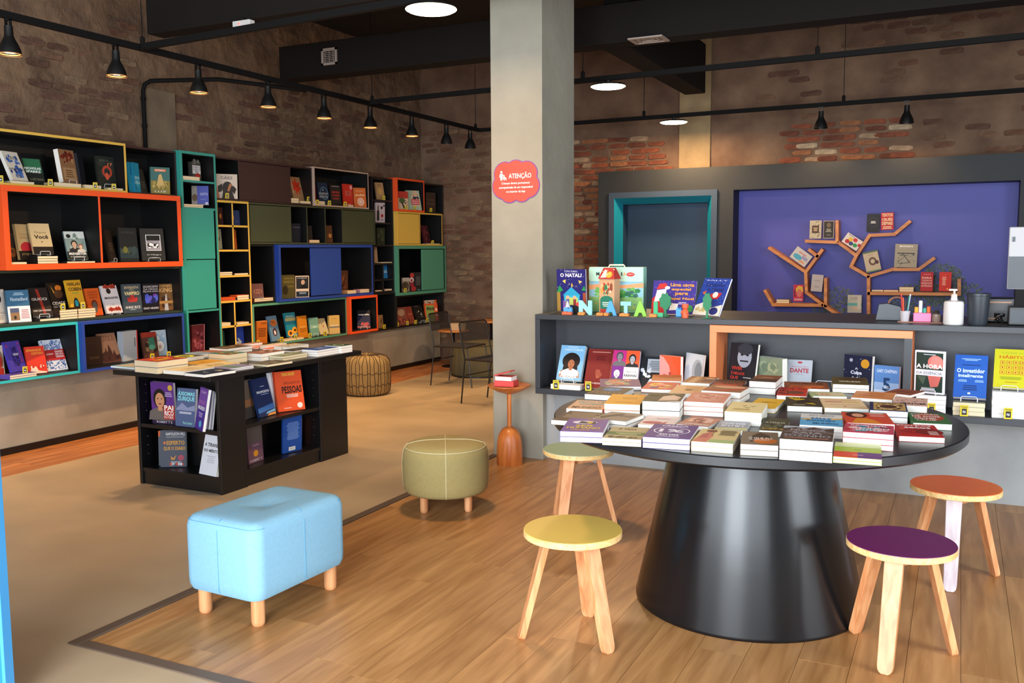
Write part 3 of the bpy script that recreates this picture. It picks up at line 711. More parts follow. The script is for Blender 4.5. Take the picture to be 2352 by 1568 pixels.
module('black low cell next to the small orange cube', 'black', (Y(YCu1+.002), Y(YN1)), ZR[0]-.02, 1.037, -6.63, .02)
Y0f = YN1+.002; Xo = xpx(911.5, 2.3, Y0f); Xg = xpx(913.5, 1.3, Y0f); yo = ypx(975, 2.3, Xo)
module('orange framed top cube near the far corner', 'orange', (Y(Y0f), Y(yo)), ZR[3]-.005, 2.515, Xo, .026)
module('black top cell in the far corner of the bookcase', 'black', (Y(yo+.002), Y(min(11.36, ypx(1019, 2.3, -6.62)))), ZR[3]-.005, 2.49, -6.62, .02)
module('yellow framed box with a closed yellow flap near the corner', 'yellow', (Y(Y0f), Y(min(11.36, ypx(1016, 1.9, -6.58)))), 1.64, ZR[3]-.007, -6.58, .02, cells=(965,), doors=((908, 964, 1.662, ZR[3]-.03, 'yellow'),))
module('sea green framed box with a half-open front near the corner', 'greenteal', (Y(Y0f), Y(min(11.36, ypx(1026, 1.3, Xg)))), .985, 1.638, Xg, .04, doors=((970, 1020, 1.03, 1.59, 'greenteal'),))
module('black bottom shelf at the far corner of the bookcase', 'black', (Y(Y0f), Y(min(11.36, ypx(1019, .8, -6.62)))), .56, .983, -6.62, .02)

# ================================================================== SERVICE COUNTER
CY = 5.95
ctop, cbot = 1.118, .545; cl = xpx(1229, .9, CY)
ct = empty('service_counter', (cl, CY, cbot), 0, 'charcoal service counter with open book shelf along its front', 'counter')
MB().box(0, 6.6, 0, .86, ctop-cbot-.036, ctop-cbot).build('counter_top', CHARCOAL, ct, bevel=.002, fix=False)
MB().box(0, 6.6, 0, .315, 0, .04).build('bottom_panel', CHARCOAL, ct, bevel=.002, fix=False)
MB().box(0, .036, 0, .315, .04, ctop-cbot-.036).build('side_panel', CHARCOAL, ct, bevel=.002, fix=False)
MB().box(.036, 6.6, .3, .315, .04, ctop-cbot-.036).build('back_panel', CHARCOAL, ct, fix=False)
OR2 = mat('counter_orange_frame', '#f08a52', .45)
fx0, fx1 = xpx(1632.5, 1.0, CY)-cl, xpx(2096, 1.0, CY)-cl; of = empty('orange_frame'); of.parent = ct; zt_ = ctop-cbot-.037
for nm, b in (('frame_rail', (fx0, fx1, -.03, .29, zt_-.045, zt_)), ('frame_rail', (fx0, fx1, -.03, .29, .041, .08)), ('frame_stile', (fx0, fx0+.045, -.03, .29, .08, zt_-.045)), ('frame_stile', (fx1-.045, fx1, -.03, .29, .08, zt_-.045))):
    mb = MB().box(*b); MBf = mb; mb.m = [0]*6
    if nm == 'frame_rail': mb.m[0 if b[4] > .2 else 1] = 1
    else: mb.m[3 if b[0] == fx0 else 2] = 1
    mb.build(nm, [OR2, CHARCOAL], of, fix=False, bevel=.001)

# ================================================================== BLACK BOOK TABLE (ISLAND)
ix0, ix1, iy0, iy1, IZ = -5.0, -4.26, 4.41, 5.78, .80
isl = empty('book_table', (ix0, iy0, 0), 0, 'black laminate book table with open shelves below and books on top', 'book table')
a, b = ix1-ix0, iy1-iy0; t = .025; ys = .5
def ib(n, *q): return MB().box(*q).build(n, BLACK, isl, bevel=.0015, fix=False)
ib('table_top', -.06, a+.06, -.13, b+.12, IZ-.034, IZ)
# end bookcase facing the camera side
ib('side_panel', 0, t, 0, .215, 0, IZ-.034); ib('side_panel', a-t, a, 0, .215, 0, IZ-.034)
ib('back_panel', t, a-t, .2, .215, 0, IZ-.034); ib('shelf_board', t, a-t, .005, .2, .395, .42); ib('shelf_board', t, a-t, .005, .2, .09, .115); ib('kick_board', t, a-t, .012, .03, 0, .09)
# long bookcase facing the aisle
ib('side_panel', a-.34, a, .216, .216+t, 0, IZ-.034); ib('side_panel', a-.34, a, b-.34, b-.34+t, 0, IZ-.034)
ib('back_panel', a-.34, a-.32, .242, b-.34, 0, IZ-.034); ib('shelf_board', a-.32, a-.005, .242, b-.34, .395, .42); ib('shelf_board', a-.32, a-.005, .242, b-.34, .09, .115); ib('kick_board', a-.03, a-.012, .242, b-.34, 0, .09)
ib('end_block', .02, a, b-.314, b, 0, IZ-.034); ib('core_panel', .1, a-.345, .22, b-.32, 0, IZ-.034)
PEG = mat('shelf_peg_metal', '#9a9a9a', .3, metal=1.)
for z in (.2, .26, .32, .5, .56, .62, .68):
    MB().lathe([(0, 0), (.004, 0), (.003, .002)], n=8).build('shelf_peg', PEG, isl, loc=(t, .06, z), rot=(0, math.pi/2, 0))
    MB().lathe([(0, 0), (.004, 0), (.003, .002)], n=8).build('shelf_peg', PEG, isl, loc=(a-.06, b-.34, z), rot=(math.pi/2, 0, 0))

# ================================================================== ROUND TABLE
TC = np.array([-.815, 4.085]); TR, TZ = .875, .84
rt = empty('round_table', (*TC, 0), 0, 'large round black display table on a truncated cone pedestal', 'table')
TB = mat('black_table_paint', '#15161a', .33, bump=.03, bscale=30)
MB().lathe([(0, TZ-.05), (TR-.25, TZ-.05), (TR-.012, TZ-.045), (TR, TZ-.035), (TR, TZ-.004), (TR-.004, TZ), (0, TZ)], n=96, caps=False).build('table_top', TB, rt, smooth=True)
MB().lathe([(0, .0), (.495, 0), (.5, .006), (.5, .018), (.33, TZ-.052), (0, TZ-.051)], n=96, caps=False).build('pedestal', mat('black_pedestal_metal', '#0e0f12', .24, metal=.1, bump=.05, bscale=7), rt, smooth=True)

# ================================================================== STOOLS
def stool(label, seatcol, c, ang, r=.2, z=.45, legs=3, oddleg=None):
    o = empty('round_stool', (c[0], c[1], 0), ang, label, 'stool', 'three-legged wooden stools')
    MB().lathe([(0, z-.026), (r-.002, z-.026), (r, z-.024), (r, z-.003), (r-.002, z-.001), (0, z-.001)], n=64, caps=False).build('seat', PLY, o, smooth=True)
    MB().lathe([(0, z-.002), (r-.0015, z-.002), (r-.002, z+.001), (0, z+.0012)], n=64, caps=False).build('seat_laminate', mat('stool_'+seatcol.strip('#'), seatcol, .45, bump=.04, bscale=300), o, smooth=True)
    for k in range(legs):
        a = 2*math.pi*k/legs; d = np.array([math.cos(a), math.sin(a), 0]); n = np.array([-d[1], d[0], 0])
        top = d*.105+[0, 0, z-.026]; bot = d*.215+[0, 0, .0]; mb = MB(); rings = []
        ax = (bot-top); ax /= np.linalg.norm(ax); nd = np.cross(n, ax)
        for s, w in ((0, .034), (.1, .034), (.93, .0285), (.965, .026), (.985, .021), (1.0, .012)):
            P = top+(bot-top)*s; rings.append([P+n*w+nd*.013, P+n*w-nd*.013, P-n*w-nd*.013, P-n*w+nd*.013])
        vs = [p for rg in rings for p in rg]; m = len(rings)
        fs = [(i*4+j, i*4+(j+1) % 4, i*4+4+(j+1) % 4, i*4+4+j) for i in range(m-1) for j in range(4)]+[(3, 2, 1, 0), tuple((m-1)*4+j for j in range(4))]
        for q in range(len(vs)):
            if vs[q][2] < 0: vs[q] = np.array([vs[q][0], vs[q][1], 0.])
        mm = oddleg if (oddleg and k == 0) else BEECH
        mb.add(vs, fs).build('leg', mm, o, bevel=.002)
    for k in range(legs):
        a0, a1 = 2*math.pi*k/legs, 2*math.pi*(k+1)/legs
        p = np.array([math.cos(a0), math.sin(a0), 0])*.1; q = np.array([math.cos(a1), math.sin(a1), 0])*.1; d = q-p; L = np.linalg.norm(d); d /= L; n = np.array([-d[1], d[0], 0])
        MB().obox((p+q)/2+[0, 0, z-.05], d*(L/2-.02), n*.008, (0, 0, .022)).build('seat_brace', BEECH, o, fix=False)
    return o
def legang(c, f): return math.atan2(f[1]-c[1], f[0]-c[0])
cY = np.array([-1.375, 3.365]); stool('stool with a mustard yellow seat in front of the round table', '#e3bb55', cY, legang(cY, (-1.13, 3.24)))
cP = np.array([-.165, 3.75]); stool('stool with a deep purple seat beside the round table', '#6b1a55', cP, legang(cP, (-.2, 3.5)))
cO = np.array([.02, 4.76]); stool('stool with a bright orange seat and one pale leg', '#ee6a1e', cO, legang(cO, (0.012, 4.5)), oddleg=wood('pale_mauve_leg', '#b9a4a8', '#d5c3c3', .4, 'Z', 1.6))
cG = np.array([-1.915, 4.77]); stool('stool with a sage green seat behind the yellow stool', '#86a183', cG, legang(cG, (-1.93, 4.5)))

# blue upholstered footstool
def rrect(cx, cy, hx, hy, r, n=10):
    pts = []
    for qx, qy, a0 in ((1, 1, 0), (-1, 1, 90), (-1, -1, 180), (1, -1, 270)):
        for i in range(n+1):
            a = math.radians(a0+90*i/n); pts.append((cx+qx*(hx-r)+r*math.cos(a), cy+qy*(hy-r)+r*math.sin(a)))
    return pts
def loft(rings):
    n = len(rings[0]); vs = [p for r in rings for p in r]; fs = [(i*n+j, i*n+(j+1) % n, (i+1)*n+(j+1) % n, (i+1)*n+j) for i in range(len(rings)-1) for j in range(n)]
    fs.append(list(range(n))[::-1]); fs.append([(len(rings)-1)*n+j for j in range(n)]); return vs, fs
FAB = mat('pale_blue_felt', '#80aec6', .9, var=.04, scale=60, bump=.15, bscale=600)
bs = empty('footstool', (-2.765, 3.135, 0), math.radians(-2.5), 'pale blue upholstered rectangular footstool with round wooden legs', 'footstool')
hx, hy, z0, z1, r = .215, .30, .115, .452, .06; rings = []
ringxy = lambda s, rr: rrect(0, 0, hx*s, hy*s, rr)
for zz, ins in ((z0, .03), (z0+.008, .012), (z0+.03, .002), (z0+.06, 0), (z1-.05, 0), (z1-.025, .006), (z1-.008, .02), (z1-.001, .038)):
    rings.append([(x, y, zz) for x, y in rrect(0, 0, hx-ins, hy-ins, max(r-ins*.6, .02))])
for s in (.78, .7, .6, .5, .42, .34, .27, .2, .15, .1, .05, .01):
    rr = []
    kk = min(1, max(0, (s-.3)/.4)); RR = rrect(0, 0, hx*s, hy*s, r*s); m0 = len(RR)
    for (x, y) in RR:
        aa = math.atan2(y/hy, x/hx); x, y = x*kk+(1-kk)*hx*s*math.cos(aa), y*kk+(1-kk)*hy*s*math.sin(aa)
        d = math.hypot(x, y*.8); fold = .007*math.exp(-((abs(x)-abs(y)*.0)/.02)**2)*min(1, d/.06)
        rr.append((x, y, z1+.006*(1-s)-.02*math.exp(-(d/.075)**2)))
    rings.append(rr)
vs, fs = loft(rings); body = MB().add(vs, fs).build('cushion', FAB, bs, smooth=True)
SEAM = mat('blue_seam_thread', '#5b98bd', .9)
def surfz(x, y):
    d = math.hypot(x, y*.8); s = max(abs(x)/hx, abs(y)/hy); return z1+.006*(1-s)-.02*math.exp(-(d/.075)**2) if s < .8 else z1-.001-max(0, s-.82)*.12
for pts in ([(hx+.001, 0, z0+.02), (hx+.001, 0, z1-.05), (hx-.02, 0, z1-.004)]+[(x, 0, surfz(x, 0)) for x in np.linspace(hx-.05, -hx+.05, 24)],
            [(0, -hy-.001, z0+.02), (0, -hy-.001, z1-.05), (0, -hy+.02, z1-.004)]+[(0, y, surfz(0, y)) for y in np.linspace(-hy+.06, hy-.06, 24)],
            [(x, y, z1-.022) for x, y in rrect(0, 0, hx-.0065, hy-.0065, r-.004)]):
    MB().tube(pts, .0013, 5).build('seam', SEAM, bs)
def peg(o, x, y, z, r):
    MB().lathe([(0, 0), (r*.7, .0), (r*.95, .008), (r, .022), (r, z)], (x, y, 0), 24).build('leg', BEECH, o, smooth=True)
for sx in (-1, 1):
    for sy in (-1, 1): peg(bs, sx*.155, sy*.235, z0+.004, .029)

# olive-beige round pouf
PF = mat('khaki_felt', '#9c8b57', .9, var=.05, scale=50, bump=.15, bscale=500); PIP = mat('cream_piping', '#cfc6a0', .8)
gp = empty('round_pouf', (-2.8, 4.79, 0), math.radians(12), 'khaki round pouf with cream piping and short wooden legs', 'pouf')
R = .263; z1 = .425
prof = [(0, .105), (R-.05, .105), (R-.02, .112), (R-.006, .13), (R, .17), (R+.003, .28), (R-.002, .35), (R-.012, .38), (R-.03, .4), (R-.07, .412), (R*.5, .421), (0, z1)]
MB().lathe(prof, n=72, caps=False).build('cushion', PF, gp, smooth=True)
MB().tube([(math.cos(a)*(R-.016), math.sin(a)*(R-.016), .387) for a in np.linspace(0, 2*math.pi, 72, endpoint=False)], .0022, 6, closed=True).build('piping', PIP, gp)
pr = [(r_, z_+.001) for r_, z_ in prof[1:]]
for k in range(2):
    a = k*math.pi/2-1.251; MB().tube([(math.cos(a)*r_, math.sin(a)*r_, z_) for r_, z_ in pr]+[(-math.cos(a)*r_, -math.sin(a)*r_, z_) for r_, z_ in pr[::-1][1:]], .0021, 6).build('piping', PIP, gp)
for a in (-.38, -2.12, 2.76, 1.02): peg(gp, math.cos(a)*.175, math.sin(a)*.175, .11, .024)

# striped pouf
sp = empty('striped_pouf', (-5.86, 8.32, 0), 0, 'tan pouf netted with dark cords beside the black book table', 'pouf')
R = .262; n = 40; prof = [(0, .01), (R-.03, .01), (R-.008, .03), (R, .08), (R+.004, .2), (R, .34), (R-.012, .385), (R-.04, .42), (R-.09, .437), (R*.45, .435), (R*.2, .42), (.02, .395), (0, .39)]
MB().lathe(prof, n=n*2, caps=False).build('cushion', mat('tan_pouf_fabric', '#9b8052', .9, var=.1, scale=20, bump=.2, bscale=200), sp, smooth=True)
mb = MB(); g = random.Random(3)
for i in range(n):
    a = 2*math.pi*i/n; mb.tube([(math.cos(a+.035*math.sin(z_*40+i*2.4))*(r_+.001), math.sin(a+.035*math.sin(z_*40+i*2.4))*(r_+.001), z_+.001) for r_, z_ in prof[1:-2]], .0035, 5)
for z_ in (.12, .25): mb.tube([(math.cos(a)*(R+.004), math.sin(a)*(R+.004), z_+.01*math.sin(a*20)) for a in np.linspace(0, 2*math.pi, 80, endpoint=False)], .003, 5, closed=True)
mb.build('cord_net', mat('dark_pouf_cord', '#3a2a1c', .8), sp)['kind'] = 'stuff'
# far olive pouf
fp = empty('olive_pouf', (-5.45, 10.2, 0), 0, 'large olive brown drum pouf behind the black wire chairs', 'pouf')
R = .37; MB().lathe([(0, .015), (R-.02, .015), (R, .06), (R+.004, .25), (R-.01, .36), (R-.05, .41), (R*.5, .432), (0, .436)], n=56, caps=False).build('cushion', mat('olive_pouf_fabric', '#5f563a', .9, bump=.15, bscale=300), fp, smooth=True)
MB().lathe([(R-.03, 0), (R-.01, .0), (R-.01, .016), (R-.03, .016)], n=48, caps=False).build('base_ring', BLACK, fp)
MB().tube([(math.cos(a)*(R-.03), math.sin(a)*(R-.03), .4) for a in np.linspace(0, 2*math.pi, 56, endpoint=False)], .004, 6, closed=True).build('piping', mat('olive_piping', '#453d29', .9), fp)

# turned side table
stb = empty('side_table', (-2.945, 5.975, 0), 0, 'turned cherry wood side table with bell base and shallow dish top', 'side table')
MB().lathe([(0, 0), (.094, 0), (.096, .004), (.096, .1), (.091, .17), (.079, .225), (.056, .262), (.028, .28), (.018, .283), (0, .283)], n=56, caps=False).build('bell_base', CHERRY, stb, smooth=True)
MB().lathe([(.0165, .28), (.0165, .53)], n=24).build('stem', CHERRY, stb, smooth=True)
MB().lathe([(0, .525), (.03, .526), (.09, .545), (.14, .572), (.157, .585), (.158, .592), (.15, .594), (.11, .583), (0, .578)], n=56, caps=False).build('dish_top', CHERRY, stb, smooth=True)

# wire chairs and cafe tables
CORD = mat('dark_cord', '#1a1216', .7); CHROME = mat('dark_chair_steel', '#3a3532', .35, metal=.8)
def wire_chair(P, rz, label):
    o = empty('wire_chair', (P[0], P[1], 0), rz, label, 'chair', 'black cord chairs')
    w, d, zs, zb = .24, .22, .46, .84; r = .008
    for s in (-1, 1):
        MB().tube([(-d-.05, s*(w-.01), 0), (-d+.01, s*w, zs), (-d-.03, s*w, .66), (-d-.06, s*w, zb-.02)], r, 8).build('rear_leg', CHROME, o, smooth=True)
        MB().tube([(d+.06, s*(w+.01), 0), (d, s*w, zs-.02), (d-.02, s*w, zs), (-d, s*w, zs)], r, 8).build('front_leg', CHROME, o, smooth=True)
    MB().tube([(-d-.06, -w, zb-.03), (-d-.065, -w+.03, zb), (-d-.065, w-.03, zb), (-d-.06, w, zb-.03)], r, 8).build('top_rail', CHROME, o, smooth=True)
    MB().tube([(d, -w, zs), (d, w, zs)], r, 8).build('seat_rail', CHROME, o); MB().tube([(-d, -w, zs), (-d, w, zs)], r, 8).build('seat_rail', CHROME, o)
    MB().tube([(-d+.02, -w, .3), (-d+.02, w, .3)], .006, 6).build('stretcher', CHROME, o)
    mb = MB()
    for i in range(21): z = .645+i*.0092; q = -d-.03-(z-.66)*.18; mb.tube([(q, -w, z), (q, w, z)], .0041, 5)
    mb.build('backrest_cords', CORD, o)
    mb = MB()
    for i in range(40): y = -w+.01+i*(2*w-.02)/39; mb.tube([(-d, y, zs+.006), (0, y, zs-.004), (d, y, zs+.006)], .0058, 5)
    mb.build('seat_cords', CORD, o); return o
wire_chair((-5.27, 9.38), math.radians(2), 'black cord chair standing clear in front of the far olive pouf')
wire_chair((-4.28, 8.36), math.radians(-8), 'black cord chair half hidden behind the concrete pillar')
def cafe(P, r, z, label):
    o = empty('cafe_table', (P[0], P[1], 0), 0, label, 'table', 'small round cafe tables')
    MB().lathe([(0, z-.022), (r-.004, z-.022), (r, z-.012), (r-.004, z), (0, z)], n=48, caps=False).build('table_top', TABLEW, o, smooth=True)
    MB().lathe([(.016, .015), (.016, z-.02)], n=16).build('stem', DKMETAL, o); MB().lathe([(.17, 0), (.17, .008), (.03, .02), (0, .02)], n=32).build('foot', DKMETAL, o); return o
Q = onz(1042, 757, .5); cafe((Q[0], Q[1]), .22, .5, 'low orange cafe table behind the clear-standing cord chair')
Q2 = onz(1128, 735, .63); cafe((Q2[0], Q2[1]), .25, .63, 'orange cafe table peeping out beside the pillar')
bx = empty('cardboard_box', (Q[0]+.06, Q[1]+.02, .5), .4, 'cream open cardboard box on the cafe table', 'box')
MB().box(-.1, .1, -.075, .075, 0, .09).build('box_body', mat('cream_card', '#d8b58a', .8), bx, fix=False); MB().box(-.1, .1, .075, .078, .09, .13).build('box_flap', MATS['cream_card'], bx, rot=(-.5, 0, 0), fix=False)

# sign on the pillar
sg = empty('pillar_sign', ony(1185, 417, PY0-.004), 0, 'red cloud-shaped warning sign with purple outline on the pillar', 'sign')
def cloud(s):
    pts = []
    for cx, cy, r in ((-.098, .062, .092), (0, .075, .094), (.092, .062, .088), (.105, -.03, .086), (.05, -.075, .078), (-.055, -.075, .08), (-.108, -.03, .088)):
        for i in range(40): a = 2*math.pi*i/40; pts.append((cx, cy, r*1., a))
    out = []
    cs = ((-.09, .058, .088), (0, .072, .085), (.088, .06, .085), (.098, -.03, .092), (.048, -.075, .074), (-.052, -.075, .078), (-.1, -.032, .092), (0, 0, .1))
    for i in range(160):
        a = 2*math.pi*i/160; d = np.array([math.cos(a), math.sin(a)]); best = 0
        for cx, cy, r in cs:
            c = np.array([cx, cy]); b = d@c; q = b*b-(c@c-(r+s)**2)
            if q > 0: best = max(best, b+math.sqrt(q))
        out.append(tuple(d*best))
    return out
def yplate(pts, y0, y1): return MB().prism(pts, y0, y1, None, Matrix(((1, 0, 0, 0), (0, 0, -1, 0), (0, 1, 0, 0), (0, 0, 0, 1))))
yplate(cloud(.004), -.001, .002).build('sign_outline', mat('sign_purple_edge', '#7b3f8d', .5), sg)
yplate(cloud(-.003), 0, .004).build('sign_board', mat('sign_red_vinyl', '#ea4a3a', .45), sg)
a = MB(); W_ = lin('#f6f0ee')
def ytext(t_, cx, cy, w, h, y=-.0046):
    v, fs = text_mesh(t_, .01); a.add([(cx+q[0]*w, y, cy+q[1]*h) for q in v], fs, W_)
ytext('ATENÇÃO', .035, .042, .185, .052); ytext('Crianças devem permanecer', 0, -.012, .235, .021); ytext('acompanhadas de um responsável', 0, -.043, .278, .021); ytext('no interior da loja', 0, -.074, .155, .021)
def ypoly(pts): a.add([(x, -.0046, y) for x, y in pts], [list(range(len(pts)))], W_)
for cx, s in ((-.118, 1.), (-.095, .55), (-.08, .3)):
    ypoly([(cx+q[0]*s, .012+q[1]*s) for q in circ(0, .062, .0085, .0085, 14)])
    ypoly([(cx+q[0]*s, .012+q[1]*s) for q in ((-.011, .05), (.011, .05), (.02, .03), (.016, .028), (.009, .04), (.01, .018), (.007, 0), (.002, 0), (0, .018), (-.002, 0), (-.007, 0), (-.01, .018), (-.009, .04), (-.014, .022), (-.018, .024))])
a.build('sign_print', PRINT, sg, fix=False)

# ================================================================== BOOKS ON THE WALL BOOKCASE
GS = 'books standing in the wall bookcase'; GF = 'books lying flat in the wall bookcase'
def rowz(k): return {'A': ZR[3]+.0225, 'B': ZR[2]+.0465, 'C': ZR[1]+.0205, 'D': ZR[0]+.0275}[k]
def S_(desc, px, cover, art, z, X, where='', **k): return stand(desc, px, cover, art, z, X, 'x', GS, where, **k)
def shelf_stack(desc, px0, px1, z, Xfront, n, t, cover, depth=.14, pages=PAGESC, where='', art='', lower=None):
    y0, y1 = ypx(px0, z, Xfront), ypx(px1, z, Xfront)
    d = fit_cell([(Xfront, y0-.002, z), (Xfront, y1+.002, z+.01)]); y0 += d[1]; y1 += d[1]; z += d[2]
    c = cell_at((y0+y1)/2, z+.02)
    if c: y0, y1 = max(y0, c[0]+.002), min(y1, c[1]-.002)
    return stack((Xfront, y0, z), (0, 1, 0), (-1, 0, 0), y1-y0, depth, n, t, cover, art, desc, GF, where, pages, lower, jit=.002)
def stag(desc, px, z, X): return price_tag((X, ypx(px, z, X), z+.001), math.radians(62), desc)
W = '#f3efe8'
# --- top row, yellow box
zA = rowz('A'); XA = -6.73
shelf_stack('cream book lying flat below the blue leaf novel', 25, 79, zA, -6.605, 1, .02, '#d9c9a5', .1)
S_('cream novel with blue leaves', (30, 66, 2, 349), '#d9d2c4', 'n 0 0 1 1 26 .14 #3a62b0 #5a82c8 #27408a;t .5 .78 .75 .11 #2a2a2a TERRA;t .5 .38 .9 .1 #2a2a2a AMERICANA;l .3 .08 .7 .2 2 #666', zA+.021, -6.66, 'in the yellow box', t=.03, spine='#efeae0')
S_('dark green thriller with white title', (66, 111, 51, 364), '#2a3a2e', 'r .1 .5 .95 .98 #2f6a48;r 0 0 1 .45 #1d2320;T .5 .63 .85 .09 #eee NICHOLAS;T .5 .51 .75 .09 #eee SPARKS;t .6 .22 .7 .08 #8a8468 O RETORNO', zA, XA, 'in the yellow box')
shelf_stack('cream book lying flat under the brown wedge book', 124, 187, zA, -6.605, 1, .032, '#cbb58c', .12)
S_('thick brown book with red flecks', (147, 182, 133, 345), '#8a6546', 'n 0 .5 1 1 30 .12 #5a2018 #7a2a1c #a8845c;r .1 .1 .9 .45 #a5835d;l .2 .15 .8 .4 4 #6a4a30', zA+.033, -6.68, 'on a flat book in the yellow box', t=.045, spine='#efe9df', easel=True)
S_('navy book seen almost edge-on', (189, 201, 176, 352), '#14161f', '', zA, -6.70, 'in the yellow box', t=.03, asp=.3)
shelf_stack('pale book lying flat beneath the navy edge-on book', 195, 233, zA, -6.605, 1, .03, '#cdbb95', .1)
S_('black book with red tentacle', (233, 274, 224, 360), '#1f2320', 'n 0 .2 1 1 30 .2 #2b302c #242826 #30322c;o .55 .5 .27 .2 .6 #b0402c;e .52 .35 .1 .12 #c2543a;t .75 .74 .25 .1 #ff8a4a 17;t .4 .86 .5 .07 #555b52 SIN', zA+.02, -6.69, 'in the yellow box', easel=True)
shelf_stack('pale book lying flat below the red tentacle book', 248, 283, zA, -6.605, 1, .018, '#cdbb95', .05)
for d, p in (('blue leaf novel', 2), ('dark green thriller', 116), ('navy edge-on book', 219), ('red tentacle book', 262)): stag(d, p, zA, -6.592)
# dark burgundy box
zA2 = ZR[3]+.0185
S_('cyan pair-spined book', (303, 312, 295, 372), '#2f9fc0', 'n 0 0 1 1 14 .3 #1f7fa8 #46b8d0', zA2, -6.70, 'in the burgundy top shelf', asp=.35, amax=.2, spine='#2f9fc0')
S_('cyan wave book with vertical title', (312, 325, 305, 373), '#2a93b8', 'n 0 0 1 .4 14 .3 #156a94 #3fb5cc;t .5 .5 .7 .1 #dff EM;t .5 .35 .9 .1 #dff ONDAS', zA2, -6.70, 'in the burgundy top shelf', asp=.4, amax=.3)
S_('brown book leaning behind the cyan ones', (327, 340, 313, 388), '#3a342b', 'l .2 .2 .8 .5 3 #5c5344', zA2, -6.72, '', asp=.4)
S_('teal fantasy novel with golden warrior', (347, 391, 349, 383), '#3f6a66', 'r 0 0 1 .5 #8a7a3c;n 0 .1 1 .6 26 .14 #a8904a #6f6a35 #c0a45a;e .5 .5 .12 .2 #b09060;p #c9a86a .3 .3 .7 .35 .55 .75 .42 .72;r .2 .84 .8 .93 #d06a2a;t .5 .885 .5 .05 #fff ESTRELA;t .5 .1 .6 .06 #eee LUZ', zA2, -6.70, 'in the burgundy top shelf', t=.03, asp=.72)
# --- wide orange box
zB = rowz('B'); XB = -6.66
S_('dark book with copper speckles', (24, 45, 18, 535), '#2c2420', 'n 0 0 1 .6 24 .2 #7a4a2a #4a3020 #8a5a34', zB+.02, -6.68, 'in the orange box', asp=.5)
shelf_stack('cream book lying flat by the copper speckled book', 23, 62, zB, -6.53, 1, .016, '#d8c8a4', .11)
S_('beige novel with red sun', (44, 79, 30, 515), '#c9b184', 'e .55 .34 .4 .16 #c2303a;r 0 0 1 .25 #241e1a;t .5 .72 .6 .07 #9a7a4a Como eu;t .5 .62 .6 .07 #9a7a4a antes;t .5 .15 .7 .07 #b89a6a JOJO', zB+.03, -6.69, 'in the orange box')
S_('beige novel with curly black title', (79, 125, 65, 516), '#d0b88a', 'r 0 0 1 .24 #201a18;t .5 .7 .55 .08 #5a4424 Depois;T .5 .56 .7 .13 #241c12 Você;e .5 .4 .03 .02 #241c12', zB+.065, -6.66, 'in the orange box', easel=True)
shelf_stack('cream paperback pile below the curly title novel', 87, 134, zB, -6.53, 3, .02, '#201a18', .12, where='in the orange box')
S_('grey romance cover with a couple', (158, 204, 145, 535), '#7f9290', 'r 0 .75 1 1 #c4ccca;n 0 .3 1 1 16 .12 #9fb0ac #6a7f78 #c0cac4;r 0 0 1 .28 #1a2220;b .42 .25 .6 #c9a58a #1c1a18 #191c20;b .72 .25 .42 #d8b79a #8a4a34 #c9c2b8;e .2 .83 .11 .07 #15191a;T .5 .2 .85 .08 #eee BRIDGERTON;t .5 .09 .75 .06 #ddd O DUQUE & EU', zB+.016, -6.66, 'in the orange box', easel=True)
shelf_stack('thin book lying flat under the couple romance', 154, 219, zB, -6.53, 1, .015, '#1c1c1e', .11)
S_('brown book leaning edge-on at the divider', (255, 269, 238, 530), '#30251e', 'l .2 .3 .8 .6 4 #5a4a3a', zB, -6.66, 'in the orange box', asp=.45, easel=True)
S_('dark misty landscape novel', (278, 320, 270, 523), '#23282b', 'r 0 .1 1 .4 #2f4148;n 0 .1 1 .55 30 .16 #3a4c50 #20282c #4d5844;e .3 .35 .12 .1 #7a7a3c;t .5 .86 .7 .06 #4c5052 AUSTERIDADE', zB, -6.70, 'in the orange box')
S_('black book with white framed engraving', (327, 381, 320, 527), '#262524', 'r .22 .3 .85 .8 #ddd;r .25 .32 .82 .78 #9a949a;n .25 .32 .82 .6 40 .1 #2a2a2c #1a1a1c #efefef;r .25 .62 .82 .78 #141416;t .52 .17 .6 .04 #eee O Milagre;l .4 .06 .65 .1 1 #ccc', zB, -6.70, 'in the orange box', t=.03, asp=.72, easel=True)
# --- long dark green shelf
zC = rowz('C'); XC = -6.72
S_('white book with dark disc', (-14, 19, -26, 667), '#d9d6d0', 'e .55 .72 .2 .13 #2a2226;t .5 .3 .7 .07 #7a7a7a CIDAD;l .2 .1 .8 .24 3 #999', zC, -6.68, 'on the long green shelf')
S_('blue and white travel book', (21, 73, 12, 668), '#2f5f80', 'r 0 0 1 .5 #d8dade;t .55 .72 .75 .11 #cfe0ea Nomadland;l .3 .83 .8 .93 2 #9fbccc;r .1 .06 .5 .44 #8a6a4a;r .1 .3 .5 .44 #4a5470;e .3 .15 .06 .06 #2c2620;l .55 .1 .95 .4 6 #b0707a', zC, -6.68, 'on the long green shelf')
S_('black book with a red ribbon stripe', (77, 124, 59, 666), '#1c1718', 'p #8a2a1e .42 .95 .56 .95 .68 .1 .54 .1;T .5 .6 .75 .09 #c8c2bc GUCCI;t .5 .2 .85 .06 #ddd SARA GAY FORDEN', zC+.02, -6.69, 'on the long green shelf', spine='#2a2a2c', easel=True, stext=('GUCCI', '#bbb'))
shelf_stack('cream book lying flat under the ribbon stripe book', 92, 137, zC, -6.605, 1, .019, '#2a2726', .1)
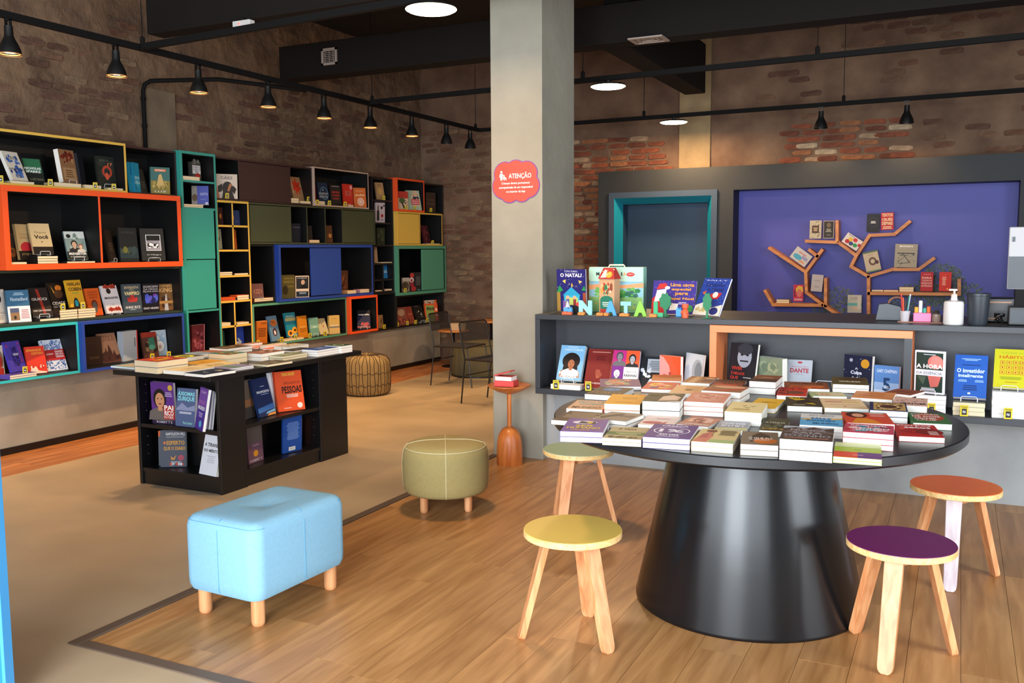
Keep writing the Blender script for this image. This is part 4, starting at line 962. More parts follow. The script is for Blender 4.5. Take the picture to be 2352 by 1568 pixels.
S_('dark fantasy novel with orange flare', (126, 159, 111, 650), '#1f1612', 'p #e0a23a .15 .9 .3 .62 .42 .6 .28 .75;e .65 .8 .22 .1 #d87a2a;e .6 .6 .3 .14 #5a3a28;T .5 .3 .9 .1 #d8d4cc CIDADE;t .5 .18 .8 .08 #d8d4cc DAS TREVAS', zC+.05, -6.71, 'on the long green shelf')
S_('tall yellow thriller with black letters', (163, 197, 149, 645), '#cf9f26', 'T .5 .85 .85 .13 #2a1a10 HARLAN;T .52 .66 .85 .13 #2a1a10 COBEN;l .2 .48 .8 .55 1 #7a9a3a;p #15181c .2 0 .7 0 .55 .3 .42 .36 .3 .25;e .45 .14 .12 .12 #1f93a8', zC+.085, -6.69, 'on the long green shelf')
shelf_stack('cream paperback pile in front of the orange flare novel', 138, 179, zC, -6.605, 4, .0195, '#3a2a20', .12, where='on the green shelf')
shelf_stack('cream paperback pile in front of the yellow thriller', 180, 220, zC, -6.605, 4, .0195, '#6a4a20', .12, where='on the green shelf')
S_('orange detective novel with dark arch', (207, 238, 194, 664), '#cf5a1c', 't .5 .86 .8 .08 #5a2210 ASSASSINATO;t .5 .76 .7 .07 #5a2210 EXPRESSO;t .5 .66 .6 .07 #5a2210 ORIENTE;e .5 .42 .22 .16 #6a2c14;e .5 .3 .17 .2 #5d5a58', zC, -6.70, 'on the long green shelf')
S_('white thriller with blood red stains', (247, 283, 230, 660), '#cfcdd2', 'n 0 .82 1 1.0 22 .14 #8a2a20 #a83a28;n 0 0 1 .2 22 .14 #8a2418 #a2301f;e .42 .8 .14 .1 #1c1416;T .5 .55 .85 .08 #1e1e22 MINDHUNTER;l .4 .3 .6 .34 1 #999', zC, -6.70, 'on the long green shelf', easel=True)
S_('slate book with gold title and red armchair', (285, 328, 279, 653.5), '#39454d', 't .5 .88 .75 .08 #d8c48a ENTREVISTA;t .5 .8 .25 .05 #d8c48a COM O;T .5 .68 .8 .13 #e0cd90 VAMPIRO;p #a8302a .22 .5 .3 .56 .36 .5 .42 .62 .6 .62 .66 .5 .72 .56 .8 .5 .72 .38 .3 .38;t .5 .2 .8 .09 #e8e8e8 ANNE RICE;l .3 .1 .7 .14 1 #9aa', zC, -6.70, 'on the long green shelf', asp=.68)
S_('violet and black horror novel', (328, 367, 326, 652.5), '#17151f', 'n 0 .2 1 .75 30 .2 #2f3a9a #4a5ac8 #1d1f55 #6a3fa0;t .5 .9 .85 .07 #ddd EXORCISMO;t .5 .81 .85 .06 #ccc DA MINHA;t .5 .73 .9 .06 #ccc MELHOR AMIGA;t .5 .13 .9 .07 #e8e8e8 GRADY HENDRIX', zC, -6.70, 'on the long green shelf')
S_('tan horror paperback with big lettering', (375, 406, 371, 652.5), '#7a5a38', 'n 0 0 1 .66 26 .16 #4a2a22 #6a4a36 #382420;p #b8bcc2 .35 0 .65 0 .55 .62 .45 .6;r 0 .26 1 .36 #b08a52;t .5 .92 .9 .09 #d8b47a STEPHEN;T .5 .77 .95 .16 #d8b47a KING', zC, -6.70, 'on the long green shelf', t=.035, pages=PAGESC)
stag('orange flare novel', 145, zC+.079, -6.62); stag('tall yellow thriller', 191, zC+.079, -6.62)
# --- low turquoise box
zD = rowz('D'); XD = -6.70
S_('white novel with a red figure', (-14, 18, -22, 798), '#d4cfc6', 'e .7 .55 .28 .3 #8a7a66;e .7 .5 .2 .2 #b03a2a;r .5 .05 .95 .3 #a83224', zD, -6.64, 'in the low turquoise box')
S_('violet classic with vertical red letters', (28, 63, 7, 787.5), '#4238a0', 'n .2 .1 .8 .9 22 .13 #241c6a #1d1858 #30288a;t .12 .86 .14 .1 #c0306a A;t .86 .9 .14 .1 #c0306a H;t .86 .76 .14 .1 #c0306a U;t .86 .62 .14 .1 #c0306a X;t .86 .48 .14 .1 #c0306a L;t .86 .34 .14 .1 #c0306a E;l .35 .52 .75 .6 2 #ddd', zD+.034, -6.66, 'in the low turquoise box')
shelf_stack('violet edged pair lying flat under the violet classic', 23, 85, zD, -6.575, 2, .016, '#5a4aa8', .12)
S_('red novel with yellow title and white horse', (66, 110, 55, 799), '#c2301f', 'p #d8c8b8 .2 .3 .45 .25 .55 .1 .95 .05 .95 .0 .1 0;n .1 .1 .95 .4 10 .1 #b02418 #d8d0c4;t .45 .86 .8 .09 #e8b03a APANHADOR;t .6 .74 .6 .08 #e8b03a CENTEIO', zD, -6.68, 'in the low turquoise box')
S_('blue scribble cover with red band', (111, 158, 91, 784.5), '#c4cede', 'n 0 0 1 1 260 .045 #3f62a8 #5a7ab8 #2f4f98;r 0 .33 1 .67 #a82428;T .3 .53 .35 .07 #e8c8c0 JOAO;t .75 .6 .38 .06 #fff GRANDE;t .75 .52 .38 .06 #fff SERTAO;t .75 .44 .4 .06 #fff VEREDAS', zD, -6.68, 'in the low turquoise box')
stag('violet classic', 58, zD+.033, -6.59)
# --- low blue box
S_('dim brown cloth book', (203, 242, 197, 776), '#3a241a', 'l .2 .2 .8 .3 2 #6a4a34', zD, -6.72, 'in the low blue box')
S_('sepia classic with castle towers', (241, 282, 223, 770), '#a5765a', 'p #4a231c 0 0 1 0 1 .25 .8 .22 .72 .42 .62 .25 .55 .5 .47 .62 .4 .4 .33 .35 .3 .52 .22 .38 0 .3;n 0 0 1 .2 12 .15 #3a1a16 #5a2a20;t .5 .87 .7 .08 #5a2a20 CRIME E;t .5 .77 .75 .08 #5a2a20 CASTIGO', zD, -6.70, 'in the low blue box')
S_('thick white slipcase volume with red side', (279, 312, 276, 763.5), '#aab4bf', 't .8 .6 .06 .3 #556 l;r .93 0 1 1 #c8322a', zD, -6.68, 'in the low blue box', t=.06, asp=.75)
S_('dark crimson book with green panel', (330, 364, 321, 766), '#4a2a22', 'r 0 .8 1 1 #8a2a1e;n 0 0 1 .8 24 .2 #6a4a34 #2a1c18 #8a6a44;p #2f6a58 .4 .3 .85 .36 .8 .8 .42 .75;e .6 .4 .2 .1 #4f9478', zD, -6.70, 'in the low blue box')
S_('pale blue comic album', (356, 388, 350, 761.5), '#b9cede', 'n 0 .3 1 1 20 .18 #9fc0dc #d8e2ea #86aed0;e .5 .35 .33 .24 #efece8;o .5 .38 .35 .25 .9 #7a8a9a;e .5 .36 .1 .08 #c8a090', zD, -6.70, 'in the low blue box')
stag('dark crimson book', 350, zD+.006, -6.56); stag('pale blue comic album', 388, zD+.006, -6.56)
# --- turquoise column
zt0 = zt(415)+.001; XTc = XT-.12
shelf_stack('pinkish book lying flat before the biography', 420, 459, zt0, XT-.012, 1, .036, '#c89a8c', .08)
S_('white label biography', (443, 463, 440, 371), '#4a4a44', 'r .05 .4 .95 .82 #d8d6d8;n 0 .82 1 1 12 .2 #8a8a84 #5a5a54;t .5 .73 .8 .1 #1c1c1c ROBERTO;t .5 .61 .8 .1 #1c1c1c CARLOS;l .2 .45 .8 .54 2 #555;e .6 .3 .3 .14 #b0362a', zt0, XTc, 'in the turquoise column', t=.05, pages=PAGESC, asp=.6)
zt1 = zt(477)+.001
S_('violet blue cat book', (443, 482, 443, 429), '#5a62b0', 'r 0 0 .32 1 #9a948c;e .18 .35 .16 .2 #6a5a4a;t .72 .55 .45 .13 #d8d8ec GATO;l .45 .22 .9 .28 1 #8a90cc;e .88 .05 .08 .05 #d8d8ec', zt1+.03, XTc, 'in the turquoise column', asp=.66)
shelf_stack('thin beige and navy pair in front of the cat book', 420, 466, zt1, XT-.012, 2, .015, '#d8b892', .09, lower='#26355c')
ztb = ZR[0]+.0275
S_('crimson patterned book at the column foot', (440, 469, 445, 747), '#6a2a30', 'n 0 0 1 1 60 .14 #8a3a40 #4a1a20 #a8586a #7a3038;r .93 0 1 1 #d07a80', ztb, XTc-.04, '', t=.03, asp=.68)
S_('thin dark magenta book leaning at the column foot', (437, 441, 431, 760), '#3a1820', 'n 0 0 1 1 12 .3 #7a2a3a', ztb, XTc-.06, '', asp=.3, amax=.3)
# --- burgundy top shelf
zA3 = ZR[3]+.0145
S_('white album with dachshund', (498, 546, 498, 399), '#c4b6a8', 't .48 .87 .55 .13 #1c1612 CÃES;l .3 .78 .75 .82 1 #888;e .52 .42 .26 .28 #2a221e;p #2a221e .28 .62 .05 .5 .08 .25 .25 .3;p #2a221e .78 .55 .95 .4 .85 .18 .74 .3;p #2a221e .3 .3 .75 .3 .85 0 .25 0;p #a86a44 .62 .62 .74 .58 .6 .3 .5 .32;p #b86a4a 0 .5 .15 .1 .1 .02 0 .0', zA3, -6.69, 'on the burgundy shelf', asp=.85)
stag('dachshund album', 522, zA3+.001, -6.612)
shelf_stack('kraft edged pile behind the dachshund flap', 665.5, 684, zA3, -6.615, 2, .026, '#b89a70', .08); shelf_stack('kraft edged book under the red star book', 692, 716, zA3, -6.615, 1, .028, '#b89a70', .1)
S_('tan book with red starburst', (684, 708, 671, 407), '#a8815c', 'p #cc3a20 .5 1 .62 .75 .95 .8 .75 .6 .98 .5 .7 .45 .72 .25 .52 .4 .4 .2 .35 .45 .05 .45 .25 .6 .08 .85 .38 .75;t .5 .62 .5 .07 #5a2218 GUIA;r .12 .3 .16 .95 #e8d0c0', zA3+.029, -6.70, 'on the burgundy shelf')
stag('red starburst book', 709, zA3+.029, -6.64)
# --- yellow ladder cells
def small(desc, px0, px1, z, h, cover, X, art='', t=.03, where='in the yellow ladder shelf', amax=.5):
    y0, y1 = ypx(px0, z, X), ypx(px1, z, X); d = fit_cell([(X, y0, z), (X, y1, z+.01)]); y0 += d[1]; y1 += d[1]; z += max(d[2], 0)+t*.061+.002
    return book(frame_m(np.array([X-t, y0, z]), (0, 1, 0), (-.06, 0, .998), (.998, 0, .06)), max(y1-y0, .01), h, t, cover, art, (desc+' '+where).strip(), GS, PAGESC)
XL = XY-.1
c1, c2, c3, c4, c5 = [zy(q)+.001 for q in (517, 573, 632, 690, 747)]; c6 = ZR[0]+.0225
small('dark red upright book with amber mark', 504, 514, c1, .17, '#3a1c1a', XL, 'e .4 .5 .25 .15 #b0622a'); small('dusk blue upright book', 538, 556, c1, .15, '#33406a', XL, 'e .1 .5 .2 .2 #b07a4a;l .3 .2 .9 .3 1 #667')
small('pale grey upright book', 504, 511, c2, .2, '#8a8a78', XL, 'e .2 .5 .2 .1 #334'); small('rusty orange upright book', 538, 545, c2, .2, '#a8501e', XL)
shelf_stack('brown boxed pair with turquoise ends', 505, 534, c3, XY-.012, 2, .018, '#4a3034', .1, lower='#4a3034', where='in the ladder shelf'); shelf_stack('brown case with turquoise end', 539, 570, c3, XY-.012, 1, .018, '#4a3034', .1, where='in the ladder shelf')
shelf_stack('orange pair lying flat', 508, 541, c4, XY-.012, 2, .017, '#d0521f', .1, pages=mat('orange_box_side', '#c8501f', .6), where='in the ladder shelf'); shelf_stack('orange book on a grey one', 545, 572, c4, XY-.012, 2, .024, '#d0521f', .1, lower='#4a3a3e', where='in the ladder shelf')
shelf_stack('beige pair lying flat', 509, 530, c5, XY-.012, 2, .016, '#c8ae84', .1, where='in the ladder shelf'); shelf_stack('beige book with curled cover', 545, 572, c5, XY-.012, 1, .02, '#c8ae84', .1, where='in the ladder shelf')
small('dark green book leaning', 511, 518, c6, .18, '#1f4a38', XL, '', .012); small('royal blue book with white arrow', 546, 566, c6, .2, '#2f4ab0', XL, 'p #ddd 0 .25 .4 .25 .25 .42 .4 .42 .75 .2 .4 -.02 .25 -.02 .4 .12 0 .12')
# --- olive cells
zO = zo+.0185
S_('navy book showing its page edges', (670, 691, 670, 513), '#171c2a', 't .5 .8 .8 .06 #8a90a0 CORAÇÃO', zO, -6.70, 'in the olive cells', asp=.6, pages=PAGESC, t=.03)
small('charcoal upright book', 709, 719, zO, .19, '#2a2424', -6.72, where='in the middle olive cell'); shelf_stack('pink edged pair lying flat', 711, 734, zO, -6.61, 2, .016, '#8a3a34', .09, where='in the middle olive cell')
small('brown book with gilded waves', 751, 765, zO, .2, '#5a3a26', -6.70, 'n 0 .2 1 .6 20 .2 #c08040 #e0a060 #7a4a2a', where='in the third olive cell')
# --- white edged box
zWb = ZR[3]+.0125
shelf_stack('kraft pair lying flat before the startup book', 723, 746, zWb, -6.59, 2, .02, '#b08a66', .08)
S_('red sliver of a book', (726, 732, 722, 424), '#7a1e1c', '', zWb, -6.72, 'in the white box', asp=.3, amax=.3)
S_('navy business book with arrow circle', (734, 757, 727, 418.7), '#1c2c48', 'o .6 .5 .42 .3 .86 #4a7a9a;t .5 .66 .12 .1 #ddd A;t .5 .48 .85 .1 #ddd STARTUP;t .5 .34 .8 .1 #ddd ENXUTA', zWb+.015, -6.69, 'in the white box')
S_('black management book with red title', (760.5, 785, 757, 424), '#1d1618', 'l .15 .9 .85 .95 1 #999;T .5 .66 .7 .12 #c0322a GESTÃO;T .5 .5 .7 .12 #c0322a LIÇÕES;l .2 .3 .8 .4 2 #b03a34', zWb, -6.68, 'in the white box')
S_('glossy red sales manual', (791, 812, 788, 422), '#c83226', 'e .82 .86 .14 .1 #e8a0a0;r .2 .5 .8 .7 #d8685a;l .25 .52 .75 .68 3 #8a2018;l .2 .1 .8 .14 1 #f0c0b0', zWb, -6.67, 'in the white box')
S_('orange planner with target rings', (814, 842, 811, 431.4), '#c0602a', 't .5 .84 .6 .05 #e8c090 PLANO;T .5 .62 .8 .12 #e8d0a0 AÇÃO;o .55 .28 .26 .2 .8 #e8d8c8;o .55 .28 .15 .12 .7 #e8d8c8;e .55 .28 .06 .05 #e8d8c8', zWb, -6.66, 'in the white box')
shelf_stack('kraft book lying flat below the red sales manual', 800, 812, zWb, -6.59, 1, .02, '#c09a80', .07)
for d, p in (('startup book', 729), ('black management book', 757), ('glossy red sales manual', 793)): stag(d, p, zWb, -6.585)
# --- narrow black column
XNc = -6.73; zz1, zz2, zz3, zz4, zz5 = [zn(q)+.001 for q in (459, 511, 562, 604, 641)]
S_('beige novel with sun leaning', (867, 885, 861, 419), '#a8855c', 'e .5 .5 .3 .2 #c09a5a;l .2 .8 .8 .9 2 #7a5a3a', zz1, XNc, 'in the narrow column', asp=.62); stag('beige sun novel', 882, zz1, -6.655)
S_('white wine guide with a bottle', (862.5, 884, 862.5, 464.5), '#b4a8b0', 'r .15 .1 .4 .6 #2a2024;r .22 .6 .33 .85 #2a2024;e .65 .75 .12 .08 #2a2224;e .9 .85 .08 .06 #2a2224;e .7 .35 .14 .09 #9a2a30;l .5 .1 .9 .2 2 #756', zz2, XNc, 'in the narrow column', asp=.66)
S_('dark green cloth book', (865.5, 884, 865.5, 523), '#232a1c', 'n 0 0 1 1 16 .2 #3a4228 #1c2016', zz3, XNc, 'in the narrow column', t=.03, asp=.62)
small('beige spine book', 862, 872, zz4, .2, '#a8886c', XNc, where='in the narrow column'); shelf_stack('thin cream book lying flat by the beige spine', 876, 901, zz4, -6.655, 1, .012, '#c8b08a', .1)
small('bright blue spine book', 884, 893, zz5, .17, '#2a78c0', XNc, 'l .1 .4 .9 .6 2 #bde', where='in the narrow column')
zz6 = 1.061
shelf_stack('tan booklet in the column base', 863, 878, zz6, -6.655, 1, .012, '#c8a47a', .08); shelf_stack('pinkish notebook in the column base', 885, 900, zz6, -6.655, 2, .01, '#c0a0a0', .08)
# --- far orange cube and corner
zF = ZR[3]+.0215
S_('red and beige garden book', (915, 938, 913.5, 439), '#a83428', 'r 0 0 1 .62 #c0a488;e .4 .5 .3 .16 #4a5a38;p #2a2a1e .3 .4 .45 .4 .7 .05 .55 .05;n .5 .1 1 .6 8 .08 #4a2a20', zF, -6.66, 'in the far orange cube', asp=.7)
S_('green fitness book with navy bikini', (938, 969, 931, 438), '#9aa890', 'p #c8a488 .55 1 .8 1 .95 .55 .9 .2 .45 .2 .3 .5;p #1c2038 .5 .85 .55 .68 .42 .6 .55 .55 .7 .56 .72 .62 .8 .56 .95 .58 .85 .7 .8 .84 .82 .66 .72 .68 .6 .66;r .3 .26 .9 .54 #b8242a;t .6 .45 .5 .07 #eee MEDIDAS;t .6 .34 .5 .07 #eee PERFEITAS', zF, -6.66, 'in the far orange cube', asp=.75)
S_('brown book with faded red title', (979, 1001, 978, 441.5), '#3a2a22', 't .45 .62 .8 .1 #6a4438 TEM NA;t .5 .42 .85 .1 #6a4a40 MULHER', ZR[3]+.0155, -6.69, 'in the far corner cell', asp=.66)
stag('garden book', 933, zF, Xo-.02); stag('navy bikini book', 953, zF, Xo-.02); stag('faded red title book', 990, ZR[3]+.0155, -6.63)
S_('maroon patterned book leaning', (976, 991, 966, 518), '#4a1e24', 'n 0 0 1 1 24 .2 #6a2a34 #32141a', 1.6605, -6.70, 'in the far yellow box', asp=.62); stag('maroon patterned book', 994, 1.6605, -6.595)
shelf_stack('magazine lying flat by the maroon book', 980, 1010, 1.6605, -6.595, 1, .01, '#a89080', .08)
S_('grey brown plate book', (925, 941, 924, 638), '#8a7a6c', 'e .4 .4 .5 .3 #4a3c30;n 0 0 1 .6 16 .15 #5a4a3a #342a22;r 0 .75 1 1 #b0a49a', 1.0255, -6.72, 'in the far sea green box', asp=.7)
S_('black cookbook with red berries', (942, 968, 943, 626), '#1f1a1a', 'e .15 .85 .18 .13 #a8302a;e .12 .6 .2 .14 #c8b0a8;e .12 .58 .1 .08 #8a2a34;e .15 .35 .18 .13 #8a1f24;e .3 .12 .22 .14 #a02828;l .45 .3 .95 .8 6 #55504c;t .75 .06 .3 .08 #4a9a88 AN', 1.0255, -6.71, 'in the far sea green box', asp=.68)
stag('grey brown plate book', 931, 1.0255, Xg-.03)
zG = .581
S_('russet cookbook with bowls', (913, 936, 908, 707), '#7a4034', 'e .5 .7 .35 .2 #9a7a60;n 0 0 1 .5 12 .2 #b0583a #5a2c24', zG, -6.69, 'on the far bottom shelf', asp=.75)
S_('brick red recipe book', (936, 954, 926, 706), '#8a3a2c', 'l .3 .5 .9 .6 2 #c0705c;n 0 0 1 .4 10 .2 #a85a3c #5a2a20', zG, -6.68, 'on the far bottom shelf', asp=.7)
S_('black food photo book leaning', (960, 981, 942, 704.5), '#1d1a18', 'l .2 .92 .7 .95 1 #888;n .2 .1 .9 .8 14 .1 #4a4640 #c0b8a8 #332e28', zG, -6.66, 'on the far bottom shelf', asp=.8, easel=True)
S_('orange and green vegetable book', (978, 1008, 974, 698), '#d0522a', 'r .1 0 .72 .9 #8a9a48;e .25 .72 .1 .1 #3f5030;e .45 .7 .1 .1 #4a5a34;e .65 .7 .08 .1 #3f5030;l .8 .2 .95 .8 2 #f0c0a0', zG, -6.68, 'on the far bottom shelf', asp=.85)
S_('tall orange album with photo strip', (985, 1012, 979, 690), '#d8602f', 'r 0 .75 .8 1 #c8b4a0;t .68 .88 .14 .14 #1a1a1a 2;p #8a4a34 .1 .95 .5 .8 .5 .9', zG, -6.74, 'on the far bottom shelf', asp=.8)
for d, p in (('russet cookbook', 913), ('brick red recipe book', 936), ('black food photo book', 955), ('vegetable book', 981)): stag(d, p, zG, -6.635)
small('tan pamphlet', 870, 881, ZR[0]+.0005, .17, '#8a6a4a', -6.70, 'p #4a3a2a .4 .5 .7 .3 .8 .8', .012, 'in the low black cell'); stag('tan pamphlet', 883, ZR[0]+.0005, -6.645)
# --- blue cupboard and black cell
zU = 1.0315+.032; zU2 = 1.0495
shelf_stack('brown flat pair below the ring-logo book', 586, 629, zU2, -6.635, 2, .018, '#7a3a24', .12, where='in the black cell')
S_('maroon book with two linked rings', (580, 606, 577, 653.5), '#5a3034', 'o .4 .42 .25 .15 .86 #b07a5a;o .62 .42 .25 .15 .86 #b07a5a', zU2+.037, -6.69, 'in the black cell', asp=.66)
S_('olive philosophy book with gold words', (644, 677, 643, 632), '#4a4424', 't .6 .85 .7 .08 #8a7a34 MENTES;t .6 .7 .75 .1 #8a7a34 PERFEITAS;t .7 .5 .5 .08 #8a7a34 LIVRO;e .35 .35 .2 .2 #2a2414', zU, -6.66, 'in the blue cupboard', asp=.72)
S_('white bordered dark book with a monk', (679, 710, 679, 634), '#c8b8a8', 'r .05 .4 .95 .96 #24272c;e .55 .7 .14 .12 #b89a86;p #15181c .3 .42 .9 .42 .8 .58 .62 .62 .45 .55;r .05 .03 .95 .28 #1f2a38;l .2 .15 .85 .25 2 #9ab;t .5 .9 .7 .04 #ddd FABIO', zU, -6.63, 'in the blue cupboard', t=.03, asp=.68, pages=PAGESC)
S_('brown oil painting book', (787, 806, 787, 622), '#4a2e20', 'e .5 .5 .3 .3 #7a4a2c;n 0 0 1 1 16 .2 #5a3824 #382014', zU, -6.66, 'in the blue cupboard', asp=.7)
shelf_stack('tan pile before the painting book', 798, 818, zU, -6.60, 2, .018, '#c89a6a', .1); shelf_stack('pinkish pile in the blue cupboard corner', 829, 850, zU, -6.60, 2, .02, '#b88a98', .1)
# --- sea green low shelf
zS = ZR[0]+.0235; XS = -6.69
small('pink spine book at the shelf end', 580, 584, zS, .22, '#b07a68', -6.66, where='on the sea green shelf')
S_('orange book with brown wording', (590, 614, 589.5, 738), '#b8641f', 'l .4 .85 .95 .93 2 #5a2a10;l .1 .3 .9 .7 6 #5a2a10', zS, -6.66, 'on the sea green shelf', asp=.62)
S_('blue picture book with orange title', (629, 649, 616.5, 727.5), '#5f86a8', 'e .55 .72 .35 .14 #d07a3a;t .5 .76 .5 .08 #4a2a20 ABRA;t .55 .68 .5 .07 #4a2a20 CORAÇÃO;e .5 .35 .25 .16 #4a2f4a;e .5 .33 .1 .09 #ddd', zS, -6.66, 'on the sea green shelf', asp=.64)
S_('teal book with sunflowers', (662, 686, 652, 721), '#1f8098', 'r 0 .65 1 .78 #b0b078;t .5 .84 .8 .06 #cfe8e0 GIRASSOL;e .3 .14 .28 .14 #d8962a;e .75 .25 .26 .14 #e0a030;e .3 .14 .12 .07 #4a2a14;e .75 .25 .11 .06 #4a2a14', zS+.02, -6.68, 'on the sea green shelf', easel=True)
shelf_stack('wide cream book lying flat under the sunflower book', 652, 698, zS, -6.59, 1, .02, '#b8a070', .1)
S_('amber positive psychology book', (689, 708, 684, 726.5), '#c87f1f', 't .5 .5 .7 .05 #f0d8a0 MANUAL;T .5 .4 .8 .08 #8a4a10 PSICOLOGIA;T .5 .3 .75 .08 #8a4a10 POSITIVA', zS, -6.65, 'on the sea green shelf')
S_('pale jade book leaning', (714, 734, 709.5, 731.8), '#6a9a8c', 'r 0 .4 1 .6 #86b0a0;l .3 .45 .8 .52 1 #dfe', zS, -6.67, 'on the sea green shelf', easel=True)
S_('cream book with small red mark', (736, 756, 725, 733.5), '#b8ac8a', 'e .6 .5 .06 .06 #a83224;e .5 .65 .04 .04 #333', zS, -6.68, 'on the sea green shelf')
S_('sand coloured silence book', (757, 781, 755.5, 725), '#c8a860', 'r 0 .34 1 .4 #6a7078;T .5 .47 .75 .08 #e8e4d8 SILÊNCIO;r 0 0 1 .3 #d0b070;l .3 .8 .7 .85 1 #9a8040', zS, -6.66, 'on the sea green shelf', t=.035, pages=PAGESC)
for d, p in (('orange worded book', 593), ('blue picture book', 647), ('sunflower book', 679), ('amber psychology book', 712), ('red mark cream book', 747)): stag(d, p, zS, -6.595)
S_('night blue novel with pink skyline', (821, 851, 820.5, 716), '#1c2148', 'r 0 .65 1 1 #121220;T .5 .74 .85 .12 #eee capela;n .2 .02 1 .4 26 .14 #c0504a #8a3a5a #d8786a;r 0 0 1 .08 #b0504a', ZR[0]+.0355, XCu-.14, 'in the small orange cube', t=.03, easel=True)

# ================================================================== BOOKS IN AND ON THE BLACK BOOK TABLE
GI = 'books standing in the black book table'
def I_(desc, px, cover, art, z, plane, axis='y', where='', **k): return stand(desc, px, cover, art, z, plane, axis, GI, where, **k)
z1, z2 = .4205, .1155; Yf = iy0+.045
PAI = 'r 0 0 1 1 #5d2f84;r .0 .0 1 .1 #33203f;b .38 .09 1.05 #c98f6a #1c1614 #6c625e;r .52 .12 1 .45 #b5281f;T .76 .4 .4 .12 #f3efe8 PAI;T .76 .27 .4 .12 #f3efe8 RICO;t .74 .17 .4 .06 #f3efe8 PAI POBRE;e .86 .88 .1 .07 #c9a23a;l .6 .66 .95 .78 3 #b9a3c8;t .55 .05 .7 .05 #ddd ROBERT T K'
for k in range(2): I_(['second', 'third', 'fourth'][k]+' copy of the violet finance book behind it', (355-k*.5, 400-k*.5, 348-k*.5, 876-k*1.), '#5d2f84', '', z1, Yf+.03*(k+1), where='', t=.02, spine='#4a2470')
I_('violet finance book with a man in grey', (353, 405, 347, 876.6), '#5d2f84', PAI, z1, Yf, where='in the book table end', t=.022)
I_('slate blue finance book', (404, 447, 408, 891), '#54638a', 'T .5 .87 .9 .13 #8fe0e6 ÁXIOMAS;T .5 .72 .9 .13 #8fe0e6 ZURIQUE;p #8d93b4 0 .45 .3 .62 .6 .5 1 .58 1 .42 0 .42;l .1 .33 .9 .39 2 #e8e8f0;t .65 .1 .5 .07 #9fe8d8 Max Gunther', z1, Yf-.02, where='beside the violet one')
I_('indigo self-help book leaning', (446, 464, 460, 888.7), '#4a2f96', 'r 0 .55 1 1 #7a4aa8;t .5 .9 .6 .06 #e0c8f0 ECKHART;t .5 .66 .7 .08 #d07ac8 UM NOVO;T .5 .52 .8 .09 #fff MUNDO;l .2 .3 .8 .42 3 #c8b8e8;e .6 .15 .16 .08 #5fb0e0', z1, Yf-.02, where='in the book table end', t=.02)
for k in range(3): I_(['first', 'second', 'third'][k]+' white paged volume beside the indigo book', (466+k*7, 472+k*7, 476+k*6, 893+k*3), '#e4e2ea', 'r .85 0 1 1 #3a3a9a', z1, Yf+.0, where='', t=.01, asp=.22)
for k in range(1): I_(['second', 'third'][k]+' copy of the wrapped grey book behind it', (365-k*4, 420-k*4, 363-k*4, 990), '#565a64', 'r 0 .84 .3 1 #d8602f', z2, Yf+.03*(k+1), where='', t=.025)
I_('wrapped grey book with gold capitals', (369, 428, 367, 989), '#4a4f5c', 't .6 .9 .75 .08 #f0eef0 NAPOLEON HILL;l .2 .8 .95 .83 1 #aaa;T .6 .66 .7 .11 #c9913a ESPERTO;T .55 .5 .85 .11 #c9913a QUE O DIABO;T .17 .66 .12 .09 #e07a2a +;p #c98a3a .4 .3 .5 .24 .62 .33 .55 .2 .42 .2;e .8 .25 .12 .08 #a8485a;l .4 .1 .8 .16 2 #bbb;n .3 0 1 .12 12 .08 #b84a3a #c8c8d0', z2, Yf, where='in the book table end', t=.025)
I_('white essay book with black title', (457, 496, 472, 998.5), '#d9dde6', 'T .5 .76 .85 .09 #1a1a1a A TIRANIA;T .5 .62 .85 .09 #1a1a1a DO MÉRITO;l .3 .3 .8 .5 4 #b8bcc8', z2, Yf-.03, where='in the book table end', t=.02)
Xl = ix1-.09
I_('grey brown seascape book half hidden', (562, 590, 552, 879), '#7a6a5c', 'r 0 .3 1 .5 #b07a52;r 0 0 1 .3 #57504a', z1, Xl-.02, 'x', 'in the table side', t=.02)
I_('night blue book with a glowing horizon', (594, 631, 571, 874), '#1e2f58', 'p #e8964a .45 0 1 0 1 .06 .6 .05;p #3f6fb0 0 .1 1 .16 1 .3 0 .22;p #86b8d8 .4 .05 1 .08 1 .14 .5 .1;T .55 .64 .75 .08 #e8ecf4 PROPÓSITO;l .4 .76 .75 .79 1 #b8c8e0;l .4 .55 .85 .58 1 #9fb4d8', z1, Xl, 'x', 'in the table side')
I_('second red orange book with a white spine', (632, 640, 621, 857), '#e2e0e4', 'r .5 0 1 1 #e2511f', z1, Xl-.05, 'x', '', t=.03, asp=.3)
I_('red orange people-skills book', (640, 701, 629, 856.5), '#e2511f', 'T .5 .92 .5 .08 #e8b83a THIAGO BRUNET;t .6 .7 .6 .06 #3a1a10 ESPECIALISTA EM;T .58 .53 .75 .18 #2a120c PESSOAS;l .3 .33 .85 .42 3 #f4d8c8;e .82 .12 .1 .07 #f0dcd0;l .2 .06 .5 .09 1 #f4d8c8', z1, Xl-.02, 'x', 'in the table side', t=.025, asp=.72)
I_('mauve biography with a gold pear', (572, 606, 566, 984), '#6a4a5c', 'r 0 .55 1 1 #5a504e;l .2 .45 .85 .5 2 #a88a98;e .5 .25 .16 .09 #c98a2a;t .5 .07 .8 .06 #d8c8d0 ROBERT T', z2, Xl, 'x', 'in the table side')
I_('white book standing behind the blue back cover', (672, 684, 682, 964), '#d4d6e2', 'l .4 .2 .7 .8 3 #99a', z2, Xl-.09, 'x', '', t=.018, asp=.4)
I_('orange strip book behind the blue back cover', (684, 693, 698, 964), '#e0702a', '', z2, Xl-.06, 'x', '', t=.016, asp=.3)
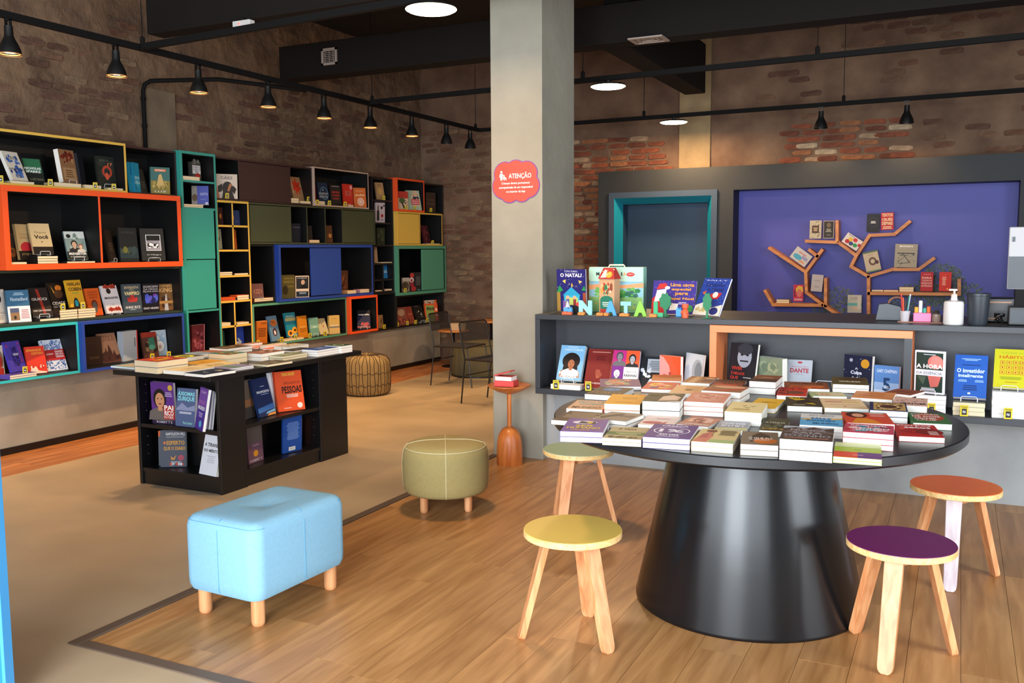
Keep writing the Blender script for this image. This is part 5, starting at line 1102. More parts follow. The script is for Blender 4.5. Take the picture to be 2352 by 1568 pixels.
I_('royal blue back cover with barcode', (650, 693, 659, 961), '#1f4a9a', 'l .15 .35 .9 .85 16 #6f93d0;r .3 .05 .65 .15 #f0f0f0;t .47 .1 .3 .07 #222 IIIIII', z2+.004, Xl, 'x', 'in the table side', t=.016)

def corners(b): P, ex, w, h = b[1], b[2], b[3], b[4]; ey = np.array([-ex[1], ex[0]]); return [P, P+ex*w, P+ex*w+ey*h, P+ey*h]
def sat(a, b):
    best = None
    for s in (a, b):
        ex = s[2]; ey = np.array([-ex[1], ex[0]])
        for ax in (ex, ey):
            A1 = [c@ax for c in corners(a)]; B1 = [c@ax for c in corners(b)]; o = min(max(A1), max(B1))-max(min(A1), min(B1))
            if o <= .0004: return None
            if best is None or o < best[0]: best = (o, ax if sum(B1) > sum(A1) else -ax)
    return best
def front(b): c = sum(corners(b))/4; return float(c@np.array([-.40, .917]))        # distance from the viewer's side
def trim(q, ax, sg_, d, wmin=.07, hmin=.075):
    """shorten a book on the side that faces its neighbour"""
    ey = np.array([-q[2][1], q[2][0]])
    if abs(ax@q[2]) > abs(ax@ey):
        d = min(d, q[3]-wmin)
        if d <= 0: return 0
        if (ax@q[2])*sg_ < 0: q[1] = q[1]+q[2]*d
        q[3] -= d
    else:
        d = min(d, q[4]-hmin)
        if d <= 0: return 0
        if (ax@ey)*sg_ < 0: q[1] = q[1]+ey*d
        q[4] -= d
    return d
def settle_flat(L, rounds=200):
    for _ in range(rounds):
        mv = False
        for i in range(len(L)):
            for j in range(i+1, len(L)):
                r = sat(L[i], L[j])
                if not r: continue
                mv = True; o, ax = r; back = j if front(L[j]) > front(L[i]) else i; ey = np.array([-L[back][2][1], L[back][2][0]]); d = o*.6+.0006
                if abs(ax@ey) > .7:
                    if trim(L[back], ax, 1 if back == i else -1, d) == 0: trim(L[i+j-back], ax, -1 if back == i else 1, d)
                elif trim(L[i], ax, 1, d/2)+trim(L[j], ax, -1, d/2) == 0:
                    L[i][1] = L[i][1]-ax*d/2; L[j][1] = L[j][1]+ax*d/2
        if not mv: break
GT = 'books lying on the black book table'; Io = (240, 740, 3.733); zi = IZ+.0004
# each: front edge along the short side of the table
def ip(px, py, z): P = onz(Io[0]+px/Io[2], Io[1]+py/Io[2], z); return P[0], P[1]
# (front-left px of top cover, width m along X, depth m along Y)
for desc, fl, w, h, n, t, cv, art, lo, pg in (
    ('thin light blue booklet overhanging the corner', (45, 372), .21, .15, 1, .012, '#5fa8d8', 'r .05 .1 .95 .9 #9a948a', None, None),
    ('fat navy thriller with red top', (252, 322), .19, .2, 2, .04, '#22306a', 'r 0 0 1 1 #a83024;n 0 0 1 1 40 .14 #d8602f #5a6a2a #7a1f1a #c0902a', '#22306a', PAGESC),
    ('cream book at the table edge', (492, 405), .17, .2, 1, .026, '#d4c4a0', 'l .2 .3 .8 .7 3 #a89a80', None, None),
    ('ink blue book at the near corner', (680, 432), .15, .21, 1, .02, '#1c2440', 'n .1 .1 .9 .9 22 .1 #d8c8a8 #3a4a7a #8a8a9a', None, None),
    ('brown book with a lime oval', (470, 300), .15, .2, 1, .03, '#3f382c', 'o .6 .5 .36 .3 .6 #b8c832', None, None),
    ('mustard yellow book', (640, 350), .16, .21, 1, .026, '#b98a26', 'l .3 .4 .7 .6 2 #8a6414', None, PAGESC),
    ('long cream paperback', (742, 372), .14, .22, 1, .022, '#cdbb8c', 'l .2 .4 .8 .7 3 #8a7a4a;n .1 .1 .9 .4 8 .1 #8a6a3a', None, PAGESC),
    ('lilac striped booklet', (890, 390), .13, .2, 2, .01, '#8a86b0', 'r 0 .3 1 .6 #6a8a7a', None, None),
    ('teal and amber art book', (806, 278), .155, .22, 2, .033, '#2f6a68', 'r .5 0 1 .6 #6a4a2a;n 0 0 1 1 26 .16 #3a8a86 #8a5a2a #1f4a4a #c09a5a', '#d8cca8', PAGESC),
    ('blue and brown novel behind the teal one', (680, 262), .14, .2, 1, .03, '#6a7a9a', 'r 0 .5 1 1 #7a4a3a', None, None),
    ('dark umber hardback', (892, 218), .145, .22, 2, .022, '#3a2a20', 'n 0 0 1 1 20 .16 #8a6a44 #5a4028 #2a1c14', '#4a4a72', None),
    ('sepia book behind the umber hardback', (1090, 190), .15, .2, 2, .02, '#7a5a48', 'l .2 .3 .8 .6 3 #c0a080', None, None),
    ('blush brown paperback', (1192, 262), .16, .2, 2, .026, '#8a6258', 'n 0 .2 1 1 16 .16 #a88078 #5a3c38 #c0a090', '#d8d4c8', None),
    ('vermilion booklet', (1255, 218), .15, .18, 1, .012, '#d8502a', 'l .3 .4 .8 .6 2 #f0c0a0', None, None),
    ('sage paperback with pale spine', (1378, 284), .13, .22, 2, .016, '#7f8a74', 'l .2 .3 .8 .6 3 #b8c0a8', None, PAGESC),
    ('grey foliage booklet', (1242, 352), .14, .2, 1, .016, '#6a6458', 'n 0 0 1 1 24 .16 #8a8478 #4a463c', None, PAGESC),
    ('black slate booklet', (1452, 236), .15, .2, 1, .014, '#1f1c1c', 'l .3 .4 .7 .6 2 #777', None, None),
    ('cobalt blue pile top', (1690, 232), .12, .21, 3, .016, '#2f4f96', 'l .2 .3 .8 .7 4 #9fb0d8', '#dcdcea', None),
    ('bottle green pile top with white swirl', (1800, 210), .13, .21, 3, .018, '#2a4a2c', 'o .5 .5 .3 .25 .7 #c8d0b8;l .2 .15 .8 .25 2 #a8b898', '#e0deec', None),
    ('white edged catalogue', (1350, 185), .13, .2, 1, .03, '#b8a890', 'n 0 0 1 1 14 .2 #d8cab0 #8a7a64', None, None),
    ('second white edged catalogue', (1505, 190), .12, .2, 1, .03, '#a89880', 'n 0 0 1 1 14 .2 #c8b89a #7a6a54', None, None),
    ('third white edged catalogue', (1632, 185), .12, .2, 1, .03, '#98a0a8', 'n 0 0 1 1 12 .2 #b8c0c8 #6a7078', None, None),
    ('orange red tract at the far edge', (1330, 160), .15, .2, 1, .012, '#e0562a', 'l .3 .4 .7 .6 1 #f0c0a0', None, None)):
    w *= 1.25; h *= 1.22; x, y = ip(*fl, zi+n*t); x = min(max(x, ix0-.16), ix1+.08-w); y = min(y, iy1+.13-h); an = random.Random(desc).uniform(-.09, -.01)
    ISL = globals().setdefault('ISL', []); ISL.append([desc, np.array([x, y]), np.array([math.cos(an), math.sin(an)]), w, h, n, t, cv, art, lo, pg])
settle_flat(ISL)
for desc, P, ex, w, h, n, t, cv, art, lo, pg in ISL:
    P = P+ex*.0008+np.array([-ex[1], ex[0]])*.0008
    stack((P[0], P[1], zi), (ex[0], ex[1], 0), (-ex[1], ex[0], 0), w-.0016, h-.0016, n, t, cv, art, desc, GT, 'on the black table', pg, lo, jit=0.)

# ================================================================== BOOKS ON THE ROUND TABLE
GR = 'books laid out on the round table'; A_ = (1240, 840, 4.704); B_ = (1700, 840, 4.3556); zr = TZ+.0004
TL_ = []
def R_(org, desc, FL, FR, BL, n, t, cover, art='', lower=None, pages=None, h=None):
    q = lambda p: onz(org[0]+p[0]/org[2], org[1]+p[1]/org[2], zr+n*t)
    P, Q_, V = q(FL), q(FR), q(BL); ex = Q_-P; ex[2] = 0; w = float(np.linalg.norm(ex)); ex /= w; ey = np.array([-ex[1], ex[0], 0])
    sh_ = math.atan2(float((V-P)@ex), max(float((V-P)@ey), .05)); an = math.atan2(ex[1], ex[0])-sh_*.4; Mx = (P+Q_)/2
    ex = np.array([math.cos(an), math.sin(an), 0]); ey = np.array([-ex[1], ex[0], 0]); hh = min(max(float((V-P)@ey), .1), .28); P = Mx-ex*w/2
    TL_.append([desc, P[:2], ex[:2], w, hh, n, t, cover, art, lower, pages])
R_(A_, 'purple book with yellow capitals', (212, 712), (682, 712), (520, 565), 2, .021, '#6d4a96', 'e .45 .7 .3 .12 #e8e0e8;p #1f1a28 .3 .62 .75 .6 .7 .78 .5 .74 .35 .8;p #d8b02a .5 .66 .62 .6 .66 .74 .55 .8;T .5 .44 .45 .12 #e0c02a SER;T .5 .28 .8 .14 #e0c02a HUMANO;l .15 .08 .75 .16 1 #d8a05a;l .4 .88 .95 .94 1 #d8a05a', '#5a3a86')
R_(A_, 'beige field guide with green band', (672, 775), (1098, 798), (790, 650), 2, .014, '#b0a078', 'r 0 .3 1 .55 #3f6a34;l .2 .34 .9 .5 2 #c8c08a;T .45 .8 .5 .14 #4a3a22 A VIDA;n 0 0 1 .25 18 .1 #6a5a3a #8a7a54 #4a3f28')
R_(A_, 'violet growth book with white circle', (1105, 768), (1625, 792), (1310, 628), 2, .021, '#4a2a80', 'T .5 .87 .6 .1 #eee8f4 CRESÇA;o .5 .52 .4 .26 .93 #eee8f4;T .5 .52 .55 .22 #eee8f4 1%;T .5 .22 .45 .1 #eee8f4 AO DIA;l .2 .06 .8 .14 2 #d8cce8')
R_(A_, 'cream book with pink robed figure', (1632, 815), (2090, 842), (1790, 680), 2, .018, '#d8bf86', 'p #d07a66 .0 .0 .35 .0 .42 .5 .3 .8 .12 .6;e .3 .85 .14 .1 #7a3a34;p #b8605a .1 .3 .3 .35 .28 .7 .14 .62;r .4 0 1 .22 #a8b87a;l .5 .55 .95 .95 7 #5a4a30;r .36 .5 .38 1 #8a6a40')
R_(B_, 'stone grey book with orange fruit', (0, 782), (386, 797), (75, 655), 2, .0205, '#857460', 'p #4a3a2a .25 .2 .5 .3 .8 .4 .75 .75 .5 .95 .3 .7;e .65 .3 .32 .2 #d8782a;T .52 .48 .65 .13 #efe8e0 O QUE ELE;t .5 .36 .55 .09 #efe8e0 SUSSURRA')
R_(B_, 'brown mountain book with big grey capitals', (390, 728), (935, 757), (495, 600), 2, .038, '#4f3f36', 'p #b0b4bc 0 .8 .25 .92 .4 .82 .6 .98 .8 .85 1 .95 1 1 0 1;p #6a5a52 0 .55 .3 .85 .5 .7 .7 .9 1 .6 1 .5 0 .5;T .5 .72 .7 .16 #9a8f90 NUNCA;T .5 .5 .6 .16 #9a8f90 SAIA;T .5 .3 .9 .18 #9a8f90 SOZINHO;l .05 .08 .95 .16 1 #c8846a')
R_(B_, 'lime, red and purple block cover', (922, 905), (1422, 938), (972, 762), 2, .011, '#a8b834', 'r 0 0 .5 .38 #d8482f;r .5 0 1 .38 #6a3a76;r 0 .7 1 1 #cdd49a;l .4 .16 .62 .2 1 #f0d8d0;l .4 .5 .62 .54 1 #5a6a20')
R_(B_, 'pink and teal memoir with bold white name', (1015, 692), (1540, 726), (1068, 572), 3, .0205, '#c0485a', 'n 0 0 1 1 40 .2 #d87a8a #2f7a9a #e8a0a0 #8a2a4a #3fa0b0;T .5 .82 .75 .15 #f4ece8 INDOMÁVEL;T .5 .5 .8 .16 #f4e8e0 GLENNON;T .5 .3 .5 .15 #f4e8e0 DOYLE;e .1 .3 .08 .06 #c8342a')
R_(B_, 'scarlet novel with white italic title', (1550, 702), (2045, 714), (1602, 582), 1, .0215, '#b5241f', 'n 0 .1 1 .9 18 .2 #c8382a #9a1a1a;e .75 .4 .32 .22 #7a1f1a;T .5 .88 .8 .14 #f0e4e0 Corpos;T .55 .7 .6 .12 #f0e4e0 secos;l .7 .15 .95 .45 4 #e8c0b8')
R_(B_, 'green novel with red leaf shape', (1702, 568), (2122, 582), (1722, 468), 1, .026, '#3a6a3c', 'e .5 .6 .42 .36 #a8402f;T .45 .86 .75 .14 #efe8dc SOLUÇÃO;T .45 .66 .75 .13 #efe8dc DE DOIS;T .42 .46 .6 .13 #efe8dc MICHEL;t .4 .3 .5 .12 #efe8dc LAUB', h=.2)
R_(B_, 'white and sky blue novel with yellow hands', (592, 590), (1032, 610), (655, 478), 2, .024, '#d8d4d0', 'r 0 0 1 .62 #5fa8d4;p #e0a84a 0 .55 .2 .6 .3 .5 .1 .45;p #e0a84a .7 .62 1 .7 1 .6 .75 .52;T .5 .86 .6 .12 #b8b0b4 ESSA GENTE;T .5 .62 .5 .12 #2f5f8a SALLY;T .5 .42 .7 .13 #2f5f8a ROONEY;T .6 .2 .6 .12 #2f5f8a MUNDO')
R_(B_, 'dark olive landscape novel', (182, 640), (470, 655), (292, 462), 1, .026, '#4a4a38', 'n 0 0 1 .7 30 .18 #6a6a4a #38382a #5a5f48;T .5 .62 .75 .12 #b8b49a A MINHA;n 0 0 1 .25 14 .12 #b08a3a #8a6a2a', h=.21)
R_(B_, 'red cover with a dark haired woman', (1072, 570), (1588, 582), (1108, 458), 2, .022, '#d04a30', 'r 0 .93 1 1 #7fc0c0;e .3 .7 .24 .26 #4a2018;e .32 .66 .13 .16 #d89a7a;p #e08a2a .1 0 .75 0 .6 .3 .45 .42 .25 .4;l .55 .78 .95 .9 2 #f4e0d4;l .55 .6 .95 .68 1 #f4e0d4')
R_(B_, 'navy book with gold ornament', (1292, 446), (1712, 466), (1322, 358), 2, .026, '#22305a', 'r .1 .08 .96 .94 #c09a5c;n .1 .08 .96 .94 60 .09 #6a4a2a #3a2a2a #e0c088;e .5 .45 .3 .25 #4a2a20;o .5 .45 .3 .25 .8 #d8b47a')
R_(B_, 'pale pink speckled novel', (1520, 385), (1872, 407), (1535, 306), 1, .03, '#e0b8a8', 'n 0 0 1 1 50 .05 #7a5a5a #a07a70 #c89a90;T .6 .25 .75 .16 #3a2a2a GULLIVER')
R_(B_, 'apricot paperback', (1108, 312), (1525, 340), (1142, 244), 1, .018, '#d8905a', 'l .2 .6 .8 .75 2 #b8602f;l .2 .3 .8 .45 1 #b8602f', h=.17)
R_(B_, 'cream classic with thin rainbow rule', (838, 422), (1290, 428), (892, 308), 1, .02, '#ecd0a6', 'r .1 .6 .5 .66 #b8405a;r .5 .6 .9 .66 #d8b03a;T .5 .82 .75 .1 #d8a878 PERSUASÃO;t .5 .36 .7 .07 #d8a878 JANE AUSTEN;e .5 .2 .03 .03 #c84a3a', h=.2)
R_(B_, 'black and yellow thriller', (418, 400), (832, 406), (530, 312), 1, .027, '#3f3a2a', 'p #d0b02a .05 .9 .4 1 .6 .7 .85 .2 .5 .35;p #1f1c18 .3 .6 .6 .75 .8 .4 .3 .3;T .55 .86 .7 .12 #2a2418 ARMADA;l .1 .1 .6 .2 1 #c0b8a0', h=.19)
R_(B_, 'bright yellow novel behind the thriller', (60, 408), (400, 432), (180, 318), 1, .022, '#e2b328', 'T .55 .6 .6 .14 #b88414 AMIGA;l .3 .3 .7 .4 1 #c89420', h=.18)
R_(A_, 'pale yellow book with black birds', (1992, 490), (2400, 512), (2090, 385), 2, .028, '#ecd79c', 'p #2a2218 .3 .7 .4 .62 .5 .72 .42 .58;p #2a2218 .55 .66 .68 .6 .76 .7 .68 .56;p #2a2218 .4 .5 .55 .46 .62 .54 .55 .42;l .1 .2 .7 .34 2 #b89a54', '#e8e2d0')
R_(A_, 'grey lilac book with white capitals', (1862, 682), (2228, 700), (1968, 588), 1, .02, '#9a9aa4', 'p #c8c48a 0 0 1 0 1 .3 0 .2;T .5 .7 .8 .16 #efeef4 COMO VIVER;T .5 .45 .7 .16 #efeef4 EM MIM', h=.19)
R_(A_, 'pale pink book with a red fish', (1012, 630), (1442, 648), (1190, 532), 1, .02, '#e6cabc', 'e .35 .25 .3 .14 #b8483a;p #b8483a .6 .25 .75 .4 .72 .1;l .3 .6 .8 .75 2 #d0a090', h=.19)
R_(A_, 'rose portrait book with white caption', (1472, 622), (1832, 660), (1622, 534), 1, .018, '#b87a66', 'n 0 .2 1 1 30 .18 #d8a090 #8a4a40 #c06a5a #e0b8a0;T .5 .12 .9 .12 #f4e8e0 O CAMINHO', h=.19)
R_(A_, 'chocolate brown book with beige wording', (118, 580), (560, 612), (330, 482), 1, .021, '#4f3d34', 'l .1 .3 .9 .9 5 #a08a74', h=.2)
R_(A_, 'sepia greyhound photo book', (562, 560), (962, 608), (722, 482), 2, .018, '#8a7a6c', 'p #3a302a .05 .3 .3 .75 .5 .9 .55 .6 .35 .4 .2 .1;l .5 .45 .95 .7 3 #5a4a40', h=.18)
R_(A_, 'peach and teal world book', (280, 460), (682, 472), (470, 372), 1, .02, '#d8ab8a', 'T .5 .8 .8 .18 #5f9aa0 FEITO UM;T .55 .56 .7 .16 #5f9aa0 UNIVERSO;T .5 .2 .8 .2 #5a4a40 MUNDO', h=.19)
R_(A_, 'golden yellow book with a red spine', (690, 410), (1086, 418), (862, 306), 2, .028, '#e5a62a', 'l .3 .5 .9 .7 2 #b87a14;l .2 .15 .8 .25 2 #c88a1c;r .8 .92 1 1 #d88a1c', '#d8564a', h=.2)
R_(A_, 'black cover with a pale face', (1088, 395), (1522, 405), (1310, 290), 2, .04, '#2c3226', 'p #d8b8a0 .4 .1 .9 .2 .95 .55 .7 .8 .45 .6;e .65 .45 .2 .2 #e0c4ae;p #f0e8e0 .5 0 1 0 1 .12;n 0 .5 .5 1 12 .2 #3f4a34 #1c2018;l .5 .85 .9 .95 2 #c8b890', h=.2)
R_(A_, 'large salmon pink art book', (1532, 382), (1986, 402), (1700, 275), 3, .021, '#d88f7c', 'n 0 0 1 1 18 .25 #e0a08c #cc8472 #e4ac98;o .45 .6 .2 .14 .85 #b86a5a', h=.2)
R_(A_, 'brown book with a peach oval', (1740, 262), (2165, 290), (1860, 200), 2, .03, '#96694a', 'e .55 .75 .42 .18 #e0a884;p #c8402f 0 .2 .6 .1 1 .6 1 .7 .5 .25 0 .3', h=.18)
R_(A_, 'sand coloured book with fine print', (1385, 292), (1740, 302), (1565, 208), 1, .022, '#e0b98a', 'l .3 .3 .95 .9 5 #c08a54;n .3 .3 .7 .6 8 .1 #4a3a28', h=.18)
R_(A_, 'coral and yellow abstract cover', (1092, 245), (1440, 258), (1185, 168), 1, .019, '#c85a4a', 'n 0 0 1 1 30 .22 #e0b03a #7a4a8a #e8a08a #d84a3a #f0d0b0;l .5 .3 .95 .45 2 #8a2a20', h=.18)
R_(A_, 'burnt orange book', (1205, 160), (1530, 160), (1312, 98), 1, .014, '#bf6526', 'l .4 .4 .8 .6 2 #8a3f14', h=.17)
R_(A_, 'purple floral cover', (655, 226), (1092, 216), (832, 138), 1, .02, '#6f4a7c', 'n 0 0 .85 1 50 .14 #9aa88a #d8785a #b8b0a8 #7a8a6a #e0a090', h=.19)
R_(A_, 'dark brown book with blue emblem', (478, 302), (862, 322), (682, 222), 1, .028, '#3f342c', 'e .5 .68 .28 .2 #2f6aa8;n .2 .5 .8 .9 14 .1 #4a8ac0 #1c2a3a;T .5 .3 .85 .14 #8a7a60 ITALO;l .1 .1 .9 .2 1 #8a7a60', h=.2)
R_(A_, 'brown striped travel book', (1528, 172), (1832, 192), (1585, 104), 1, .022, '#9a6a4a', 'r .2 0 .45 1 #c8a070;r .6 .2 1 .6 #6a3f2c;l .6 .65 .95 .8 1 #e8d0b0', h=.17)
R_(A_, 'red and black essay book', (1842, 212), (2180, 226), (1935, 145), 1, .02, '#8a2f22', 'r 0 .6 1 1 #5a3a2a;T .6 .42 .5 .2 #2a1410 LEIA;n 0 0 1 .4 10 .2 #c8442f', h=.17)
R_(B_, 'brown novel on a black wording pile', (88, 150), (432, 168), (172, 88), 2, .033, '#7a4a34', 'r 0 0 1 .4 #3a2a2a;l .2 .5 .8 .7 2 #c8906a', '#2f2624', h=.17)
R_(B_, 'red essay book with black capitals', (292, 290), (702, 304), (400, 205), 1, .024, '#c23326', 'T .3 .82 .5 .18 #2a1410 A COR;T .22 .55 .35 .18 #2a1410 DA;T .22 .25 .35 .18 #2a1410 PELE;e .6 .4 .3 .18 #6a4030;l .6 .8 .95 .9 1 #2a1410', h=.19)
R_(B_, 'brown novel with orange houses', (440, 232), (902, 242), (500, 158), 1, .02, '#8a4f34', 'n 0 0 1 .5 34 .16 #d8622a #a8421f #e08a3a;T .5 .76 .8 .2 #4a2a1c VALENTES', h=.18)
R_(B_, 'thick olive history book', (926, 182), (1292, 192), (982, 104), 2, .022, '#4f4a28', 'e .6 .75 .4 .2 #3a2c1c;T .5 .4 .6 .16 #e8e0c8 NORUEGA', '#c8c0a8', h=.17)
R_(B_, 'pale green booklet with coral title', (700, 306), (1060, 300), (752, 262), 1, .016, '#aab88c', 'r .2 .1 1 .8 #d8c8a4;T .4 .4 .3 .2 #c85a4a TE', h=.16)
R_(B_, 'reddish brown booklet at the back', (1440, 262), (1672, 300), (1440, 205), 1, .014, '#8a4a34', 'l .2 .4 .8 .6 2 #5a2a1c', h=.15)
settle_flat(TL_)
for desc, P, ex, w, h, n, t, cv, art, lo, pg in TL_:
    P = P+ex*.0008+np.array([-ex[1], ex[0]])*.0008; w -= .0016; h -= .0016
    stack((P[0], P[1], zr), (ex[0], ex[1], 0), (-ex[1], ex[0], 0), w, h, n, t, cv, art, desc, GR, 'on the round table', pg, lo, jit=.0)

# ================================================================== BOOKS IN THE COUNTER SHELF
GC = 'books standing in the counter shelf'; zc = cbot+.0405; zcf = cbot+.0805; YC = CY+.12
def C_(desc, px, cover, art, z=zc, Yp=None, where='in the counter shelf', **k): return stand(desc, px, cover, art, z, Yp or YC, 'y', GC, where, **k)
def cstack(desc, px0, px1, z, Yp, n, t, cover, depth=.14, pages=None):
    x0, x1 = xpx(px0, z, Yp), xpx(px1, z, Yp); return stack((x0, Yp, z), (1, 0, 0), (0, 1, 0), x1-x0, depth, n, t, cover, '', desc, 'books lying flat in the counter shelf', 'in the counter shelf', pages, None, jit=.002)
def ctag(desc, px, z, Yp, s=1.25): return price_tag((xpx(px, z, Yp), Yp, z), math.radians(8), desc, s)
cstack('white book lying flat under the sky blue memoir', 1265, 1332, zc, CY+.02, 1, .034, '#e8e6e0', .1)
C_('sky blue memoir with a smiling woman', (1277, 1333, 1296, 798.8), '#7fb2d8', 't .5 .95 .4 .035 #dfeaf4 MINHA;t .55 .88 .75 .075 #dfeaf4 HISTÓRIA;e .5 .55 .36 .24 #241a18;b .5 .08 .85 #a8694a #241a18 #b8835f;e .5 .33 .3 .2 #2a1e1a;b .52 .12 .7 #a8694a #241a18 #e0e8f0;T .48 .2 .8 .08 #f4f6f8 MICHELLE;T .48 .09 .7 .08 #f4f6f8 OBAMA', zc+.035, CY+.10, t=.035, easel=True)
C_('dark red wrapped prayer book', (1335, 1396, 1349, 804.5), '#7a2420', 'l .15 .9 .85 .94 1 #c88a7a;l .25 .7 .75 .84 3 #5a1614;n .3 .2 .65 .55 22 .1 #9a4a3a #a8583f;t .45 .13 .6 .06 #e8d8d0 Vivencia;r .93 .1 .96 .9 #a85a54', zc, CY+.08, t=.03)
C_('purple and orange quartet of portraits', (1398, 1459, 1408, 806.8), '#7a2f86', 'r 0 .66 .5 1 #c0287a;r .5 .55 1 1 #e0562a;r 0 0 .45 .25 #e0762a;b .26 .6 .5 #8a8488 #4a4648 #6a6468;b .74 .55 .5 #b0aaac #1c181a #2a2628;b .2 .2 .42 #c8c4c8 #e0dce0 #5a5658;r .45 .26 1 .58 #efecee;t .72 .46 .45 .045 #222 CANTO DE;T .72 .37 .48 .065 #222 RAINHAS;e .3 .1 .15 .12 #4a2418;e .75 .08 .2 .12 #6a3a20', zc, CY+.08, t=.03)
C_('black biography with open book photo', (1461, 1518, 1473, 823), '#1c1f24', 'r .35 .55 .98 .95 #b8bcc4;l .4 .6 .95 .9 6 #6a7078;n .05 .3 .6 .8 14 .1 #d0d4dc #3a3f48;p #c8ccd4 .4 .2 .95 .25 .9 .4 .5 .35;t .6 .1 .6 .05 #d8dce0 Clarice', t=.025)
C_('coral pink book with tinted face', (1514, 1562, 1515, 815), '#e6603f', 'p #f0a09a 0 0 .55 0 .6 .35 .45 .75 .2 .95 0 1;e .25 .45 .14 .07 #c85a5a;e .5 .55 .06 .04 #b84a44;p #e85a34 .5 1 1 1 1 .3 .8 .7 .6 .9;l .5 .3 .85 .36 1 #a83a28', t=.03)
C_('white cover with black-and-white woman', (1566, 1605, 1577, 810), '#d4d8e0', 'e .72 .62 .3 .26 #b0b4bc;e .78 .6 .2 .22 #8a8e96;p #1a1c22 .0 .0 1 0 1 .35 .7 .2 .3 .3;p #c0c4cc .5 .1 .8 .1 .85 .45 .6 .5', t=.02)
C_('black memoir with a moustached man', (1667, 1729, 1680, 789), '#24252b', 'e .55 .72 .26 .22 #a8acb8;e .55 .88 .28 .12 #3a3c44;r .4 .62 .7 .65 #2a2c34;e .45 .76 .05 .02 #222;e .65 .76 .05 .02 #222;T .32 .48 .4 .07 #c8402f VIVER;T .38 .38 .5 .07 #c8402f É MELHOR;T .25 .28 .3 .07 #c8402f QUE;T .38 .18 .45 .07 #c8402f SONHAR;l .5 .28 .95 .32 1 #aaa', zcf, CY+.13, 'in the orange frame', easel=True)
C_('moss green gift box with label', (1738, 1796, 1738.5, 818), '#8a977c', 'r .18 .1 .75 .5 #e4e8ea;l .25 .3 .7 .36 1 #8a8f90;n 0 .5 1 1 10 .2 #a8b08c #76866e', zcf, CY+.13, 'in the orange frame', t=.05, asp=.85, name=None) if False else C_('moss green boxed book with white label', (1738, 1796, 1738.5, 818), '#8a977c', 'r .18 .1 .75 .5 #e4e8ea;l .25 .3 .7 .36 1 #8a8f90;n 0 .5 1 1 10 .2 #a8b08c #76866e', zcf, CY+.13, 'in the orange frame', t=.05, asp=.85)
C_('light grey poetry book with red title', (1803, 1860, 1810, 830.5), '#b9bcc4', 't .5 .8 .7 .05 #b8606a Alessandro;T .5 .68 .75 .13 #b0303a DANTE;e .5 .92 .1 .03 #b8404a;l .3 .55 .7 .58 1 #999', zcf, CY+.12, 'in the orange frame', easel=True)
ee = empty('book_easel', (xpx(1901, zcf, CY+.08), CY+.08, zcf), 0, 'empty white wire easel in the orange frame', 'book easel', 'white wire book easels')
hw = (xpx(1930, zcf, CY+.08)-xpx(1872, zcf, CY+.08))/2
MB().tube([(-hw, 0, .0), (-hw, .02, .1), (-hw+.01, .022, .11), (hw-.01, .022, .11), (hw, .02, .1), (hw, 0, 0)], .0022, 6).build('back_frame', WHITEWIRE, ee); MB().tube([(-hw, 0, .003), (-hw, -.03, .003), (-hw, -.03, .025), (hw, -.03, .025), (hw, -.03, .003), (hw, 0, .003)], .0022, 6).build('front_lip', WHITEWIRE, ee)
C_('midnight blue novel with a gold moon', (1935, 1999, 1940, 813), '#20223a', 'e .75 .82 .15 .1 #d8962a;e .25 .88 .06 .04 #aab;T .45 .6 .4 .1 #eef Culpa;t .45 .7 .1 .05 #eef A;t .5 .5 .4 .05 #eef é dos;T .5 .4 .6 .1 #eef Planetas;n 0 0 1 1 20 .015 #cde', zcf, CY+.14, 'in the orange frame', t=.03)
C_('blue gradient book with large numeral', (2006, 2063, 2009, 838), '#5a86c4', 'r 0 0 1 .35 #c8d4e8;r 0 .35 1 .55 #9ab4dc;t .5 .86 .8 .09 #eef4fc GARY CHAPMAN;T .5 .5 .3 .36 #22406a 5;t .5 .42 .2 .08 #eee AS;t .5 .12 .85 .1 #6a86b8 LINGUAGENS', zcf, CY+.08, 'in the orange frame')
# stacked section
def zrow(px, py, Yp): return ony(px, py, Yp)[2]
zs1 = zrow(2099, 904, CY+.06); n1 = 4; cstack('white paged pile under the flower cover', 2103, 2172, zc, CY+.03, n1, (zs1-zc)/n1, '#c8c8cc', .14)
C_('white framed book with coral flower', (2099, 2167, 2102, 806), '#e8e8f0', 'r .05 .56 .95 .96 #24382f;r .05 .04 .95 .42 #24382f;e .7 .74 .26 .16 #d87a70;p #e08a80 .5 .6 .95 .62 .9 .85 .6 .9;p #c8685e .45 .42 .9 .42 .8 .18 .55 .15;p #4a5a4a .1 .4 .4 .4 .3 .2;T .5 .64 .88 .1 #f4f0ee A HORA;t .5 .49 .85 .08 #4a4a5a DA ESSÊNCIA;l .25 .9 .75 .93 1 #dde;r .25 .05 .7 .14 #9a9a9e', zs1+.004, CY+.06, t=.02, easel=True)
zs2 = zrow(2188, 921, CY+.06); cstack('shrink-wrapped pile under the bright blue book', 2188, 2262, zc, CY+.03, 3, (zs2-zc)/3, '#a8a496', .14, PAGESC)
C_('bright blue investing book', (2188, 2264, 2194.5, 823), '#2458ae', 'l .2 .86 .8 .92 2 #9fc0ea;l .2 .74 .8 .78 1 #16306a;T .5 .63 .85 .1 #cfe4f8 O investidor;T .5 .5 .75 .1 #cfe4f8 inteligente;l .08 .36 .45 .42 2 #9fc0ea;l .62 .36 .92 .42 2 #9fc0ea;l .25 .16 .75 .3 3 #16306a;r .44 .08 .52 .12 #e0ecf8', zs2+.004, CY+.05, t=.05, easel=True)
zs3 = zrow(2279, 897, CY+.06); cstack('tall white pile under the lime yellow book', 2277, 2358, zc, CY+.03, 6, (zs3-zc)/6, '#dcdce0', .14)
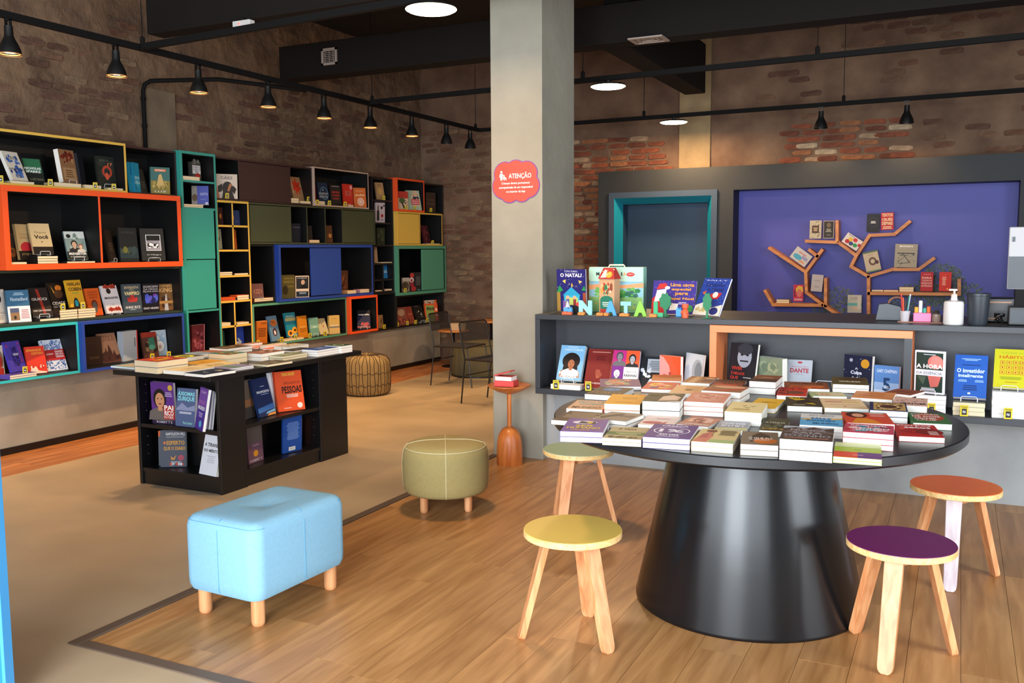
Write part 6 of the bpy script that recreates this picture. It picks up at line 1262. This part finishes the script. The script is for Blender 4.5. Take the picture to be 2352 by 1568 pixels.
C_('lime yellow habit book with small squares', (2280, 2357, 2286, 808), '#c3bd22', 't .55 .9 .7 .05 #8a9a2a O PODER DO;T .55 .8 .8 .1 #c06a1a HÁBITO;'+';'.join(f'r {.18+i*.2} {.6-j*.13} {.33+i*.2} {.7-j*.13} #c06a1a;r {.195+i*.2} {.61-j*.13} {.315+i*.2} {.69-j*.13} #d0b83a;e {.255+i*.2} {.65-j*.13} .03 .025 #a8661a' for i in range(4) for j in range(3))+';l .2 .2 .85 .28 2 #8a9a20;l .3 .12 .8 .15 1 #b0801a', zs3+.004, CY+.06, t=.03, easel=True)
for d, p, zq, yq in (('sky blue memoir', 1277, zc, CY+.008), ('dark red prayer book', 1351, zc, CY+.04), ('bright blue investing book', 2214, zc, CY+.01), ('lime yellow habit book', 2315, zc, CY+.01), ('coral flower book', 2139, zc, CY+.01)): ctag(d, p, zq, yq)

# ================================================================== THINGS ON THE COUNTER
ZT = ctop+.0005; GN = 'Christmas picture books on the counter'
def N_(desc, px, cover, art, Yp, **k): return stand(desc, px, cover, art, ZT+.004, Yp, 'y', GN, 'on the counter', **k)
N_('night blue nativity picture book', (1281, 1347, 1265.5, 620), '#26246a', 'n 0 .55 1 1 30 .012 #e8e0c0;t .5 .95 .45 .04 #cfd0e8 COMO SURGIU;T .5 .86 .75 .09 #efeef4 O NATAL?;p #2f9ac0 .2 .38 .5 .58 .82 .38;r .24 .18 .78 .38 #3aa8c8;r .3 .15 .72 .33 #b8c86a;p #7a5a9a .2 .05 .3 .05 .3 .25 .2 .25;r .32 .12 .42 .3 #4a4a9a;r .56 .12 .66 .3 #8a3a3a;e .37 .33 .06 .045 #d8a884;e .61 .33 .06 .045 #d8a884;p #e8b03a .5 .62 .53 .68 .56 .62 .53 .56;p #e0c060 .2 .72 .32 .76 .3 .66;p #e0c060 .75 .74 .88 .72 .8 .66;p #2a8a4a 0 .45 .1 .62 .22 .5 .1 .45;p #2a8a4a .85 .5 .95 .62 1 .5;r 0 0 .12 .45 #9a7a3a;r .9 0 1 .45 #9a4a34', CY+.26, asp=.8, t=.012, spine='#3a3a8a', easel=True)
N_('landscape picture book of a letter', (1495, 1594, 1502, 644.5), '#3c2f86', 'n 0 .2 1 1 60 .012 #c8c4e8;p #b8282a 0 0 .3 0 .38 .3 .3 .5 .1 .55 0 .45;p #e8e4e0 .05 .35 .3 .4 .32 .75 .1 .7;p #c8322f .08 .72 .35 .78 .3 .92 .15 .9;e .34 .78 .06 .05 #f0ece8;T .68 .87 .55 .1 #e89a3a Uma carta;T .66 .73 .45 .1 #e89a3a especial;T .68 .59 .3 .1 #e89a3a para;T .68 .45 .58 .1 #e89a3a Papai Noel;l .58 .28 .85 .36 2 #d8c8d8;p #e8e0d8 .42 .1 .6 .12 .62 .3 .45 .32;n .78 0 1 .35 14 .1 #3a8a4a #2f7a3a', CY+.3, asp=1.35, t=.012)
N_('blue picture book leaning far back', (1590, 1650, 1635, 640), '#24409a', 't .5 .94 .8 .03 #dde SALLY;T .5 .82 .7 .1 #1a2a66 Salvando;T .55 .7 .6 .1 #1a2a66 o Natal;n 0 .3 1 1 40 .012 #d8e0f8;p #c8302f .35 .4 .75 .45 .85 .6 .6 .62 .4 .55;e .62 .55 .1 .08 #f0ece8;p #c85a3a .1 .6 .25 .66 .2 .54;p #e0dccf 0 0 1 0 1 .3 .6 .2 .3 .35 0 .25;e .75 .12 .16 .1 #26307a;n 0 0 .5 .3 10 .1 #c8b87a #8a9a5a', CY+.24, asp=.8, t=.014)
# mint suitcase-shaped activity box
sx0, sx1 = xpx(1353, 1.3, CY+.4), xpx(1478, 1.3, CY+.4); sw = sx1-sx0; sh = ony(1353, 613, CY+.4)[2]-ZT
sc_ = empty('suitcase_box', (sx0, CY+.4, ZT), 0, 'mint green suitcase-shaped activity box printed with trees', 'toy box')
mb = MB().box(0, sw, 0, .075, 0, sh, lin('#9fd3bd')); mb.build('box_body', PRINT, sc_, bevel=.004, fix=False)
fa = MB(); poly = [(x, y) for x, y in rrect(sw/2, sh*.84, sw/2-.001, sh*.16, .02)]
fa.prism([(x, y) for x, y in poly], -.006, .0, lin('#b7e0cc'), Matrix(((1, 0, 0, 0), (0, 0, 1, 0), (0, 1, 0, 0), (0, 0, 0, 1)))); fa.build('box_flap', PRINT, sc_)
MB().tube([(sw*.34, .03, sh), (sw*.36, .03, sh+.014), (sw*.62, .03, sh+.014), (sw*.64, .03, sh)], .006, 8).build('box_handle', mat('cream_plastic', '#e6dfc8', .4), sc_, smooth=True)
a = MB(); art_mesh(a, 'r .02 .02 .98 .68 #8fc0d8;p #e0a070 .0 .6 .3 .64 .6 .6 1 .66 1 .55 0 .5;r .02 .02 .98 .34 #8ab86a;n .02 .25 .98 .6 60 .08 #4a9a4a #6ab05a #2f7a44 #8ac070 #3a6a5a;n .02 .02 .98 .25 12 .03 #c85a3a #e8b040 #6a4a8a', sw, sh, .0); 
for v_ in range(len(a.v)): x, y, z = a.v[v_]; a.v[v_] = (x, -.0008-z, y)
a2 = MB(); art_mesh(a2, 'T .17 .85 .06 .08 #2a3a34 M;T .61 .85 .02 .08 #2a3a34 I;T .66 .85 .05 .08 #d8a05a A;e .77 .84 .075 .045 #c8322f;t .77 .84 .1 .03 #f4e0dc mayra', sw, sh, .0)
for x, y, z in a2.v: a.v.append((x, -.0068-z, y))
o_ = len(a.v)-len(a2.v); a.f += [[i+o_ for i in f] for f in a2.f]; a.c += a2.c; a.m += a2.m
a.build('box_print', PRINT, sc_, fix=False)
# house-shaped gift bag
hx0, hx1 = xpx(1376, 1.2, CY+.22), xpx(1415, 1.2, CY+.22); hw_ = hx1-hx0; hh_ = ony(1376, 640, CY+.22)[2]-ZT
hb = empty('house_gift_bag', (hx0, CY+.22, ZT), math.radians(-14), 'red-roofed house-shaped paper gift bag in front of the suitcase box', 'gift bag')
MB().box(0, hw_, 0, .075, 0, hh_, lin('#c9a07a')).build('bag_body', PRINT, hb, bevel=.003, fix=False)
MB().add([(-.006, -.008, hh_), (hw_+.006, -.008, hh_), (hw_+.006, .083, hh_), (-.006, .083, hh_), (.02, .025, hh_+.078), (hw_-.02, .025, hh_+.078), (hw_-.02, .05, hh_+.078), (.02, .05, hh_+.078)], [(0, 1, 5, 4), (1, 2, 6, 5), (2, 3, 7, 6), (3, 0, 4, 7), (4, 5, 6, 7), (3, 2, 1, 0)], lin('#b23a34')).build('bag_roof', PRINT, hb)
a = MB(); art_mesh(a, 'r .08 .02 .92 .4 #2f7a64;e .5 .4 .42 .12 #2f7a64;n .05 .45 .95 .98 26 .12 #b8342f #e8d8c0 #3a7a4a #d8a03a #8a4a34;p #2a7a4a .4 .7 .6 .7 .5 .86;l .2 .2 .8 .35 3 #d8e8dc;r .1 .04 .5 .14 #b8403a', hw_, hh_, 0)
a.v = [(x, -.0008-z, y) for x, y, z in a.v]; a.build('bag_print', PRINT, hb, fix=False)
a = MB(); art_mesh(a, 'p #c8ccc8 .1 .1 .5 .15 .45 .8 .3 .9;e .65 .4 .2 .3 #d8a838;n 0 0 1 1 8 .1 #e8d0c0', hw_, .08, 0); a.v = [(x, -.009-z+y*.4, hh_+y*.93) for x, y, z in a.v]; a.build('roof_print', PRINT, hb, fix=False)

# wooden toy letters, feet, trees
def toy_plate(name, label, cat, px, pybase, hpx, pts, col, Yp, group, th=.012, hole=None):
    x = xpx(px, ZT, Yp); s = hpx*(6.2+.0)/F; o = empty(name, (x, Yp, ZT), 0, label, cat, group)
    return o, s
FELT = {k: mat('painted_toy_'+k, v, .55) for k, v in {'cyan': '#8fd6d8', 'blue': '#4f9fdc', 'sky': '#8cc8ea', 'lime': '#8ccb4a', 'green': '#3fae7a', 'dark': '#1f7a50', 'orange': '#e8863a', 'red': '#d9603a'}.items()}
def letter(ch, px, wpx, hpx, col, label, Yp=CY+.07, base=6):
    x = xpx(px, ZT, Yp); w = wpx*6.5/F; h = hpx*6.5/F; o = empty('toy_letter', (x, Yp, ZT), 0, label, 'toy letter', 'standing toy letters')
    v, fs = text_mesh(ch, .07); n = len(v); th = .006
    vs = [(q[0]*w, -th, (q[1]+.5)*h) for q in v]+[(q[0]*w, th, (q[1]+.5)*h) for q in v]
    ed = {}
    for f in fs:
        for i in range(len(f)): e = (f[i], f[(i+1) % len(f)]); ed[tuple(sorted(e))] = ed.get(tuple(sorted(e)), 0)+1
    F2 = [list(f) for f in fs]+[[i+n for i in f][::-1] for f in fs]+[[a_, b_, b_+n, a_+n] for (a_, b_), k in ed.items() if k == 1]
    MB().add(vs, F2).build('letter_plate', FELT[col], o)
    return o
letter('N', 1345, 32, 33, 'cyan', 'aqua toy letter N'); letter('A', 1403, 29, 33, 'blue', 'blue toy letter A'); letter('T', 1437.5, 24, 32, 'sky', 'pale blue toy letter T')
letter('A', 1471, 30, 33, 'lime', 'lime green toy letter A'); letter('L', 1512, 21, 33, 'green', 'green toy letter L')
def block(px0, px1, hpx, col, label, Yp, name='toy_block', d=.03, cat='toy block'):
    x0, x1 = xpx(px0, ZT, Yp), xpx(px1, ZT, Yp); h = hpx*6.5/F; o = empty(name, (x0, Yp, ZT), 0, label, cat, 'toy blocks under the letters')
    w = x1-x0; poly = [(0, 0), (w, 0), (w, h*.7), (w*.8, h), (w*.62, h*.75), (w*.4, h), (w*.2, h), (0, h*.7)]
    MB().prism(poly, 0, d, None, Matrix(((1, 0, 0, 0), (0, 0, 1, 0), (0, 1, 0, 0), (0, 0, 0, 1)))).build('block_body', FELT[col], o, bevel=.002)
    return o
for p0, p1, c_, l_ in ((1290, 1312, 'red', 'red orange toy foot below the blue gnome block'), (1326.5, 1341, 'orange', 'orange toy foot beside the aqua letter N'), (1369, 1384, 'orange', 'orange toy foot between the N and the blue A'), (1386, 1396, 'orange', 'small orange toy foot touching the blue letter A'), (1422, 1443, 'orange', 'orange toy foot under the letter T'), (1491, 1507, 'orange', 'orange toy foot before the green letter L')):
    block(p0, p1, 7, c_, l_, CY+.025)
gn = block(1294, 1313, 17, 'blue', 'blue gnome toy block by the nativity book', CY+.075, 'toy_gnome'); MB().lathe([(.02, 0), (.012, .02), (0, .05)], (.028, .012, .05), 12).build('block_hat', mat('pale_grey_felt', '#b9bccb', .7), gn)
block(1552, 1564, 21, 'blue', 'small blue box toy beside the orange bear', CY+.12, 'toy_box', cat='toy box')
def toy_tree(px, wpx, hpx, label, seed, Yp):
    x = xpx(px, ZT, Yp); w, h = wpx*6.45/F, hpx*6.45/F; o = empty('toy_tree', (x, Yp, ZT), 0, label, 'toy tree', 'flat green toy trees')
    pts = [(-.12*w, .02*h), (.12*w, .02*h), (.1*w, .3*h)]; g2 = random.Random(seed)
    for i in range(33): a_ = -1.25+(3.14+2.5-.0)*i/32; r_ = 1+.1*math.sin(i*1.35+seed); pts.append((.47*w*r_*math.cos(a_), .64*h+.34*h*r_*math.sin(a_)))
    pts += [(-.1*w, .3*h)]
    MB().prism(pts, -.006, .006, None, Matrix(((1, 0, 0, 0), (0, 0, 1, 0), (0, 1, 0, 0), (0, 0, 0, 1)))).build('tree_plate', FELT['dark'], o)
    MB().box(-.03, .03, -.02, .02, 0, .006).build('tree_base', FELT['dark'], o, bevel=.002, fix=False); return o
toy_tree(1528, 28, 53, 'dark green toy tree beside the green letter L', 1, CY+.11); toy_tree(1624, 20, 56, 'narrow dark green toy tree at the end of the toy row', 2, CY+.045)
bx_ = xpx(1573.5, ZT, CY+.03); br = empty('toy_bear', (bx_, CY+.03, ZT), 0, 'small orange bear figurine between the toy trees', 'toy figure')
MB().lathe([(0, 0), (.021, 0), (.024, .02), (.022, .045), (.014, .056), (.02, .066), (.023, .078), (.018, .09), (0, .094)], n=24, caps=False).build('bear_body', FELT['red'], br, smooth=True)
for s_ in (-1, 1): MB().lathe([(0, 0), (.007, .002), (.007, .008), (0, .012)], (s_*.016, 0, .085), 12).build('bear_ear', FELT['red'], br, smooth=True); MB().tube([(s_*.018, -.012, .05), (s_*.02, -.022, .03)], .006, 8).build('bear_arm', FELT['red'], br)
cd_ = empty('black_price_card', (xpx(1324, ZT, CY+.15), CY+.15, ZT), 0, 'small black card with red speech bubble behind the letter N', 'card')
MB().box(-.03, .03, -.002, .002, 0, .06, lin('#15151a')).build('card_sheet', PRINT, cd_, fix=False); yplate(circ(.022, .068, .026, .016), .001, .003).build('card_bubble', mat('red_card', '#c8322f', .5), cd_)

# till end of the counter
DGREY = mat('dark_grey_plastic', '#2c3138', .4); PINK = mat('pink_plastic', '#e86a9a', .4); WPL = mat('white_bottle_plastic', '#d9d4d0', .35)
def cx_(px, Yp): return xpx(px, ZT, Yp)
o = empty('tape_dispenser', (cx_(2044, CY+.3), CY+.3, ZT), 0, 'dark grey desk tape dispenser near the pens', 'tape dispenser'); k_ = 6.45/F
pr_ = [(-28*k_, 0), (28*k_, 0), (27*k_, 12*k_), (20*k_, 30*k_), (-5*k_, 36*k_), (-22*k_, 34*k_)]
MB().prism(pr_, -.03, .03, None, Matrix(((1, 0, 0, 0), (0, 0, 1, 0), (0, 1, 0, 0), (0, 0, 0, 1)))).build('dispenser_body', DGREY, o, bevel=.004); MB().tube([(12*k_+16*k_*math.cos(q), 0, 32*k_+16*k_*math.sin(q)) for q in np.linspace(0, 6.28, 28, endpoint=False)], .006, 8, closed=True).build('tape_roll', mat('brown_tape', '#8a5a44', .4), o, smooth=True)
o = empty('pen_holder', (cx_(2082, CY+.18), CY+.18, ZT), 0, 'clear tray pen holder on the counter', 'pen holder')
MB().box(-.05, .2, -.04, .04, 0, .006).build('tray', mat('amber_tray', '#a8705a', .3), o, bevel=.002, fix=False); MB().lathe([(.024, .006), (.031, .07), (.029, .07), (.022, .008)], (-.01, 0, 0), 20, caps=False).build('pen_cup', mat('cup_plastic', '#b9b2b4', .25), o, smooth=True)
for i, (dx, dy, dx2, dy2, hp, c_, nm) in enumerate(((-.011, 0, -.013, 0, .165, '#c8321f', 'tall red pen'), (-.004, -.011, -.008, -.006, .14, '#d8502a', 'orange pen'), (.008, -.007, .012, -.004, .15, '#3a8a7a', 'green pen'), (.008, .007, .016, .004, .16, '#d8dce0', 'white pen'), (-.004, .011, .0, .006, .13, '#2a3040', 'black pen'))):
    p_ = empty('pen', (cx_(2082, CY+.18)-.01+dx, CY+.18+dy, ZT+.0125), 0, f'{nm} in the clear pen holder', 'pen', 'pens in the holder')
    MB().tube([(0, 0, 0), (dx2, dy2, hp*.85)], .0036, 8).build('pen_barrel', mat('pen_'+c_[1:], c_, .4), p_); MB().tube([(dx2, dy2, hp*.85), (dx2*1.15, dy2*1.15, hp)], .004, 8).build('pen_cap', mat('pen_'+c_[1:], c_, .4), p_)
px_ = cx_(2118, CY+.18); o = empty('sticky_note_box', (px_, CY+.18, ZT+.0065), 0, 'pink plastic box of markers on the counter', 'desk organiser')
MB().box(-.05, .05, -.03, .03, 0, .055).build('box_body', PINK, o, bevel=.004, fix=False)
for i, (dx, hh2, c_) in enumerate(((-.035, .085, '#e8a02a'), (-.012, .125, '#cfd0d4'), (.012, .08, '#3fa08a'), (.034, .09, '#e0622a'))): MB().lathe([(.011, .05), (.011, hh2), (.007, hh2+.004)], (dx, 0, 0), 12).build('marker', mat('marker_'+c_[1:], c_, .4), o)
o = empty('glass_jar', (cx_(2150, CY+.18), CY+.18, ZT+.0065), 0, 'small jar of clips beside the pink marker box', 'jar'); MB().lathe([(.0, 0), (.024, 0), (.027, .01), (.027, .045), (.022, .05)], n=20).build('jar_body', mat('smoky_jar', '#8a7468', .15), o, smooth=True); MB().lathe([(.0, .052), (.018, .05), (.012, .068), (0, .07)], n=12).build('jar_contents', mat('clip_metal', '#55504c', .3, metal=.8), o)
o = empty('pump_bottle', (cx_(2189, CY+.1), CY+.1, ZT), 0, 'white pump dispenser bottle on the counter', 'bottle')
MB().lathe([(0, 0), (.052, 0), (.056, .006), (.055, .125), (.05, .138), (.02, .145), (.016, .165), (0, .165)], n=36, caps=False).build('bottle_body', WPL, o, smooth=True); MB().lathe([(.017, .165), (.017, .18), (.006, .184), (.006, .2)], n=16).build('pump_collar', mat('pump_plastic', '#e0cbb8', .4), o); MB().box(-.03, .016, -.009, .009, .2, .212).build('pump_head', MATS['pump_plastic'], o, bevel=.003, fix=False)
o = empty('grey_bucket', (cx_(2245, CY+.12), CY+.12, ZT), 0, 'dark grey tumbler bin standing on the counter', 'bin'); MB().lathe([(0, 0), (.048, 0), (.052, .01), (.063, .18), (.066, .183), (.06, .183), (.05, .02), (0, .015)], n=36, caps=False).build('bin_body', DGREY, o, smooth=True); MB().lathe([(.064, .172), (.067, .175), (.067, .185), (.064, .187)], n=36, caps=False).build('bin_rim', DGREY, o, smooth=True)
o = empty('card_printer', (cx_(2288, CY+.42), CY+.42, ZT), 0, 'black receipt printer behind the grey tumbler bin', 'printer'); MB().box(-.09, .09, -.08, .08, 0, .15).build('printer_body', BLACK, o, bevel=.008, fix=False); MB().box(-.085, .075, -.084, -.078, .12, .128).build('paper_slot', mat('printer_slot', '#a8744a', .4), o, fix=False); MB().box(-.08, .03, -.088, -.078, .02, .03).build('printer_strip', MATS['printer_slot'], o, fix=False)
o = empty('speaker_box', (cx_(2352, CY+.2), CY+.2, ZT), 0, 'small black box at the picture edge under the monitor', 'box'); MB().box(-.085, .09, -.05, .09, 0, .11).build('box_body', BLACK, o, bevel=.006, fix=False); MB().box(-.075, .08, -.053, -.05, .015, .09).build('box_front', DGREY, o, fix=False)
o = empty('computer_monitor', (cx_(2375, CY+.45), CY+.45, ZT), math.radians(-8), 'back of a grey computer monitor at the picture edge', 'monitor')
mh = ony(2325, 521, CY+.45)[2]-ZT; ml = (ony(2325, 664, CY+.45)[2]-ZT)
MB().box(-.155, .3, -.02, .025, ml, mh).build('monitor_shell', mat('silver_plastic', '#a9a6a6', .4), o, bevel=.006, fix=False); MB().box(-.15, .295, -.024, -.018, ml+.005, ml+.2).build('monitor_back_cover', DGREY, o, fix=False); MB().box(-.02, .1, 0, .05, 0, ml+.05).build('monitor_stand', DGREY, o, bevel=.004, fix=False); MB().box(-.09, .16, -.07, .1, 0, .012).build('monitor_foot', DGREY, o, bevel=.003, fix=False)
MB().box(-.135, -.12, -.0255, -.02, mh-.09, mh-.06).build('monitor_badge', DGREY, o, fix=False)
cbm = MB(); g3 = random.Random(4)
o = empty('coiled_cable', (cx_(2294, CY+.2), CY+.2, ZT), 0, 'tangle of black cable behind the tumbler bin', 'cable')
MB().tube([(.03*math.cos(q*2.2)*g3.uniform(.5, 1), .03*math.sin(q*1.7), .012+.05*abs(math.sin(q*1.3))) for q in np.linspace(0, 9, 60)], .004, 6).build('cable_run', BLACK, o, smooth=True)

# ================================================================== TREE SHELVES IN THE NICHE
Zo = (1700, 420, 3.607); YTr = YB-.31
def tp(x, y, Yp=YTr): P = ony(Zo[0]+x/Zo[2], Zo[1]+y/Zo[2], Yp); return P[0], P[2]
def tree(label, lines):
    r = empty('tree_bookshelf', (tp(*lines[0][0])[0], YTr, tp(*lines[0][0])[1]), 0, label, 'shelf', 'tree-shaped wall shelves'); O = np.array(r.location)
    for ln in lines:
        pts = [np.array(tp(*p)) for p in ln]
        for k in range(len(pts)-1):
            A1, B1 = pts[k], pts[k+1]; d = B1-A1; L = np.linalg.norm(d); d = d/L; n = np.array([-d[1], d[0]]); e = .012; hw = .018
            c = (A1+B1)/2
            MB().obox((c[0]-O[0], .1, c[1]-O[2]), (d[0]*(L/2+e), 0, d[1]*(L/2+e)), (0, .1-.0005*k, 0), (n[0]*hw, 0, n[1]*hw)).build('branch_board', OAK, r, bevel=.0015, fix=False)
    return r
tree('large tree-shaped wooden shelf rising from the counter back', [[(1063, 1110), (1063, 775), (1260, 717), (1478, 717), (1605, 625)], [(1063, 775), (918, 692), (962, 602), (1072, 434), (1278, 425), (1405, 320)], [(962, 602), (812, 492), (545, 482)], [(802, 484), (802, 318)], [(1063, 915), (1815, 922), (1815, 806)]])
tree('small tree-shaped wooden shelf leaning towards the doorway', [[(805, 1092), (682, 1008), (548, 908), (542, 738), (240, 540)], [(542, 738), (678, 556)], [(640, 608), (572, 556)], [(680, 1014), (272, 1010), (205, 893)], [(707, 1022), (707, 795)]])
GTr = 'books on the tree shelves'
def V_(desc, c4, cover, art, t=.025, Yp=YTr-.004, where='on the tree shelf', up=.0):
    """c4: picture corners bottom-left, bottom-right, top-left in the niche crop"""
    (ax, az), (bx2, bz), (cx2, cz) = [tp(*p, Yp) for p in c4]; A1 = np.array([ax, Yp, az]); ex = np.array([bx2-ax, 0, bz-az]); w = np.linalg.norm(ex); ex /= w; ey = np.array([-ex[2], 0, ex[0]]); h = float(np.array([cx2-ax, 0, cz-az])@ey); ez = np.cross(ex, ey)
    A1 = A1+ey*.008+ex*w*.03; w *= .92; h *= .93; return book(frame_m(A1-ez*t+np.array([0, t+.0, 0])*0, ex, ey, ez), w-.002, h, t, cover, art, (desc+' '+where).strip(), GTr, PAGESC)
V_('cream novel with zigzag border', ((570, 466), (676, 466), (570, 306)), '#b3a890', 'n 0 0 1 1 40 .05 #3a342c #2a2622;r .2 .3 .8 .72 #4a3424;l .3 .4 .7 .62 3 #d0b890')
V_('brown portrait book in white border', ((684, 464), (780, 464), (684, 308)), '#b0a494', 'r .04 .03 .96 .97 #2f2a24;e .5 .75 .2 .14 #6a5a44;l .2 .35 .8 .55 3 #a8a494;l .3 .15 .7 .22 1 #8a8474')
V_('white book with coloured balloons', ((832, 487), (966, 574), (888, 402)), '#c8c2c0', 'e .6 .75 .13 .18 #b8282f;e .35 .6 .14 .18 #c8a82a;e .75 .35 .13 .18 #2f8a4a;e .5 .3 .13 .18 #3a3f6a;e .25 .3 .13 .18 #a8242c;e .95 .55 .1 .15 #a8242c;l .1 .85 .5 .95 1 #666')
V_('black book with round emblem', ((1042, 415), (1160, 415), (1042, 252)), '#201e22', 'o .5 .55 .4 .3 .94 #3a363c;o .5 .55 .3 .22 .94 #45414a;l .3 .48 .7 .62 3 #d8d8d8')
V_('red book filled with cream capitals', ((1163, 396), (1278, 392), (1163, 243)), '#a8282c', 'T .5 .86 .85 .18 #d8c09a TEXTOS;T .5 .62 .85 .2 #d8c09a CRUÉIS;T .5 .38 .85 .2 #d8c09a DEMAIS;l .1 .04 .9 .22 2 #d8c09a')
V_('beige book with brown nest drawing', ((1046, 752), (1180, 724), (1012, 572)), '#b3a48c', 'r 0 .92 1 1 #5a6a44;o .55 .5 .26 .2 .55 #5a4430;e .82 .42 .12 .09 #4a2a34;l .3 .8 .7 .84 1 #8a7a60;r 0 0 1 .06 #5a7a4a')
V_('grey album with bicycle parts', ((1268, 702), (1472, 708), (1278, 495)), '#99917f', 'T .5 .9 .6 .07 #efece4 BICICLETA;l .1 .56 .9 .64 1 #333;p #2a2a28 .1 .15 .45 .5 .47 .5 .12 .15;p #2a2a28 .4 .5 .7 .18 .72 .2 .42 .52;p #2a2a28 .2 .15 .65 .2 .65 .22 .2 .17;p #2a2a28 .2 .52 .6 .5 .6 .52 .2 .54;n .1 .05 .95 .6 16 .04 #3a3a36')
V_('white and blue health book', ((402, 612), (535, 708), (478, 522)), '#b8b6b4', 'e .35 .35 .26 .2 #4a9ab8;p #c88a5a .5 .1 .9 .15 .8 .3 .6 .25;T .5 .75 .5 .12 #b8404a GUIA;l .5 .4 .95 .65 4 #55a')
V_('pale grey poetry book', ((580, 900), (682, 909), (606, 752)), '#a8a3a4', 'l .2 .6 .8 .7 2 #8a8688;l .2 .25 .8 .3 1 #6a6668', where='on the small tree shelf')
V_('magenta comic with blond singer', ((436, 986), (526, 988), (440, 838)), '#b02a4a', 'p #c8a23a .2 .75 .5 .95 .9 .9 1 .6 .7 .5 .3 .55;e .6 .5 .26 .24 #c06a5a;n 0 0 .3 .8 8 .1 #2a1a24;t .5 .12 .8 .12 #efe0e0 ADORNO')
V_('bright red feelings book', ((1488, 902), (1602, 904), (1496, 732)), '#b2232a', 'l .15 .86 .85 .9 1 #e0a0a0;T .5 .7 .8 .11 #e0b8a8 PARA;T .5 .56 .8 .09 #d8a8a0 TODAS AS;T .5 .42 .85 .1 #d8a8a0 PESSOAS;T .5 .28 .85 .1 #d8a8a0 INTENSAS')
V_('orange red feelings book', ((1642, 902), (1752, 904), (1652, 732)), '#cc2f22', 'n .1 .6 .9 .95 10 .16 #b0241c #d8402a;l .2 .3 .6 .75 5 #f0b8a0;e .7 .12 .08 .05 #e8a050')
V_('pale aqua book beside the trunk', ((884, 1080), (1012, 1082), (888, 922)), '#aaa9a0', 'r 0 .4 1 .55 #5aa0a0;t .55 .8 .7 .12 #6a665c COMO;l .3 .15 .8 .35 3 #c8a888;r .7 .2 .95 .95 #b8b8ae', Yp=YTr+.1, where='')
def vflat(desc, p0, p1, n, t, cover, base):
    x0, z0 = tp(*p0, YTr+.03); x1, _ = tp(*p1, YTr+.03); stack((x0, YTr+.03, tp(base[0], base[1])[1]+.021), (1, 0, 0), (0, 1, 0), x1-x0, .14, n, t, cover, '', desc, GTr, 'on the tree shelf', PAGESC, None, jit=.001)
vflat('cream pair lying on the right-hand bough', (1318, 900), (1436, 900), 2, .026, '#c8a878', (1300, 917)); vflat('thin tan book lying on the lowest bough', (1188, 905), (1310, 905), 1, .018, '#c08a54', (1200, 916)); vflat('thin white book lying by the trunk', (1090, 905), (1184, 905), 1, .018, '#c8c4bc', (1130, 915))
vflat('black and white pair on the small tree', (300, 990), (405, 990), 2, .022, '#2a2628', (300, 1010)); vflat('thin peach book under the bicycle album', (1275, 712), (1300, 712), 1, .012, '#d89a6a', (1260, 717))

# ================================================================== RED BOOKS ON THE SIDE TABLE
GRd = 'small red boxes on the side table'
RED = 'r .25 .45 .75 .8 #a8606a;e .5 .62 .12 .12 #4a3a44'
b0 = book(Matrix.Translation((-3.03, 5.9, .5855)) @ Matrix.Rotation(.1, 4, 'Z'), .15, .11, .042, '#cc3a38', '', 'lower red box book lying on the side table dish', GRd, mat('red_box_side', '#cf4440', .5))
b1_ = book(Matrix.Translation((-3.025, 5.905, .6285)) @ Matrix.Rotation(.03, 4, 'Z'), .13, .1, .032, '#cc3a38', '', 'middle red box book with its lid ajar', GRd, PAGES)
b2_ = book(Matrix.Translation((-3.03, 5.9, .662)) @ Matrix.Rotation(.06, 4, 'Z') @ Matrix.Rotation(-.26, 4, 'Y'), .13, .1, .008, '#d23c3a', RED, 'tilted red lid with grey badge on the side table', GRd, MATS['red_box_side'])

settle_books()
bpy.data.scenes.remove(_ts); bpy.data.objects.remove(_to)
